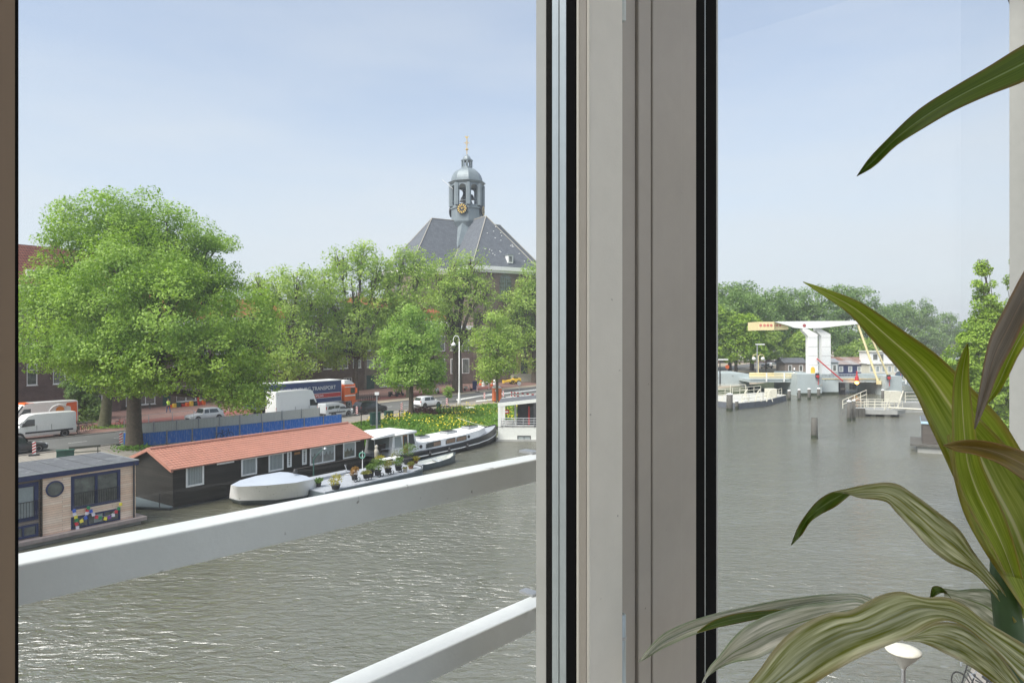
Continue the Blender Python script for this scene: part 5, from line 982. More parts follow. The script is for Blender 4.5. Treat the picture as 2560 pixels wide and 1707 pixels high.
def van(color, label, L=5.9, W=1.0, H=2.6, name='van', high=True, paint=None, group=None, cat='van', nose=1.25):
    root = empty(name, (0, 0, 0), 0, label, cat, group); h = L/2; zb = .28; bl = 1.35 if H > 2.2 else 1.05
    st = [(-h, W*.93, zb+.15, bl, H-.1, W*.82), (-h+.06, W*.98, zb, bl, H-.04, W*.88), (-h+1, W, zb, bl, H, W*.9), (h-2.3, W, zb, bl, H, W*.9), (h-1.75, W, zb, bl, H-.12, W*.85), (h-1.0, W*.99, zb, bl*.95, bl*1.08, W*.85), (h-.75, W*.98, zb, bl*.86, bl*.9, W*.8), (h-.2, W*.9, zb, bl*.72, bl*.74, W*.7), (h, W*.75, zb+.06, bl*.55, bl*.56, W*.6)]
    body('body', st, color, root)
    def yf(x, z): return W*.96+(W*.88-W*.96)*min(1, max(0, (z-bl)/(H-bl)))+.014
    top = min(H-.45, bl+.75)
    sidepoly('side_window', [(h-2.25, bl-.02), (h-1.1, bl-.06), (h-1.62, top), (h-2.25, top)], yf, 'cglass', root)
    b = MB(); b.add([(h-1.03, -W*.84, bl*1.05), (h-1.03, W*.84, bl*1.05), (h-1.7, W*.82, H-.28), (h-1.7, -W*.82, H-.28)], [(0, 1, 2, 3)]); o = b.build('windscreen', M['cglass'], root); o.location = (.06, 0, .03)
    for x in (-h+1.1, h-.95):
        for sg in (-1, 1):
            wheel(root, x, sg*(W-.1), .34, .22); b = MB(); b.lathe([(.42, 0), (.42, .012)], 18, (x, sg*(W+.004)-.006, .36), axis='y'); b.build('wheel_arch', M['dark'], root)
    for sg in (-1, 1):
        one('side_moulding', M['dark'], root, 'box', (-h+.35, sg*(W-.01), .62), (h-1.45, sg*(W+.02), .78)); one('mirror', M['dark'], root, 'box', (h-1.35, sg*W, bl), (h-1.2, sg*(W+.2), bl+.3))
        b = MB(); [b.box((x, sg*W*.9, .8), (x+.015, sg*(W+.004), bl)) for x in (h-2.4, -h+L*.38)]; b.build('door_seam', M['dark'], root)
    one('bumper', M['dark'], root, 'box', (-h-.05, -W*.9, .3), (-h+.2, W*.9, .62)); one('bumper', M['dark'], root, 'box', (h-.35, -W*.88, .26), (h+.03, W*.88, .5))
    lights(root, h-.12, -h+.02, W*.93, .72, 1.0, .2, .45, False); return root
o = van('van_white', 'plain white panel van facing left at the far left of the street', H=2.4); place(o, 161, 1091, 215, wx=-1.85, wy=.95)
# facing left: nose towards -U
o = van('van_white', 'orange and white delivery van with a round logo parked behind the plain white van', L=6.9, H=2.7, W=1.02); place(o, 196, 1060, 215, wx=-3.45, wy=1.0)
b = MB()
for sg in (-1, 1): b.add([(x, sg*1.032 if z < 1.4 else sg*.94, z) for x, z in ((-3.3, .4), (-1.9, .4), (-1.9, 1.4))]+[(x, sg*.945, z) for x, z in ((-2.3, 2.5), (-3.3, 2.55))]+[(-3.3, sg*1.03, 1.4)], [tuple(range(6)) if sg < 0 else tuple(reversed(range(6)))])
b.add([(-3.475, y, z) for y, z in ((-.9, .5), (.9, .5), (.84, 2.5), (-.84, 2.5))], [(0, 3, 2, 1)]); b.build('orange_panel', M['orange'], o)
b = MB(); b.add([(3.47, -.6, .8), (3.47, .6, .8), (2.5, .75, 1.27), (2.5, -.75, 1.27)], [(0, 1, 2, 3)]); b.T = Matrix.Identity(4); pn = b.build('bonnet_panel', M['orange'], o); pn.location = (0, 0, .03); one('roof_cap', M['orange'], o, 'box', (.9, -.86, 2.50), (1.75, .86, 2.72))
b = MB(); b.lathe([(.42, 0), (.42, .02)], 24, (-1.6, .985, 1.75), axis='y'); b.build('logo_disc', mat('logo_orange', (.85, .30, .05), .5, var=.05), o)
b = MB(); b.tube([(-1.5+1.05*math.cos(t_), .99, 1.3+1.05*math.sin(t_)) for t_ in np.linspace(.2, 2.3, 14)], .06, 4); b.build('logo_arc', M['white'], o)
text('lettering', 'postnl', .34, M['white'], o, (-1.55, 1.02, 1.62), (R(90), 0, R(180)), .004)
o = car('car_grey', 'dark grey car cut off by the window frame at the lower left', 4.4, .89, 1.42, 'sedan'); place(o, 96, 1130, 36, wx=1.4, wy=-.8)
o = car('car_silver', 'silver hatchback parked facing left beyond the blue hoarding'); place(o, 494, 1055, 215, wx=1.3, wy=.78)
o = van('car_silver', 'silver compact van parked just left of the black car', L=4.35, W=.88, H=1.8, name='compact_van'); place(o, 870, 1041, 36, wx=1.2, wy=-.8)
def sd(poly, o, W): 
    sidepoly('side_window', poly, lambda x, z: W*.93+.018, 'cglass', o)
sd([(-1.9, 1.1), (-.9, 1.1), (-.9, 1.5), (-1.8, 1.5)], o, .88); sd([(-.82, 1.1), (-.15, 1.1), (-.15, 1.5), (-.82, 1.5)], o, .88)
o = car('car_black', 'black estate car with red tail light on the street behind the utility cabinets', 4.6, .9, 1.62, 'suv'); place(o, 914, 1036, 38, wx=-1.5, wy=-.82)
o = car('car_white', 'white electric hatchback between two striped beacons', 4.1, .86, 1.52); place(o, 1062, 1019, 42, wx=-1.25, wy=-.78)
# moving white van in front of the lorry
o = van('van_white', 'tall white box van driving in front of the articulated lorry', L=7.2, W=1.08, H=3.3); place(o, 752, 1043, 34, wx=0, wy=-1.0)
# --- lorry with trailer
lo = empty('lorry', (0, 0, 0), 0, 'articulated lorry with orange cab and dark blue curtain trailer on the road', 'lorry')
b = MB(); b.box((-15.6, -1.25, 1.15), (-2.1, 1.25, 3.9)); b.build('trailer_side', M['trailer'], lo)
b = MB(); b.box((-15.65, -1.28, 3.902), (-2.05, 1.28, 4.02)); b.build('trailer_roof', M['white'], lo)
b = MB(); b.box((-15.66, -1.27, 1.0), (-2.04, 1.27, 1.149)); b.build('side_rail', M['steel'], lo)
b = MB(); b.box((-2.098, -1.24, 1.2), (-2.05, 1.24, 3.88)); b.build('trailer_front', M['white'], lo)
b = MB(); b.box((-15.2, -.5, .75), (-1.0, .5, .999)); b.build('chassis', M['black'], lo)
b = MB(); [b.box((-9.0, sg*1.256, 1.75), (-2.2, sg*1.266, 2.3)) for sg in (-1, 1)]; b.build('red_band', M['red'], lo)
b = MB(); [b.box((-9.0, sg*1.257, z), (-2.2, sg*1.268, z+.05)) for sg in (-1, 1) for z in (1.69, 2.31)]; b.build('band_edge', M['white'], lo)
text('lettering', 'SWIJNENBURG TRANSPORT', .72, M['white'], lo, (-7.6, -1.262, 3.0), (R(90), 0, 0)); text('lettering', 'OPSLAG', .42, M['white'], lo, (-6.0, -1.272, 2.02), (R(90), 0, 0))
b = MB(); b.lathe([(.72, 0), (.62, -.01), (.62, .01), (.72, .01), (.72, 0)], 24, (-13.8, -1.262, 2.7), axis='y', cap=False); b.build('emblem_ring', M['white'], lo)
b = MB(); b.smooth = False
b.loft([[(x, -w, .95), (x, -w, 2.7), (x, -w*.93, 3.25), (x, 0, 3.3), (x, w*.93, 3.25), (x, w, 2.7), (x, w, .95)] for x, w in ((-1.45, 1.22), (.55, 1.22), (.72, 1.1))]); cb = b.build('cab', M['orange'], lo); bevel(cb, .08, 3)
b = MB(); b.loft([[(x, -1.15, 3.27), (x, -1.1, z), (x, 1.1, z), (x, 1.15, 3.27)] for x, z in ((-1.4, 3.85), (-.4, 3.85), (.35, 3.35))]); b.build('roof_spoiler', M['white'], lo)
for sg in (-1, 1):
    one('side_window', M['cglass'], lo, 'box', (-.35, sg*1.2, 2.0), (.45, sg*1.235, 2.75)); one('white_stripe', M['white'], lo, 'box', (-1.4, sg*1.2, 1.62), (.5, sg*1.232, 1.78)); one('mirror', M['orange'], lo, 'box', (.55, sg*1.25, 2.0), (.7, sg*1.45, 2.7))
    one('door_stripe', M['white'], lo, 'box', (-1.4, sg*1.2, 2.86), (.5, sg*1.234, 2.95)); one('fuel_tank', M['steel'], lo, 'box', (-3.6, sg*.75, .45), (-2.4, sg*1.15, .98))
one('windscreen', M['cglass'], lo, 'box', (.70, -1.02, 2.0), (.74, 1.02, 2.85)); one('bumper', M['orange'], lo, 'box', (-.1, -1.22, .4), (.75, 1.22, .94))
for x in (-.55, -3.9, -11.2, -12.5, -13.8):
    for sg in (-1, 1): wheel(lo, x, sg*1.08, .5, .3, 'steel')
place(lo, 873.5, 1019, 33.5, wx=-.55, wy=-1.2)
# far cars beyond the bridge
fg = 'cars parked on the far quay beyond the bridge'
for (x, y, c, l, h_) in ((1917, 921, 'car_sand', 'pale car, left of the three parked far beyond the bridge', 60), (1932, 917, 'car_white', 'white car in the middle of the three parked far beyond the bridge', 60), (1949, 915, 'car_blue', 'dark blue car, right of the three parked far beyond the bridge', 60), (2003, 902, 'car_silver', 'small silver car seen just left of the bridge tower', 70)):
    o = car(c, l, group=fg); place(o, x, y, h_)
o = van('van_white', 'white delivery van standing among the trees far beyond the bridge', H=2.7, L=6.2); place(o, 1948, 897, 80); o.scale = (1.2, 1.2, 1.2)
o = car('car_blue', 'blue car at the right edge of the bridge behind the plant leaf', 4.4, group=fg); o.location = A(2268, 934, 140); o.location.z = 2.75; o.rotation_euler = (0, 0, R(10))
# ================================================================ street furniture
def dirbox(p, head): return p, R(90-head)
# striped traffic beacons
M['beacon'] = M['white']
def make_beacon(label):
    r = empty('traffic_beacon', (0, 0, 0), 0, label, 'beacon', 'red and white traffic beacons along the road')
    b = MB(); b.box((-.38, -.2, 0), (.38, .2, .1)); b.build('foot', M['dark'], r); b = MB(); b.box((-.13, -.02, .12), (.13, .02, 1.05)); b.lathe([(.13, -.02), (.13, .02)], 12, (0, 0, 1.04), axis='y'); b.build('board', M['white'], r)
    b = MB()
    for sg in (-1, 1):
        for k in range(4):
            z = .16+k*.24; b.add([(-.13, sg*.023, z), (.13, sg*.023, z+.13), (.13, sg*.023, z+.25), (-.13, sg*.023, z+.12)], [(0, 1, 2, 3) if sg < 0 else (3, 2, 1, 0)])
    b.build('stripe', M['red'], r); return r
spots = [(85, 1139, 'beacon standing in front of the dark grey car'), (302, 1113, 'beacon left of the elm trunk, at the end of the blue hoarding'), (892, 1039, 'beacon just behind the silver compact van'), (1004, 1028, 'beacon between the black car and the white hatchback'), (1117, 1015, 'beacon in front of the nose of the white hatchback'), (1211, 999, 'beacon in the road left of the orange toilet cabin'), (1258, 994, 'beacon partly hidden right behind the orange toilet cabin'), (1193, 980, 'beacon beside the road worker'), (1222, 974, 'slanted beacon among the roadworks behind the orange cabin')]
bc = None
for x, y, l in spots:
    p = G(x, y); p.z = GZ+.02; az = math.atan2(p.y, p.x)-math.pi/2
    if bc is None: bc = make_beacon('striped '+l); bc.location = p; bc.rotation_euler = (0, 0, az)
    else: dup(bc, p, az, 'striped '+l)
# blue and grey hoarding, one thing per panel
def panel_mesh(L, H, mname, zlo=.06):
    n = int(L/.14); prof = []
    for i in range(n): x = L*i/n; prof += [(x, 0), (x+L/n*.45, 0), (x+L/n*.5, .035), (x+L/n*.95, .035)]
    prof.append((L, 0)); b = MB(); m_ = len(prof); b.add([(x, y, zlo) for x, y in prof]+[(x, y, H) for x, y in prof], [(i, i+1, m_+i+1, m_+i) for i in range(m_-1)]); return b
def hoard(pts, nper, H, matn, name, label_f, group, stickers=False):
    k = 0; tot = sum(nper)
    for i in range(len(pts)-1):
        a, c = pts[i], pts[i+1]; n = nper[i]
        for j in range(n):
            p = a.lerp(c, j/n); q_ = a.lerp(c, (j+1)/n); L = (q_-p).length; r = empty(name, (p.x, p.y, GZ), math.atan2(q_.y-p.y, q_.x-p.x), label_f(k, tot), 'fence panel', group)
            panel_mesh(L-.06, H, matn).build('sheet', M[matn], r)
            b = MB(); b.tube([(0, -.03, 0), (0, -.03, H+.12)], .025, 5); b.tube([(L-.07, -.03, 0), (L-.07, -.03, H+.12)], .025, 5); b.tube([(0, -.03, H+.02), (L-.07, -.03, H+.02)], .02, 5); b.build('panel_frame', M['steel'], r)
            one('foot', M['concrete'], r, 'box', (-.12, -.3, 0), (.12, .3, .12))
            if stickers and k % 3 == 1:
                b = MB(); [b.box((x, -.012, z), (x+.12, -.008, z+.2)) for x, z in ((L*.3, .5), (L*.7, .35))]; b.build('sticker', M['white'], r)
            k += 1
ordn = lambda k: ['first', 'second', 'third', 'fourth', 'fifth', 'sixth', 'seventh', 'eighth', 'ninth', 'tenth', 'eleventh'][k]
hoard([G(309, 1115), G(351, 1117), G(600, 1092), G(855, 1062)], [1, 4, 5], 1.2, 'blue', 'hoarding_panel', lambda k, n: 'blue corrugated hoarding panel with white scuffs, %s from the elm trunk end' % ordn(k), 'blue hoarding panels along the quay')
hoard([G(325, 1104), G(600, 1077), G(800, 1054)], [5, 4], 1.62, 'greysheet', 'hoarding_panel', lambda k, n: 'grey corrugated hoarding panel behind the blue row, %s from the elm trunk' % ordn(k), 'grey hoarding panels in the second row')
g = 'mesh site fence panels behind the hoarding'
for k, (xa, ya, xb, yb) in enumerate([(310, 1096, 372, 1086), (372, 1086, 431, 1078), (431, 1078, 485, 1071), (815, 1050, 878, 1043)]):
    a, c = G(xa, ya), G(xb, yb); r = empty('mesh_fence', a, math.atan2(c.y-a.y, c.x-a.x), 'wire mesh site fence panel, '+['nearest the elm trunk', 'second from the elm trunk', 'just in front of the silver hatchback', 'in front of the silver compact van'][k], 'fence panel', g); L = (c-a).length-.05
    b = MB(); b.tube([(0, 0, 0), (0, 0, 2.0), (L, 0, 2.0), (L, 0, 0)], .022, 5); b.tube([(0, 0, .2), (L, 0, .2)], .018, 4); b.build('panel_frame', M['steel'], r)
    b = MB(); [b.tube([(x, 0, .2), (x, 0, 2.0)], .003, 3) for x in np.arange(.12, L, .13)]; [b.tube([(0, 0, z), (L, 0, z)], .003, 3) for z in np.arange(.35, 2, .22)]; b.build('mesh', M['steel'], r)
# bicycles
def make_bike(m='dark', label='', group='bicycles parked along the street', loc=(0, 0, 0), rz=0):
    r = empty('bicycle', loc, rz, label, 'bicycle', group)
    for x in (-.53, .53):
        b = MB(); b.smooth = True; b.tube([(x+.33*math.cos(t_), 0, .34+.33*math.sin(t_)) for t_ in np.linspace(0, 2*math.pi, 21)], .02, 5, cap=False); o = b.build('wheel', M['tyre'], r)
        b = MB(); [b.tube([(x-.32*math.cos(t_), 0, .34-.32*math.sin(t_)), (x+.32*math.cos(t_), 0, .34+.32*math.sin(t_))], .004, 3) for t_ in np.linspace(0, math.pi, 7)[:-1]]; b.build('spokes', M['steel'], o)
    b = MB(); [b.tube([p, q_], .02, 5) for p, q_ in (((-.53, 0, .34), (-.15, 0, .32)), ((-.15, 0, .32), (-.28, 0, .85)), ((-.53, 0, .34), (-.25, 0, .78)), ((-.15, 0, .32), (.34, 0, .78)), ((-.24, 0, .72), (.33, 0, .86)), ((.53, 0, .34), (.33, 0, 1.0)))]; b.build('bike_frame', M[m], r)
    b = MB(); b.tube([(.24, -.28, 1.02), (.36, -.18, 1.05), (.34, 0, 1.02), (.36, .18, 1.05), (.24, .28, 1.02)], .014, 5); b.build('handlebar', M['steel'], r)
    one('saddle', M['black'], r, 'prism', [(-.42, -.08), (-.14, -.02), (-.14, .02), (-.42, .08)], .88, .93); one('luggage_rack', M['black'], r, 'box', (-.85, -.07, .7), (-.4, .07, .72)); return r
b1 = make_bike('dark', 'black bicycle nearest the back of the white van'); b1.location = G(222, 1077); b1.rotation_euler = (0, 0, ANG_U+R(30))
b2 = make_bike('red', 'red bicycle between the two tree trunks'); b2.location = G(304, 1066); b2.rotation_euler = (0, 0, ANG_U+R(20))
dup(b1, G(208, 1080), ANG_U+R(22), 'black bicycle squeezed against the rear of the orange van'); dup(b1, G(196, 1082), ANG_U+R(60), 'black bicycle half hidden behind the white van rear corner')
for k in range(9):
    dup(b1, G(898+k*5.6, 1003-k*.6), ANG_U+R(85+random.uniform(-8, 8)), ordn(k)+' bicycle from the left in the packed rack right of the lorry cab', 'bicycles in the rack beside the lorry')
for k in range(12):
    dup(b1, G(1046+k*7.5, 971-k*.9), ANG_U+R(85+random.uniform(-12, 12)), (ordn(k) if k < 11 else 'last')+' bicycle from the left in the long row under the teal awning', 'bicycles in the row by the awning')
dup(b1, G(488, 1013), ANG_U+R(10), 'bicycle parked in front of the shop far behind the silver hatchback'); dup(b1, G(374, 1022), ANG_U+R(70), 'bicycle standing near the walking man under the elm')
o = dup(b1, G(560, 1094)+Vector((.6, -1.2, 0)), ANG_U, 'black cargo bicycle leaning on the blue hoarding'); dup(b1, G(720, 1074)+Vector((.4, -.8, 0)), ANG_U+R(8), 'bicycle with a white helmet leaning on the blue hoarding')
q0 = empty('parked_bicycle_low', (0, 0, 0)); bpy.data.objects.remove(q0)
for k, (x, y, Y) in enumerate(((2445, 1694, 17.9), (2475, 1700, 17.4))):
    p = A(x, y, Y); o = dup(b1, (p.x, p.y, GZ), R(100+k*25), ['bicycle whose handlebars show at the bottom edge below the plant', 'second bicycle at the bottom right edge below the plant'][k])
# scooters
def make_scooter(m, label):
    r = empty('scooter', (0, 0, 0), 0, label, 'scooter', 'scooters on the brick pavement')
    for x in (-.6, .62): b = MB(); b.smooth = True; b.lathe([(.12, -.06), (.23, -.06), (.25, -.03), (.25, .03), (.23, .06), (.12, .06)], 16, (x, 0, .25), axis='y'); b.build('wheel', M['tyre'], r)
    b = MB(); b.smooth = True; b.loft([[(x, -w, z0), (x, -w, z1), (x, w, z1), (x, w, z0)] for x, w, z0, z1 in ((-.85, .08, .55, .7), (-.6, .18, .42, .78), (-.15, .17, .3, .74), (-.05, .16, .22, .34), (.3, .16, .22, .34))]); b.build('body', M[m], r)
    b = MB(); b.loft([[(x0, -w, z), (x0+.06, 0, z), (x0, w, z), (x0-.04, 0, z)] for x0, w, z in ((.34, .16, .25), (.36, .2, .5), (.3, .17, .85), (.26, .08, 1.02))]); b.build('front_shield', M[m], r)
    one('seat', M['black'], r, 'prism', [(-.8, -.12), (-.1, -.13), (-.1, .13), (-.8, .12)], .79, .88); b = MB(); b.tube([(.2, -.34, 1.08), (.27, 0, 1.05), (.2, .34, 1.08)], .02, 5); b.tube([(.62, 0, .25), (.3, 0, 1.0)], .03, 5); b.build('handlebar', M['black'], r)
    one('headlight', M['hl'], r, 'box', (.28, -.07, .92), (.38, .07, 1.02)); return r
s1 = make_scooter('car_white', 'white scooter seen from the front near the bicycle row'); s1.location = G(1093, 983); s1.rotation_euler = (0, 0, R(-60))
s2 = make_scooter('car_sand', 'cream scooter in profile left of the road worker'); s2.location = G(1170, 977); s2.rotation_euler = (0, 0, R(-8))
s3 = make_scooter('car_black', 'black scooter under the round young tree, left one of two'); s3.location = G(983, 992); s3.rotation_euler = (0, 0, R(20)); dup(s3, G(1000, 990), R(50), 'black scooter under the round young tree, right one of two')
# lamp post with hooked top
ly = G(1148, 1016); lamp = empty('street_lamp', ly, 0, 'tall white lamp post with a hooked top and bell shaped lamp beside the purple shrub', 'lamp post'); Yl = ly.y; zl = lambda y: CZ+(HZ-y)*Yl/FP-GZ
b = MB(); b.smooth = True; b.lathe([(.24, 0), (.24, .9), (.17, 1.2), (.15, 1.9), (.10, 2.1), (.085, 3.5), (.06, zl(853))], 12); pl_ = [(0, 0, zl(853))]+[(-.42+.42*math.cos(t_), 0, zl(850)+.62*math.sin(t_)) for t_ in np.linspace(0, math.pi*1.12, 12)]; b.tube(pl_, .05, 6); b.build('pole', M['white'], lamp)
b = MB(); b.smooth = True; e = pl_[-1]; b.lathe([(.05, .0), (.12, -.1), (.3, -.3), (.34, -.5), (.3, -.52)], 14, (e[0], 0, e[2]-.05)); b.build('lamp_shade', M['white'], lamp)
# white box pole near the red roof end
p = P(942, 1092, .9); r = empty('camera_pole', p, 0, 'thin grey pole topped by a small white box beside the red tiled roof', 'pole'); hz = (1092-987)*p.y/FP
b = MB(); b.tube([(0, 0, -.5), (0, 0, hz*.45), (0, 0, hz)], [.11, .1, .05], 8); b.build('pole', M['steel'], r); one('box', M['white'], r, 'box', (-.2, -.12, hz), (.22, .12, hz+.28))
# cabinets, bin, bench
def cabinet(x, y, w, d, h, m, label, face='greysheet'):
    r = empty('utility_cabinet', G(x, y), ANG_U-R(20), label, 'cabinet'); bevel(one('body', M[m], r, 'box', (-w/2, -d/2, .06), (w/2, d/2, h)), .02); one('plinth', M['concrete'], r, 'box', (-w/2-.03, -d/2-.03, 0), (w/2+.03, d/2+.03, .059)); one('door_seam', M['black'], r, 'box', (-.008, -d/2-.006, .1), (.008, -d/2-.001, h-.06)); one('lid', M[m], r, 'box', (-w/2-.04, -d/2-.04, h+.001), (w/2+.04, d/2+.04, h+.05)); return r
cabinet(938, 1062, 1.1, .5, 1.35, 'green', 'taller green utility cabinet beside the grey pole'); cabinet(972, 1048, 1.0, .5, .95, 'green', 'lower dark green cabinet at the edge of the grassy bank'); cabinet(163, 1158, 1.15, .6, 1.0, 'green', 'dark green cabinet left of the park bench')
cabinet(1097, 1024, .5, .4, .75, 'green', 'small green box under the nose of the white hatchback'); 
p = G(212, 1142); r = empty('park_bench', p, ANG_U+R(-22), 'long dark green bench on the quay above the cedar houseboat', 'bench')
one('seat', M['greenbench'], r, 'box', (-1.1, -.25, .42), (1.1, .1, .46)); b = MB(); b.box((-1.1, .14, .72), (1.1, .17, .88)); b.build('backrest', M['greenbench'], r); [one('leg', M['greenbench'], r, 'prismy', [(-.2*0+x-.03, 0), (x+.03, 0), (x+.03, .72), (x-.03, .72)], y0, y0+.05) for x in (-.9, .9) for y0 in (-.2, .12)]
# little iron fence, toilet cabin, barrier boards, poster column, signs
a, c = G(1100, 1035), G(1150, 1035); r = empty('iron_railing', a, math.atan2(c.y-a.y, c.x-a.x), 'low rusty iron railing at the top of the grassy bank', 'railing'); L = (c-a).length
b = MB(); [b.box((x, 0, 0), (x+.07, .05, 1.0)) for x in np.linspace(0, L, 7)]; b.box((0, .001, .9), (L, .049, .98)); b.box((0, .001, .12), (L, .049, .2)); b.build('bars', M['brownwood'], r)
p = G(1242, 1003); r = empty('toilet_cabin', p, R(14), 'orange portable toilet with a white domed roof beside the road', 'toilet cabin')
b = MB(); b.box((-.62, -.62, .1), (.62, .62, 2.05)); bevel(b.build('body', mat('toilet_orange', (.80, .20, .07), .5, var=.05), r), .05); b = MB(); b.smooth = True; b.lathe([(.9, 2.052), (.86, 2.15), (.5, 2.34), (0.02, 2.42)], 4, (0, 0, 0), math.pi/4); b.build('roof', M['white'], r)
b = MB(); b.box((-.4, -.64, 1.55), (-.02, -.622, 1.85)); b.box((.622, -.2, 1.55), (.64, .3, 1.85)); b.build('panel', M['white'], r); one('door', M['orange'], r, 'box', (-.45, -.635, .2), (.3, -.6225, 1.5)); one('base', M['dark'], r, 'box', (-.6, -.6, 0), (.6, .6, .099))
for k, (xa, ya, xb, yb) in enumerate(((1276, 997, 1300, 999), (1302, 1000, 1340, 1004))):
    a, c = G(xa, ya), G(xb, yb); r = empty('barrier', a, math.atan2(c.y-a.y, c.x-a.x), ['two rail red and white road barrier right of the orange cabin', 'two rail red and white road barrier nearest the window frame'][k], 'barrier', 'road barriers at the junction'); L = (c-a).length
    b = MB(); [b.box((0, -.02, z), (L, .02, z+.2)) for z in (.45, .95)]; b.build('board', M['white'], r)
    b = MB(); n_ = 3; [b.box((L*(j*2+.3)/(n_*2), -.025, z-.002), (L*(j*2+1.3)/(n_*2), .025, z+.202)) for z in (.45, .95) for j in range(n_)]; b.build('stripe', M['red'], r); [one('post', M['steel'], r, 'box', (x, .021, 0), (x+.05, .06, 1.3)) for x in (L*.2, L*.8)]
p = G(1157, 953); r = empty('poster_column', p, 0, 'tall white advertising column with coloured posters behind the lamp post', 'advertising column'); k_ = p.y/FP
Hc = (953-898)*k_; b = MB(); b.box((-.62, -.62, 0), (.62, .62, Hc)); b.build('body', M['white'], r); b = MB(); b.lathe([(.95, Hc), (.98, Hc+.35), (.7, Hc+.4), (.3, Hc+1.0), (.04, Hc+1.5)], 4, (0, 0, 0), math.pi/4); b.build('cap', M['white'], r)
for z0, z1, m_ in ((Hc*.62, Hc*.93, mat('poster_teal', (.35, .6, .5), .6, var=.35, scale=3)), (Hc*.52, Hc*.61, M['yellow']), (Hc*.22, Hc*.5, mat('poster_mixed', (.45, .5, .58), .6, var=.4, scale=4)), (Hc*.08, Hc*.2, mat('poster_cream', (.75, .7, .35), .6))): one('poster', m_, r, 'box', (-.55, -.64, z0), (.45, -.622, z1))
b = MB(); b.lathe([(.36, 0), (.3, 0), (.3, .01), (.36, .01), (.36, 0)], 16, (.05, -.652, Hc*.36), axis='y', cap=False); b.box((-.2, -.652, Hc*.34), (.3, -.642, Hc*.38)); b.build('poster_ring', mat('poster_plum', (.25, .08, .2), .6), r)
p = G(1176, 957); r = empty('detour_sign', p, 0, 'yellow detour sign on a tall grey pole beside the advertising column', 'sign'); k_ = p.y/FP; one('pole', M['steel'], r, 'tube', [(0, 0, 0), (0, 0, (957-830)*k_)], .07, 6)
sz = (957-942)*k_; one('sign_board', M['yellow'], r, 'box', (-.0, -.12, sz), (.68, -.08, sz+1.3)); b = MB(); b.prismy([(.3, sz+.2), (.4, sz+.2), (.4, sz+.6), (.5, sz+.75), (.5, sz+1.0), (.58, sz+1.0), (.45, sz+1.2), (.32, sz+1.0), (.4, sz+1.0), (.4, sz+.8), (.3, sz+.65)], -.13, -.121); b.build('arrow', M['black'], r)
p = G(1298, 983); r = empty('round_sign', p, 0, 'round grey back of a traffic sign near the road barriers', 'sign'); k_ = p.y/FP; one('pole', M['steel'], r, 'tube', [(0, 0, 0), (0, 0, 1.6)], .04, 6); b = MB(); b.lathe([(.36, 0), (.36, .03)], 20, (0, -.08, 1.75), axis='y'); b.build('disc', M['steel'], r)
for k, x in enumerate((1302, 1314, 1327)):
    r = empty('bollard', G(x, 953), 0, ['left', 'middle', 'right'][k]+' of the three dark bollards before the church steps', 'bollard', 'bollards before the church'); b = MB(); b.smooth = True; b.lathe([(.14, 0), (.12, .9), (.08, 1.0), (.12, 1.05), (.02, 1.15)], 10); b.build('post', M['dark'], r); 
p = G(1286, 960); r = empty('loader', p, R(-165), 'small yellow wheel loader parked by the church', 'digger')
b = MB(); b.box((-1.3, -.7, .5), (.3, .7, 1.25)); b.build('body', M['yellow'], r); b = MB(); b.prismy([(.3, .5), (2.0, .5), (2.5, .25), (2.5, .9), (1.8, .8), (.3, 1.1)], -.6, .6); b.build('bucket', M['yellow'], r); b = MB(); b.box((-.6, -.6, 1.26), (.2, .6, 1.5)); b.build('seat', M['dark'], r)
for x in (-.8, .5):
    for sg in (-1, 1): wheel(r, x, sg*.75, .45, .3, 'yellow')
cabinet_b = empty('blue_bin', G(1187, 974), 0, 'tall dark blue bin beside the road worker', 'bin'); one('body', M['navy'], cabinet_b, 'box', (-.42, -.4, 0), (.42, .4, 1.55)); one('lid', M['navy'], cabinet_b, 'box', (-.45, -.43, 1.551), (.45, .43, 1.62))
g = 'orange and white drums among the roadworks'
for k, (x, y, c) in enumerate(((1202, 963, 'orange'), (1229, 965, 'orange'), (1208, 966, 'white'), (1218, 962, 'green'), (1236, 962, 'white'))):
    r = empty('road_drum', G(x, y), 0, ['orange drum right behind the road worker', 'orange drum nearest the toilet cabin', 'white drum at the foot of the detour works', 'green drum in the middle of the roadworks', 'white drum just left of the toilet cabin'][k], 'drum', g); b = MB(); b.lathe([(.3, 0), (.33, .1), (.25, .9), (.12, 1.1)], 12); b.build('body', M[c], r); one('band', M['white'], r, 'lathe', [(.31, .5), (.30, .65)], 12)
r = empty('cargo_sheet', G(1174, 1023), 0, 'white tarpaulin lump lying on the grass bank', 'tarpaulin'); b = MB(); b.smooth = True; b.lathe([(.8, 0), (.75, .15), (.5, .32), (.05, .4)], 12); b.build('sheet', M['white'], r); r.scale = (1.1, .6, 1)
p = P(1240, 1046, .9); r = empty('mooring_sign', p, 0, 'small red sign on a dark post seen through the terrace', 'sign'); p2 = P(1266, 1062, 1.0); r.location = p2; one('pole', M['black'], r, 'tube', [(0, 0, 0), (0, 0, 2.6)], .04, 5); one('sign_board', M['red'], r, 'box', (-.35, -.05, 1.3), (.35, -.02, 1.75)); one('sign_text', M['white'], r, 'box', (-.22, -.056, 1.44), (.22, -.051, 1.6))
for k, (x, y) in enumerate(((903, 1085), (1000, 1075))):
    r = empty('mooring_post', G(x, y-22), 0, ['thin dark mooring post behind the red roof end', 'leaning rusty mooring post on the grassy bank'][k], 'post', 'mooring posts on the bank'); b = MB(); b.tube([(0, 0, 0), (-.05*k*2, 0, 1.3)], .05, 6); b.build('post', M['black' if k == 0 else 'brownwood'], r)
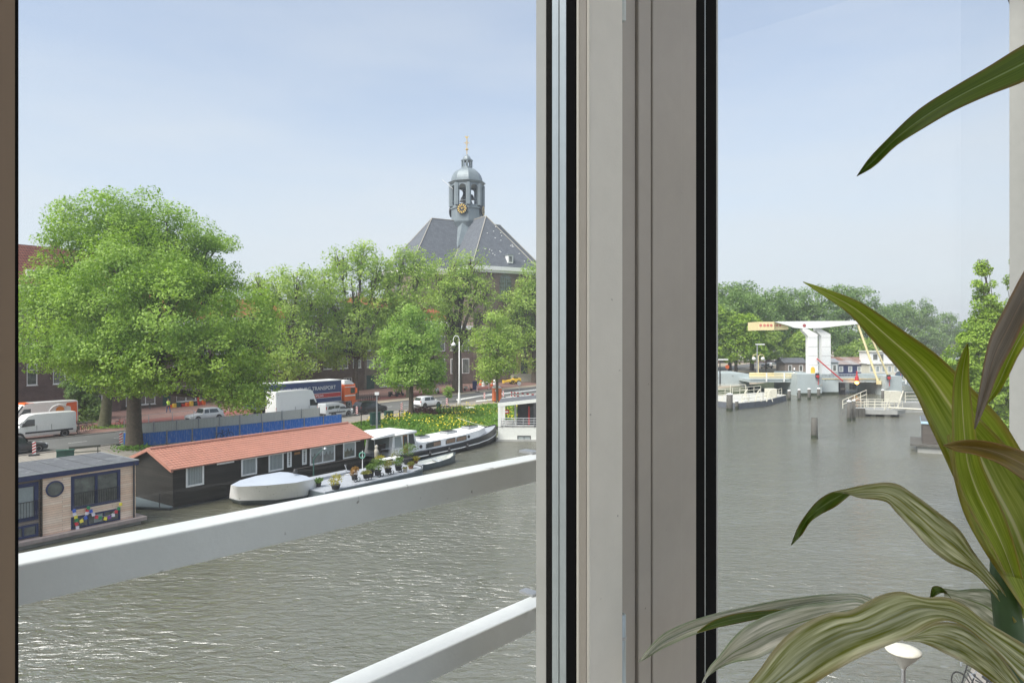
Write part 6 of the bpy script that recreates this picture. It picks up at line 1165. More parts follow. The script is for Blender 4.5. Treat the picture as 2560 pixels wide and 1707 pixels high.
# people
def person(label, loc, rz, shirt, trouser, pose='walk', helmet=None):
    root = empty('person', loc, rz, label, 'person')
    s = .12 if pose == 'walk' else .05
    J = {'pelvis': ((0, 0, .95), .155), 'waist': ((0, 0, 1.12), .14), 'chest': ((.02, 0, 1.35), .17), 'neck': ((.02, 0, 1.50), .065), 'chin': ((.035, 0, 1.58), .07), 'head': ((.04, 0, 1.68), .095), 'top': ((.035, 0, 1.75), .07)}
    for sg, n_ in ((-1, 'l'), (1, 'r')):
        st = s*sg*2; J['hip'+n_] = ((0, .1*sg, .9), .11); J['knee'+n_] = ((st*.6+.04, .1*sg, .5), .075); J['ank'+n_] = ((st-.03, .1*sg, .1), .05); J['toe'+n_] = ((st+.13, .11*sg, .04), .04)
        J['sh'+n_] = ((.01, .19*sg, 1.42), .07); J['el'+n_] = ((-.02-st*.6, .25*sg, 1.15), .048); J['wr'+n_] = ((.12-st*.8, .24*sg, .92), .035); J['ha'+n_] = ((.16-st*.8, .23*sg, .84), .036)
    names = list(J); ed = [('pelvis', 'waist'), ('waist', 'chest'), ('chest', 'neck'), ('neck', 'chin'), ('chin', 'head'), ('head', 'top')]
    for n_ in 'lr': ed += [('pelvis', 'hip'+n_), ('hip'+n_, 'knee'+n_), ('knee'+n_, 'ank'+n_), ('ank'+n_, 'toe'+n_), ('chest', 'sh'+n_), ('sh'+n_, 'el'+n_), ('el'+n_, 'wr'+n_), ('wr'+n_, 'ha'+n_)]
    me = bpy.data.meshes.new('body'); me.from_pydata([J[n_][0] for n_ in names], [(names.index(a), names.index(c)) for a, c in ed], []); o = bpy.data.objects.new('body', me); COL.objects.link(o)
    md = o.modifiers.new('skin', 'SKIN'); sv = me.skin_vertices[0].data
    for i, n_ in enumerate(names): sv[i].radius = (J[n_][1],)*2
    sv[0].use_root = True; sb = o.modifiers.new('sub', 'SUBSURF'); sb.levels = 2; sb.render_levels = 2; bpy.context.view_layer.update()
    m2 = bpy.data.meshes.new_from_object(o.evaluated_get(bpy.context.evaluated_depsgraph_get())); bpy.data.objects.remove(o); m2.materials.clear()
    for m_ in (M['skin'], shirt, trouser, M['black']): m2.materials.append(m_)
    for p_ in m2.polygons:
        c = p_.center; p_.use_smooth = True
        p_.material_index = 3 if c.z < .1 else 2 if c.z < .97 and abs(c.y) < .2 else 1 if c.z < 1.49 and (c.z > 1.12 or abs(c.y) < .2) else 0
    o = bpy.data.objects.new('body', m2); COL.objects.link(o); reg(o, root)
    b = MB(); b.smooth = True; b.lathe([(.105, -.02), (.11, .04), (.08, .1), (.02, .13)], 12, (.03, 0, 1.69)); b.build('helmet' if helmet else 'hair', helmet or M['bark'], root); return root
person('road worker in a bright yellow vest beside the striped beacons', G(1193, 972), R(200), M['hivis'], M['orange'], 'stand', M['yellow'])
person('person in a lime green shirt and blue jeans walking under the elm', G(421, 1031), R(150), M['hivis'], M['jeans'])
# shop stall with coloured goods, far behind the hatchback
r = empty('shop_display', G(470, 1016), ANG_U, 'row of orange and green goods displayed outside the shop behind the silver hatchback', 'shop display')
for k in range(9): one('crate', [M['orange'], M['yellow'], M['green'], M['red']][k % 4], r, 'box', (k*.62-2.7, 0, .0), (k*.62-2.3, .4, .4+.15*(k % 3)))
one('sign_flag', M['red'], r, 'box', (1.2, -.3, .6), (1.5, -.27, 2.2))
# ================================================================ the near quay: round lamp
p = A(2258, 1624, 13.0); r = empty('street_lamp', (p.x, p.y, GZ), 0, 'round topped grey lamp post on the near quay seen from above, bottom right', 'lamp post'); hz = p.z-GZ
b = MB(); b.smooth = True; b.lathe([(.07, 0), (.05, 1), (.04, hz-.38), (.05, hz-.35)], 12); b.build('pole', M['steel'], r)
b = MB(); b.smooth = True; b.lathe([(.05, hz-.35), (.07, hz-.3), (.27, hz-.08), (.3, hz-.03)], 20, cap=False); b.build('lamp_cone', mat('frosted_plastic', (.55, .54, .50), .4, var=.1, scale=12), r)
b = MB(); b.smooth = True; b.lathe([(.31, hz-.03), (.31, hz+.01), (.22, hz+.035), (.01, hz+.05)], 24); b.build('lamp_lid', mat('lamp_lid_paint', (.68, .66, .56), .6, var=.15, scale=9, bump=.2), r)
# ================================================================ drawbridge and waterworks
Z1 = lambda x, y: (1780+x*.2551, 660+y*.2551)
BY = 137.0
def bp_(x, y, Y=BY): p = A(*Z1(x, y), Y); return p.x, p.z
br = empty('drawbridge', (0, BY, 0), 0, 'white double beam drawbridge with kinked towers and yellow counterweight across the canal', 'bridge')
def flat(name, m, poly, dy0, dy1, parent=br, Y=BY):
    pts = [bp_(x, y, Y) for x, y in poly]; b = MB(); b.prismy(pts, Y-BY+dy0, Y-BY+dy1); return b.build(name, M[m] if isinstance(m, str) else m, parent)
TW = [(935, 1078), (1022, 1078), (1020, 688), (925, 636), (880, 632), (882, 658), (932, 710)]
flat('tower', 'white', TW, -.7, .7, Y=134); flat('tower', 'white', [(x+128, y) for x, y in TW], -.7, .7, Y=141)
BE = [(600, 564), (740, 602), (800, 624), (870, 630), (1040, 628), (1250, 604), (1432, 586), (1430, 556), (900, 560)]
flat('beam', 'white', BE, -.4, .4, Y=134); flat('beam', 'white', [(x+18, y) for x, y in BE], -.4, .4, Y=140)
flat('cross_beam', 'white', [(1380, 562), (1425, 560), (1425, 582), (1380, 586)], .5, 5.4, Y=134)
cw = flat('counterweight', 'pyellow', [(447, 650), (757, 642), (757, 612), (600, 566), (447, 566)], .45, 5.5, Y=134); cw2 = flat('counterweight', 'pyellow', [(447, 649), (601, 648), (601, 565), (447, 566)], -.5, .448, Y=134)
b = MB()
for x in (468, 505, 538, 571, 618, 648, 678): px, pz = bp_(x, 601, 134); b.lathe([(.27-.05*(x > 600), 0), (.27-.05*(x > 600), .02)], 18, (px, (-3.54 if x < 600 else -2.56), pz), axis='y')
b.build('red_dot', mat('faded_red', (.62, .20, .15), .6), cw2)
b = MB(); px, pz = bp_(897, 603, 134); b.lathe([(.32, 0), (.32, .03)], 18, (px, -3.44, pz), axis='y'); b.build('pivot', mat('pivot_red', (.35, .08, .08), .6), br)
flat('tower_door', 'yellow', [(952, 1076), (993, 1076), (993, 1025), (985, 1010), (972, 1005), (960, 1010), (952, 1025)], -.74, -.702, Y=134)
def rod(name, m, p, q_, Y0_, Y1_, r_): a = A(*Z1(*p), Y0_); c = A(*Z1(*q_), Y1_); return one(name, M[m], br, 'tube', [(a.x, a.y-BY, a.z), (c.x, c.y-BY, c.z)], r_, 6)
rod('lift_rod', 'pyellow', (1425, 575), (1632, 1165), 134, 132.6, .2); rod('lift_rod', 'pyellow', (1500, 575), (1725, 1090), 140, 141, .19); rod('barrier_boom', 'red', (1027, 925), (1285, 1148), 133, 131.5, .13)
one('rod_shoe', M['pyellow'], br, 'box', (A(*Z1(1615, 1160), 132.5).x, -4.9, A(*Z1(1615, 1178), 132.5).z), (A(*Z1(1650, 1160), 132.5).x, -4.3, A(*Z1(1615, 1140), 132.5).z))
def span(name, x0, x1, ytop, ybot, Y, w, m='bridgegrey'):
    a = bp_(x0, ytop, Y); c = bp_(x1, ybot, Y); o = one(name, M[m], br, 'box', (a[0], Y-BY, c[1]), (c[0], Y-BY+w, a[1])); return a, c
span('fixed_deck', 365, 836, 1130, 1158, 133, 9, 'bridgegrey'); span('lift_deck', 1115, 1700, 1130, 1160, 133, 9); span('deck_edge', 1075, 1700, 1120, 1129.5, 132.9, .3, 'pyellow'); span('far_deck', 1870, 2700, 1150, 1190, 133, 9)
sp = mat('orange_deck_edge', (.5, .25, .14), .7)
def rails(name, x0, x1, ytop, ybot, Y, n, m, posts, pm='white', r_=.085, vert=0):
    a = bp_(x0, ytop, Y); c = bp_(x1, ybot, Y); dy = Y-BY; b = MB()
    for k in range(n): z = c[1]+(a[1]-c[1])*(k+1)/n; b.tube([(a[0], dy, z), (c[0], dy, z)], r_, 4)
    if vert:
        for x in np.arange(a[0], c[0], vert): b.tube([(x, dy, c[1]), (x, dy, a[1])], r_*.6, 4)
    o = b.build(name, M[m], br)
    if posts: b = MB(); [b.box((bp_(x, 0, Y)[0]-.12, dy-.1, c[1]-.5), (bp_(x, 0, Y)[0]+.12, dy+.1, a[1]+.15)) for x in posts]; b.build('rail_post', M[pm], br)
rails('railing', 365, 836, 1072, 1128, 132.7, 4, 'pyellow', (535, 707)); rails('railing', 365, 836, 1068, 1122, 142.2, 4, 'pyellow', (633, 800)); rails('railing', 1078, 1700, 1078, 1128, 132.7, 3, 'bridgegrey', (), vert=.55, r_=.045); rails('railing', 1080, 1700, 1075, 1125, 142, 3, 'navy', (), vert=.8, r_=.045); rails('railing', 1870, 2600, 1105, 1150, 132.7, 3, 'cream', (1900, 2000, 2100))
# piers
def block(name, x0, x1, y0, ybase, Y, dpt, m, label=None, parent=br):
    a = bp_(x0, y0, Y); c = bp_(x1, y0, Y); return one(name, M[m], parent, 'box', (a[0], Y-BY, -1.5), (c[0], Y-BY+dpt, a[1]))
block('pier', 835, 1078, 1078, 1290, 130, 11.5, 'bridgegrey'); block('pier', 1079, 1240, 1150, 1275, 132.5, 8, 'bridgegrey'); block('pier', 1702, 1862, 1098, 1270, 131, 11, 'bridgegrey'); block('abutment', -300, 366, 1076, 1250, 139, 12, 'bridgegrey')
b = MB(); 
for x, y, Y in ((1065, 1180, 129.9), (1718, 1210, 130.9)): p0 = bp_(x-18, y+14, Y); p1 = bp_(x+22, y+14, Y); p2 = bp_(x+16, y-12, Y); b.prismy([p0, p1, p2], Y-BY, Y-BY+.05)
b.build('arrow_mark', M['concrete'], br)
for x, y, Y in ((1037, 1100, 129.5), (1735, 1115, 130.5)):
    px, pz = bp_(x, y, Y); b = MB(); b.box((px-.32, Y-BY, pz-.35), (px+.32, Y-BY+.3, pz+.6)); sgn = b.build('traffic_signal', M['dark'], br); one('signal_hood', M['red'], sgn, 'lathe', [(.3, -.3), (.26, -.05)], 12, (px-.1, Y-BY, pz), axis='y'); one('signal_post', M['red'], sgn, 'tube', [(px+.2, Y-BY+.2, pz-.35), (px+.2, Y-BY+.2, pz-1.6)], .07, 5)
p = bp_(1415, 1160, 132); lm = mat('amber_lamp', (.9, .35, .05), .4, var=0, emis=(1, .42, .06, 6)); b = MB(); b.smooth = True; b.lathe([(.05, -.35), (.3, -.2), (.34, 0), (.25, .22)], 12, (p[0], -5.2, p[1])); o = b.build('amber_light', lm, br); one('light_cone', M['red'], br, 'lathe', [(.42, .24), (.3, 1.2), (.15, 1.3), (.12, 2.2)], 10, (p[0], -5.2, p[1]))
ALG = mat('algae', (.035, .045, .025), .9, var=.3, scale=3)
for sg_, Yt in ((0, 134), (128, 141)):
    b = MB()
    for yy_ in (720, 810, 900, 990): p0 = bp_(933+sg_, yy_, Yt); p1 = bp_(1022+sg_, yy_, Yt); b.box((p0[0], Yt-BY-.72, p0[1]-.02), (p1[0], Yt-BY-.702, p0[1]+.03))
    b.build('weld_seam', M['concrete'], br)
b = MB(); p0 = bp_(1030, 1060, 133.6); p1 = bp_(1030, 700, 133.6)
for xo in (0, .4): b.tube([(p0[0]+xo, -3.6, p0[1]), (p0[0]+xo, -3.6, p1[1])], .03, 4)
for z_ in np.arange(p0[1], p1[1], .4): b.tube([(p0[0], -3.6, z_), (p0[0]+.4, -3.6, z_)], .02, 4)
b.build('ladder', M['steel'], br)
b = MB()
for xa, xb, Yp in ((835, 1078, 130), (1702, 1862, 131), (1079, 1240, 132.5)): p0 = bp_(xa, 0, Yp); p1 = bp_(xb, 0, Yp); b.box((p0[0]-.02, Yp-BY-.05, -.5), (p1[0]+.02, Yp-BY-.004, .55))
b.build('algae_line', ALG, br)
def pile(x, yt, yb, w, label, m='pier', cap=True, name='mooring_pile', group='timber piles standing in the canal'):
    q_ = P(x, yb, 0); k_ = q_.y/FP; r = empty(name, q_, 0, label, 'pile', group); h_ = (yb-yt)*k_; rr_ = w*k_/2; b = MB(); b.smooth = True; b.lathe([(rr_, -1.5), (rr_*1.02, h_*.3), (rr_*.97, h_)], 10); b.build('shaft', M[m], r)
    one('algae_band', ALG, r, 'lathe', [(rr_*1.03, -.1), (rr_*1.035, .42)], 10, cap=False)
    if cap: one('cap', M['white'], r, 'lathe', [(rr_*1.05, h_+.001), (rr_*1.05, h_+.12), (rr_*.5, h_+.2)], 10)
    return r
for x, yt, yb, w, l in ((1973, 977, 1001, 8, 'timber pile at the tip of the left jetty'), (1998, 975, 1001, 7.5, 'timber pile under the left half of the left bridge pier'), (2023, 973, 999, 8, 'timber pile in front of the middle of the left bridge pier'), (2047, 972, 994, 8, 'timber pile at the right corner of the left bridge pier'), (2123, 1004, 1052, 10.5, 'tall pile, left one of the pair in mid water'), (2135, 1002, 1051, 7.5, 'slimmer tall pile, right one of the pair in mid water'), (1824, 986, 1027, 16, 'thick pile group at the near end of the left jetty'), (1842, 1003, 1023, 8, 'short pile beside the thick pile group'), (2207, 976, 1002, 7, 'pile behind the white landing stage railings, left one'), (2238, 980, 1004, 6, 'pile behind the white landing stage railings, right one')): pile(x, yt, yb, w, l)
pile(2036, 1044, 1096, 16, 'single square weathered pile alone in the open water', cap=False)
for k, (x, yt, yb, w) in enumerate(((2104, 956, 986, 12), (2133, 958, 972, 13))):
    q_ = P(x, yb, 0); k_ = q_.y/FP; r = empty('fender_dolphin', q_, 0, ['dark fender block under the drawbridge, nearer one', 'dark fender block under the drawbridge, farther one'][k], 'pile', 'fender blocks under the drawbridge'); b = MB(); [b.box((x_*w*k_/4-w*k_/2, -.6, -1), (x_*w*k_/4-w*k_/2+w*k_*.22, .6, (yb-yt)*k_)) for x_ in range(4)]; b.build('timbers', M['black'], r); one('walings', M['pier'], r, 'box', (-w*k_/2-.05, -.7, 1), (w*k_/2+.05, -.61, 1.3))
# left jetty
J0, J1, J2 = P(1849, 1023, 0), P(1913, 1016, 0), P(1966, 1001, 0); jt = empty('jetty', J0, 0, 'long low concrete jetty with white steel railings left of the drawbridge', 'jetty')
def rl(v): return (v.x-J0.x, v.y-J0.y)
J3 = J2+Vector((-2, 6, 0)); J4 = J0+Vector((-6, 9, 0)); b = MB(); b.prism([rl(J0), rl(J1), rl(J2), rl(J3), rl(J4)], -1, .92); b.build('hull', mat('jetty_side', (.11, .12, .14), .7, var=.2, scale=.8), jt); b = MB(); b.prism([rl(J0), rl(J1), rl(J2), rl(J3), rl(J4)], .921, 1.0); b.build('deck', mat('jetty_deck', (.5, .49, .44), .8, var=.1), jt)
def railing(parent, pts, h_, n, m='cream', step=2.0, r_=.05, name='railing'):
    b = MB()
    for a, c in zip(pts[:-1], pts[1:]):
        a, c = Vector(a), Vector(c); L = (c-a).length; k = max(1, int(L/step))
        for j in range(k+1): q_ = a.lerp(c, j/k); b.tube([q_, q_+Vector((0, 0, h_))], r_, 4)
        for j in range(n): b.tube([a+Vector((0, 0, h_*(j+1)/n)), c+Vector((0, 0, h_*(j+1)/n))], r_*.8, 4)
    return b.build(name, M[m], parent)
w3 = lambda v, z=1.0: (*rl(v), z)
railing(jt, [w3(J0+Vector((.6, .8, 0))), w3(J1+Vector((0, .9, 0))), w3(J2+Vector((-.5, .8, 0)))], 1.1, 2); railing(jt, [w3(J4+Vector((1, -1, 0))), w3(J3+Vector((-.5, -.5, 0)))], 1.2, 2); railing(jt, [w3(J0+Vector((-7, 6, 0))), w3(J0+Vector((3, 6, 0)))], 2.4, 3, step=2.5)
cbx = P(1921, 994, 1.0); o = one('cabinet', M['cream'], jt, 'box', (cbx.x-J0.x, cbx.y-J0.y+.3, 1.0), (cbx.x-J0.x+1.6, cbx.y-J0.y+1.8, 2.45)); bevel(o, .04)
b = MB()
for x in (1.2, 3.2, 5.0): b.tube([(x, 2.2, 1.0), (x+.5, 2.4, 2.5), (x+.9, 2.5, 2.9)], .09, 5); b.tube([(x+.9, 2.0, 1.0), (x+.5, 2.4, 2.5)], .06, 5)
b.build('mooring_arm', M['cream'], jt); one('lower_landing', M['concrete'], jt, 'box', (-9, 4, -1), (-1.2, 8, .3))
railing(jt, [(-9, 4, .3), (-1.4, 4, .3)], 1.5, 2, step=2.5)
# right landing stage
L0 = P(2160, 1041, 0); ls = empty('landing_stage', L0, 0, 'white railed landing stage with concrete arm right of the paired piles', 'jetty')
b = MB(); b.prism([(0, 0), (4.2, -.9), (6.2, .6), (5.6, 3.2), (0, 3.4)], .35, .95); b.build('platform', M['concrete'], ls); b = MB(); [b.box((x, y, -1), (x+.8, y+.8, .349)) for x, y in ((.3, .3), (2.4, .6), (4.4, .4))]; b.build('support', M['black'], ls)
b = MB(); [b.box((x, -.35, -1), (x+.42, .05, 1.15)) for x in np.arange(-2.4, 0, .5)]; b.build('fender', M['pier'], ls)
railing(ls, [(.2, .3, .95), (4.0, -.5, .95), (5.9, .8, .95)], 1.2, 3, step=1.0, r_=.045); railing(ls, [(-2.2, 1.6, .95), (1.2, 1.6, 2.4), (1.2, 1.6, 1.2)], 1.2, 2, step=.8, r_=.05); railing(ls, [(.2, 3.2, .95), (5.2, 3.0, .95)], 1.2, 3, step=1.0, r_=.045)
b = MB(); [b.tube([(3.0, 0, 1), (3.4, 0, 2.4), (3.8, 0, 1)], .09, 5)]; b.tube([(3.2, -.4, 1.3), (14, -3.4, .9)], .12, 5); b.tube([(6.2, 2.6, 1), (7, 2.6, 3.4)], .1, 5); b.build('strut', M['cream'], ls)
W0 = P(2240, 1034, 0)-L0; b = MB(); b.box((W0.x, W0.y+1.5, -1), (W0.x+24, W0.y+4, 1.45)); b.build('concrete_arm', M['concrete'], ls); railing(ls, [(W0.x+2.4, W0.y+1.8, 1.45), (W0.x+20, W0.y+1.8, 1.45)], 1.5, 3, step=2.2); o = one('cabinet', M['cream'], ls, 'box', (W0.x+.2, W0.y+2, 1.45), (W0.x+1.9, W0.y+3.5, 3.1))
# ---------------------------------------------------------------- houseboats beyond the bridge
def farboat(label, xa, xb, yroof, ybase, Y, wallm, roofm, depth=6, rise=1.2, wn=3, eave=None, upper=None):
    a, c = A(xa, 0, Y).x, A(xb, 0, Y).x; L = c-a; zr_ = CZ+(HZ-yroof)*Y/FP; r = empty('houseboat', (a, Y, 0), 0, label, 'houseboat', 'houseboats beyond the drawbridge'); ev = zr_-rise
    hl = [(L*(k+.5)/wn-.5, L*(k+.5)/wn+.5, ev*.45, ev*.85) for k in range(wn)]
    b = MB(); facade(b, 0, L, .4, ev, hl, .1); b.add([(0, 0, .4), (0, depth, .4), (0, depth, ev), (0, 0, ev)], [(0, 3, 2, 1)]); b.build('wall', M[wallm], r)
    for h_ in hl: frm(r, *h_, 'white', .12, 0 if wn < 5 else 0, pane='curtain' if wn > 3 else 'wpane')
    b = MB(); b.add([(-.4, -.4, ev), (L+.4, -.4, ev), (L+.4, depth*.5, zr_), (-.4, depth*.5, zr_), (-.4, depth+.4, ev), (L+.4, depth+.4, ev)], [(0, 1, 2, 3), (3, 2, 5, 4), (0, 3, 4), (1, 5, 2)]); b.build('roof', roofm if not isinstance(roofm, str) else M[roofm], r)
    b = MB(); b.box((-.5, -.6, -1), (L+.5, depth+.6, .399)); b.build('hull', M['hullgrey'], r)
    if upper:
        x0, x1, zt_ = upper; b = MB(); hh = [(x0+.6, x0+2.0, zr_+.5, zt_-.5), (x0+2.4, x0+3.6, zr_+.1, zt_-.5), (x1-3, x1-1.5, zr_+.6, zt_-.5)]; facade(b, x0, x1, zr_-.3, zt_, hh, .1); b.add([(x0, 0, zr_-.3), (x0, depth, zr_-.3), (x0, depth, zt_), (x0, 0, zt_)], [(0, 3, 2, 1)]); b.build('upper_wall', M['white'], r)
        for h_ in hh: frm(r, *h_, 'white', .1, 0)
        one('upper_roof', M['greysheet'], r, 'box', (x0-.3, -.4, zt_+.001), (x1+.3, depth, zt_+.3))
    return r
rust = bricky('rusty_sheet_roof', (.22, .10, .06), (.3, .3, .3), (.12, .06, .04), 2.4, 1.6, .8, .02, .4)
farboat('grey brown houseboat with a low pitched roof seen left of the bridge towers', 1962, 2016, 895, 940, 186, 'greywood', 'bitumen', wn=2, rise=1.3); farboat('grey ship cabin showing between and right of the bridge towers', 2040, 2096, 896, 945, 184, 'bridgegrey', 'steel', wn=3, rise=1)
farboat('dark blue houseboat with a rusty roof right of the bridge towers', 2092, 2182, 893, 938, 190, 'navy', rust, wn=4, rise=2.0)
farboat('two storey white houseboat between the yellow lift rods', 2172, 2262, 905, 942, 186, 'cream', 'white', wn=6, rise=.5, upper=(.5, 9.2, 7.2))
farboat('red roofed houseboat far away above the plant leaf', 2335, 2375, 874, 890, 330, 'brick_dark', 'roofred', wn=2, rise=1.5)
# near right houseboat
q_ = P(2306, 1130, 0); r = empty('houseboat', q_, R(-30), 'dark timber houseboat with pale blue window and roof trim half hidden by the plant', 'houseboat', 'houseboats moored at the near quay'); b = MB(); facade(b, 0, 9, .8, 2.75, [(1.35, 3.0, 1.2, 2.5)], .1); b.add([(0, 0, .8), (0, 5, .8), (0, 5, 2.75), (0, 0, 2.75)], [(0, 3, 2, 1)]); b.build('wall', bricky('brown_grey_boards', (.085, .072, .062), (.11, .095, .082), (.05, .04, .035), 2, .14, .8, .01, .2), r)
M['paleblue'] = mat('pale_blue_paint', (.42, .58, .68), .5); frm(r, 1.35, 3.0, 1.2, 2.5, 'paleblue', .16, 0, pane='curtain'); one('fascia', M['paleblue'], r, 'box', (-.12, -.12, 2.751), (9.1, 5.1, 3.0)); one('roof', M['bitumen'], r, 'box', (-.1, -.1, 3.001), (9.1, 5.1, 3.06)); one('hull', M['concrete'], r, 'box', (-.4, -.3, -.8), (9.5, 5.3, .62)); one('ledge', M['pier'], r, 'box', (-1.0, -.6, .621), (9.6, 5.2, .799))
# street things beyond the bridge
def lampf(x, yt, Y, label, two=False, m='steel', z=GZ):
    p = A(x, yt, Y); r = empty('street_lamp', (p.x, p.y, z), 0, label, 'lamp post', 'lamp posts near the drawbridge'); h_ = p.z-z; one('pole', M[m], r, 'tube', [(0, 0, 0), (0, 0, h_)], [.16, .1], 6)
    if two:
        for sg in (-1, 1): b = MB(); b.tube([(sg*.7+.7*math.cos(t_)*1.0, 0, h_-.3+.7*math.sin(t_)) for t_ in np.linspace(0, math.pi, 10)], .08, 5); b.build('lamp_arm', M['pyellow'], r); b = MB(); b.smooth = True; b.lathe([(.05, .5), (.4, .3), (.5, 0), (.3, -.35), (.05, -.4)], 12, (sg*1.1, 0, h_-.7)); b.build('lamp_shade', M['white'], r)
    else: one('lamp_head', M['white'], r, 'box', (-.3, -.25, h_), (1.6, .25, h_+.22))
lampf(1893, 862, 148, 'tall grey lamp post standing before the yellow bridge railing'); lampf(1896, 890, 168, 'double armed lamp with white globes at the bridge approach', True, 'pyellow'); lampf(1800, 900, 139, 'short black lamp post at the left edge of the right pane', False, 'black')
for k, (x, y, Y) in enumerate(((1818, 917, 165), (2001, 880, 230))):
    p = A(x, y, Y); r = empty('red_sign', (p.x, p.y, GZ), 0, ['round red sign left of the bridge approach', 'round red sign far behind the bridge tower'][k], 'sign', 'round red signs'); one('pole', M['steel'], r, 'tube', [(0, 0, 0), (0, 0, p.z-GZ)], .08, 5); b = MB(); b.lathe([(.5, 0), (.5, .06)], 16, (0, -.12, p.z-GZ), axis='y'); b.build('disc', M['orange' if k == 0 else 'red'], r); r.scale = (1, 1, 1)
p = A(1986, 946, 132.4); r = empty('striped_post', (p.x, 132.4, p.z), 0, 'black and white banded post on the bridge railing', 'post'); b = MB(); b.lathe([(.14, 0), (.14, 2.1)], 8); b.build('pole', M['white'], r); b = MB(); [b.lathe([(.15, z), (.15, z+.28)], 8) for z in (.15, .75, 1.35)]; b.build('band', M['black'], r)
struct(one('far_quay', M['earth'], None, 'add', [tuple(A(x, 900, Y).to_2d())+(GZ+.01,) for x, Y in ((1880, 150), (1960, 160), (1970, 200), (1900, 180))], [(0, 1, 2, 3)]))
for k, (x, Y, wd, h_, m_) in enumerate(((1770, 262, 9, 14, 'brick_brown'), (1835, 266, 8, 15, 'brick_grey'), (1890, 270, 9, 13.5, 'brick_dark'), (1952, 274, 9, 14.5, 'brick_brown'), (2013, 280, 8.5, 14, 'brick_grey'))):
    p = A(x, 900, Y); r = empty('house', (p.x-wd/2, Y, GZ), 0, ['brown gabled house at the left edge of the right pane, behind trees', 'grey brick house with a white stepped gable behind the yellowish tree', 'dark brick house behind the tall grey lamp post', 'brown brick house far behind the parked cars', 'grey brick house far behind the left bridge tower'][k], 'house', 'old houses on the far quay')
    hl = [(wd*(c+.5)/3-.8, wd*(c+.5)/3+.8, .8+j*3.4, 3.2+j*3.4) for c in range(3) for j in range(3)]; b = MB(); facade(b, 0, wd-.1, 0, h_-3, hl, .15); b.add([(0, 0, h_-3), (wd-.1, 0, h_-3), (wd*.5, 0, h_)], [(0, 1, 2)]); b.add([(0, 0, 0), (0, 10, 0), (0, 10, h_-3), (0, 0, h_-3)], [(0, 3, 2, 1)]); b.build('wall', M[m_], r)
    for h2 in hl: frm(r, *h2, 'white', .18, 1)
    b = MB(); b.add([(-.1, -.1, h_-3), (wd*.5, -.1, h_+.15), (wd*.5, 10, h_+.15), (-.1, 10, h_-3), (wd, -.1, h_-3), (wd, 10, h_-3)], [(0, 1, 2, 3), (1, 4, 5, 2)]); b.build('roof', M['roofred'], r)
# ================================================================ the house plant in the room
def plantmat(name, c1, c2, mid, sf=26, rough=.28, trans=.3, edge=None):
    m, t, b = nmat(name); o = t.nodes['Material Output']
    at = t.nodes.new('ShaderNodeAttribute'); at.attribute_name = 'leafuv'; s = t.nodes.new('ShaderNodeSeparateXYZ'); t.links.new(at.outputs['Vector'], s.inputs[0])
    mp = t.nodes.new('ShaderNodeMapping'); mp.inputs['Scale'].default_value = (sf, 1.0, 1); t.links.new(at.outputs['Vector'], mp.inputs[0])
    n = t.nodes.new('ShaderNodeTexNoise'); n.inputs['Scale'].default_value = 1.2; n.inputs['Detail'].default_value = 4; t.links.new(mp.outputs[0], n.inputs['Vector'])
    r = t.nodes.new('ShaderNodeValToRGB'); r.color_ramp.elements[0].position = .36; r.color_ramp.elements[1].position = .66
    r.color_ramp.elements[0].color = (*c1, 1); r.color_ramp.elements[1].color = (*c2, 1); t.links.new(n.outputs[0], r.inputs[0])
    n2 = t.nodes.new('ShaderNodeTexNoise'); n2.inputs['Scale'].default_value = 2.2; n2.inputs['Detail'].default_value = 5; t.links.new(at.outputs['Vector'], n2.inputs['Vector'])
    # midrib and margins
    def band(c, w, soft):
        a = t.nodes.new('ShaderNodeMath'); a.operation = 'SUBTRACT'; a.inputs[1].default_value = c; t.links.new(s.outputs[0], a.inputs[0])
        ab = t.nodes.new('ShaderNodeMath'); ab.operation = 'ABSOLUTE'; t.links.new(a.outputs[0], ab.inputs[0])
        mr = t.nodes.new('ShaderNodeMapRange'); mr.inputs[1].default_value = w; mr.inputs[2].default_value = w+soft; mr.inputs[3].default_value = 1; mr.inputs[4].default_value = 0; t.links.new(ab.outputs[0], mr.inputs[0]); return mr.outputs[0]
    mb = t.nodes.new('ShaderNodeMixRGB'); mb.inputs[2].default_value = (*mid, 1); t.links.new(band(.5, .012, .02), mb.inputs[0]); t.links.new(r.outputs[0], mb.inputs[1]); last = mb.outputs[0]
    ec = edge or (.30, .17, .05)
    for c in (0, 1):
        e = t.nodes.new('ShaderNodeMixRGB'); e.inputs[2].default_value = (*ec, 1); mu = t.nodes.new('ShaderNodeMath'); mu.operation = 'MULTIPLY'
        t.links.new(band(c, .02, .10), mu.inputs[0]); t.links.new(n2.outputs[0], mu.inputs[1]); t.links.new(mu.outputs[0], e.inputs[0]); t.links.new(last, e.inputs[1]); last = e.outputs[0]
    t.links.new(last, b.inputs['Base Color']); b.inputs['Roughness'].default_value = rough; b.inputs['Specular IOR Level'].default_value = .6
    bp = t.nodes.new('ShaderNodeBump'); bp.inputs['Strength'].default_value = .35; bp.inputs['Distance'].default_value = .002; t.links.new(n.outputs[0], bp.inputs['Height']); t.links.new(bp.outputs[0], b.inputs['Normal'])
    tl = t.nodes.new('ShaderNodeBsdfTranslucent'); hs = t.nodes.new('ShaderNodeHueSaturation'); hs.inputs['Saturation'].default_value = 1.2; hs.inputs['Value'].default_value = 1.6; t.links.new(last, hs.inputs['Color']); t.links.new(hs.outputs[0], tl.inputs[0])
    mi = t.nodes.new('ShaderNodeMixShader'); mi.inputs[0].default_value = min(.6, trans*1.4); t.links.new(b.outputs[0], mi.inputs[1]); t.links.new(tl.outputs[0], mi.inputs[2]); t.links.new(mi.outputs[0], o.inputs[0]); return m
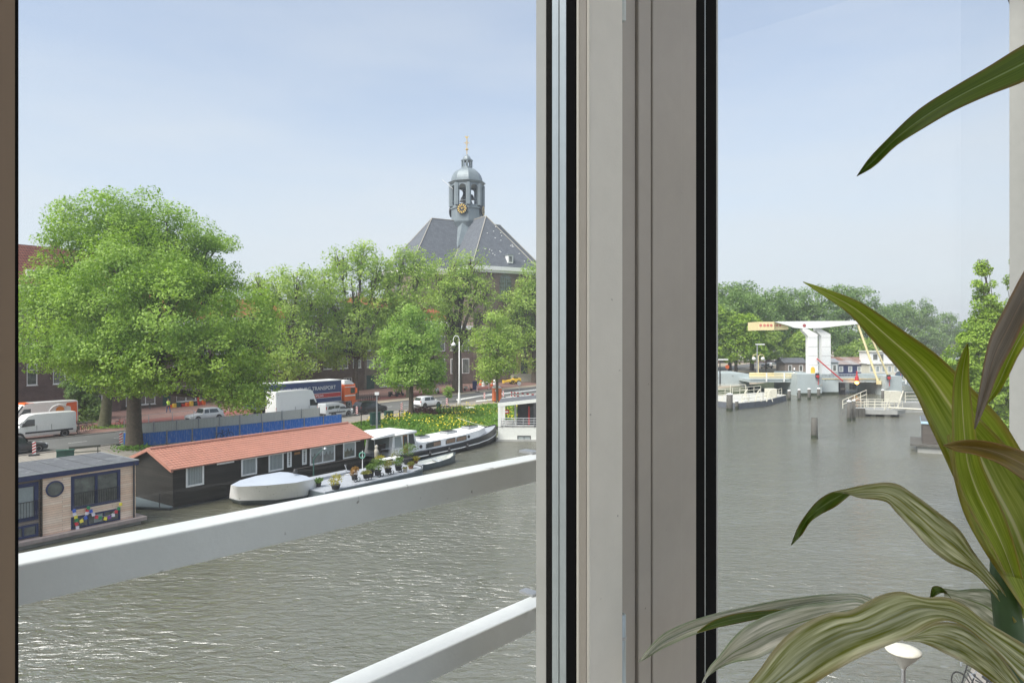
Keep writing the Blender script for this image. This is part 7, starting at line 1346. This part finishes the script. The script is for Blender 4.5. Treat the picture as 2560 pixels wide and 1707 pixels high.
LG = plantmat('plant_leaf_green', (.27, .34, .03), (.50, .54, .13), (.70, .68, .40))
LD = plantmat('plant_leaf_dark', (.10, .16, .015), (.20, .27, .04), (.35, .42, .18), rough=.3)
LS = plantmat('plant_leaf_highlight', (.24, .26, .06), (.76, .75, .60), (.30, .30, .08), 8, rough=.2, edge=(.25, .18, .03))  # pale stripes paint glossy highlights over the olive leaf colour
LP = plantmat('plant_leaf_pale', (.42, .43, .34), (.82, .80, .74), (.30, .36, .18), 9, rough=.25, edge=(.12, .20, .05))
LB = plantmat('plant_leaf_brown', (.26, .225, .185), (.37, .33, .27), (.42, .34, .26), rough=.5)
LO = plantmat('plant_leaf_orange', (.21, .15, .03), (.32, .25, .06), (.38, .28, .12), rough=.35)
plant = empty('house_plant', (0, 0, 0), 0, 'leafy pot plant with long arching leaves with pale highlight streaks in front of the right pane', 'plant')
def resample(pl, n):
    p = np.array(pl, float); d = np.r_[0, np.cumsum(np.linalg.norm(np.diff(p, axis=0), axis=1))]
    # centripetal smoothing through the points
    u = np.linspace(0, d[-1], n); out = np.empty((n, 2))
    for k in range(2):
        m = np.gradient(p[:, k], d); i = np.clip(np.searchsorted(d, u)-1, 0, len(d)-2); h = d[i+1]-d[i]; t_ = (u-d[i])/h
        out[:, k] = (2*t_**3-3*t_**2+1)*p[i, k]+(t_**3-2*t_**2+t_)*h*m[i]+(-2*t_**3+3*t_**2)*p[i+1, k]+(t_**3-t_**2)*h*m[i+1]
    return out
def Dc(pl): return [(x*1.0884, y*1.0884) for x, y in pl]
def Zc(pl): return [(1560+.4252*x, 1120+.4252*y) for x, y in pl]
def leaf(m, up, lo, d0, d1, fold=.012, n=44, k=11, wave=.004, twist=0, db=0, label=None, seed=1):
    """outline from tip to base (upper and lower edge); d0/d1 distance from the camera at tip and base, fold = depth of the channel"""
    a, c = resample(up, n), resample(lo, n); V = []; UV = []; rs = random.Random(seed); ph_ = rs.random()*6
    for i in range(n):
        f = i/(n-1); D = d0+(d1-d0)*f+db*math.sin(math.pi*f)
        wpx = np.linalg.norm(a[i]-c[i])/FP*D
        for j in range(k):
            g = j/(k-1); x, y = a[i]*(1-g)+c[i]*g; e = abs(g-.5)*2
            dep = D-min(fold, wpx*.45)*(e**1.5)+wave*math.sin(f*14+ph_+g*5)*e+twist*(g-.5)*wpx
            V.append(tuple(A(x, y, dep))); UV.append((g, f*3, 0))
    F = [(i*k+j, i*k+j+1, (i+1)*k+j+1, (i+1)*k+j) for i in range(n-1) for j in range(k-1)]
    me = bpy.data.meshes.new('leaf'); me.from_pydata(V, [], F); me.materials.append(m)
    at = me.attributes.new('leafuv', 'FLOAT_VECTOR', 'POINT'); at.data.foreach_set('vector', np.array(UV, np.float32).ravel())
    me.polygons.foreach_set('use_smooth', [True]*len(F)); me.update()
    o = bpy.data.objects.new('leaf', me); COL.objects.link(o); reg(o, plant)
    md = o.modifiers.new('thick', 'SOLIDIFY'); md.thickness = .0009; md.offset = 0
    if label: o['label'] = label
    return o
# upper leaf, tip pointing down-left into the sky
leaf(LD, Dc([(1968,405),(1990,372),(2040,318),(2110,252),(2190,200),(2270,153),(2352,103),(2420,72),(2490,80),(2540,150),(2565,320),(2570,620),(2550,1000),(2505,1320)]), Dc([(1968,405),(2000,388),(2060,334),(2120,296),(2190,256),(2270,220),(2352,188),(2425,150),(2480,165),(2508,220),(2522,380),(2525,640),(2515,1000),(2480,1320)]), 1.25, 1.08, .008, n=90, db=-.12, seed=2)
# the long green leaf from upper left down to the heart of the plant
leaf(LG, Dc([(1845,647),(1900,664),(1980,696),(2025,725),(2077,761),(2142,806),(2193,851),(2247,906),(2296,957),(2352,1045),(2400,1130),(2440,1240),(2470,1360)]),
     Dc([(1845,648),(1885,675),(1948,719),(2005,782),(2061,845),(2095,890),(2130,965),(2165,1040),(2200,1115),(2240,1190),(2272,1262),(2300,1340),(2330,1430)]), 1.35, 1.08, .03, twist=.15, seed=3)
leaf(LG, Dc([(2250,960),(2300,1010),(2360,1090),(2420,1180),(2450,1300),(2460,1480)]), Dc([(2175,1000),(2190,1090),(2215,1180),(2255,1255),(2305,1330),(2352,1400)]), 1.16, 1.06, .03, seed=12)
# brown-violet leaf hanging from the top right
leaf(LB, Dc([(2238,985),(2244,931),(2254,873),(2264,815),(2277,770),(2296,732),(2322,680),(2352,624),(2395,560),(2445,520),(2500,560),(2540,700),(2545,1000),(2500,1300)]), Dc([(2240,985),(2257,948),(2270,919),(2283,883),(2296,851),(2309,826),(2322,803),(2335,777),(2352,741),(2395,680),(2440,640),(2478,665),(2502,770),(2508,1000),(2475,1300)]), 1.0, 1.06, .01, n=80, db=-.08, seed=4)
leaf(LG, Dc([(2262,925),(2285,870),(2302,825),(2330,765),(2365,700),(2405,640),(2450,620),(2490,700),(2505,1000),(2480,1280)]), Dc([(2264,930),(2292,905),(2318,860),(2340,815),(2370,770),(2405,705),(2440,685),(2465,760),(2475,1000),(2455,1280)]), 1.02, 1.05, .006, n=80, db=-.04, seed=5)
# short upright leaf
leaf(LG, Dc([(2222,788),(2211,809),(2199,841),(2191,873),(2188,906),(2187,960),(2188,1010),(2190,1060),(2207,1130),(2238,1190),(2277,1255),(2310,1320)]), Dc([(2223,788),(2226,809),(2226,857),(2230,906),(2236,954),(2244,1010),(2254,1060),(2275,1110),(2305,1175),(2330,1250),(2350,1330)]), 1.04, 1.05, .02, seed=6)
# orange-brown leaf reaching in from the right
leaf(LO, Dc([(2167,1022),(2200,1012),(2250,1011),(2300,1020),(2352,1036),(2420,1065),(2475,1130),(2495,1290)]), Dc([(2167,1023),(2190,1034),(2240,1044),(2290,1062),(2352,1104),(2405,1150),(2440,1210),(2460,1310)]), .98, 1.05, .01, n=60, db=-.06, seed=7)
# folded leaf arching over the water
leaf(LD, Zc([(983,569),(1015,480),(1070,390),(1130,318),(1200,268),(1285,243)]), Zc([(984,570),(1040,515),(1100,430),(1160,388),(1240,345),(1332,275)]), 1.14, 1.10, .008, seed=8)
leaf(LS, Zc([(1225,258),(1285,245),(1420,216),(1610,212),(1700,268),(1850,378),(1980,488),(2050,600),(2150,730),(2225,825),(2260,900)]), Zc([(1300,262),(1380,290),(1500,304),(1545,316),(1600,375),(1700,482),(1800,590),(1900,665),(2060,740),(2160,840),(2235,930)]), 1.10, 1.08, .014, seed=9)
# lower sprays
leaf(LP, Zc([(85,1255),(150,1170),(220,1100),(330,1040),(430,1003),(560,966),(700,935),(850,903),(1000,880),(1150,862),(1300,855),(1390,858),(1460,885),(1560,960)]), Zc([(86,1257),(120,1240),(200,1190),(300,1142),(420,1092),(520,1062),(650,1033),(800,1003),(950,985),(1100,960),(1250,930),(1350,915),(1450,960),(1540,1040)]), .88, 1.02, .01, seed=10)
leaf(LD, Zc([(430,1080),(520,1015),(640,975),(800,955),(950,945),(1100,925),(1250,905),(1350,900)]), Zc([(432,1084),(540,1056),(650,1034),(800,1002),(950,984),(1100,958),(1250,930),(1350,912)]), .875, 1.0, .003, wave=.001, seed=15)
leaf(LP, Zc([(460,1378),(500,1290),(560,1220),(620,1140),(700,1060),(800,1000),(950,948),(1100,918),(1250,905),(1400,900),(1500,960)]), Zc([(461,1380),(500,1335),(560,1292),(650,1256),(780,1236),(900,1180),(1050,1118),(1200,1052),(1300,1010),(1400,1000),(1480,1060)]), .84, .98, .014, seed=11)
leaf(LS, Zc([(560,1600),(640,1480),(720,1395),(800,1300),(870,1200),(950,1110),(1080,1020),(1200,970),(1330,955),(1400,920),(1500,868),(1630,843),(1750,875),(1900,878),(2000,920),(2100,1000),(2250,1090),(2352,1150),(2450,1200)]),
     Zc([(700,1640),(850,1520),(980,1440),(1100,1390),(1200,1330),(1400,1222),(1550,1158),(1700,1100),(1800,1040),(1900,1012),(1990,1040),(2050,1080),(2120,1140),(2200,1205),(2280,1290),(2330,1350),(2380,1400),(2420,1440),(2480,1480)]), .74, .98, .035, n=70, k=15, db=.03, seed=13)
leaf(LS, Zc([(1640,1128),(1720,1085),(1850,1025),(1990,1040),(2100,1110),(2200,1200),(2290,1320),(2380,1450)]), Zc([(1642,1132),(1740,1140),(1800,1160),(1880,1200),(2000,1262),(2100,1325),(2200,1400),(2280,1480)]), .95, 1.0, .015, seed=14)
leaf(LP, Zc([(1880,822),(1960,835),(2060,825),(2140,830),(2200,880),(2260,960)]), Zc([(1885,880),(1950,900),(2050,975),(2130,1040),(2200,1085),(2280,1130)]), 1.16, 1.12, .01, seed=16)
leaf(LD, Zc([(1798,880),(1806,840),(1812,816),(1860,814),(1900,850)]), Zc([(1800,882),(1830,868),(1870,850),(1900,858),(1925,880)]), 1.17, 1.15, .004, seed=17)
b = MB(); b.smooth = True
pts = [A(x, y, d) for x, y, d in ((2500, 1330, 1.10), (2505, 1450, 1.09), (2530, 1600, 1.08), (2545, 1750, 1.08))]; pts.append(Vector((pts[-1].x, pts[-1].y, 9.75)))
b.tube([tuple(p) for p in pts], [.012, .017, .022, .024, .026], 12); b.build('stem', mat('plant_stem', (.045, .09, .03), .45, var=.2, scale=30), plant)
pc = Vector((pts[-1].x, pts[-1].y, 9.2))
b = MB(); b.smooth = True; b.lathe([(.13, .0), (.15, .02), (.19, .5), (.2, .52), (.18, .52), (.17, .49), (0.001, .49)], 28, tuple(pc)); b.build('pot', M['terracotta'], plant)
# ================================================================ the air between us and the far bank
m, t, b = nmat('air'); t.nodes.remove(b); pv = t.nodes.new('ShaderNodeVolumePrincipled'); pv.inputs['Color'].default_value = (.86, .91, .97, 1); pv.inputs['Density'].default_value = .00045; pv.inputs['Anisotropy'].default_value = .2
t.links.new(pv.outputs[0], t.nodes['Material Output'].inputs['Volume'])
hz_ = one('haze', m, None, 'box', (-500, -40, -2.6), (900, 1100, 66)); tag(hz_, 'thin summer haze over the whole canal', 'haze', kind='stuff')
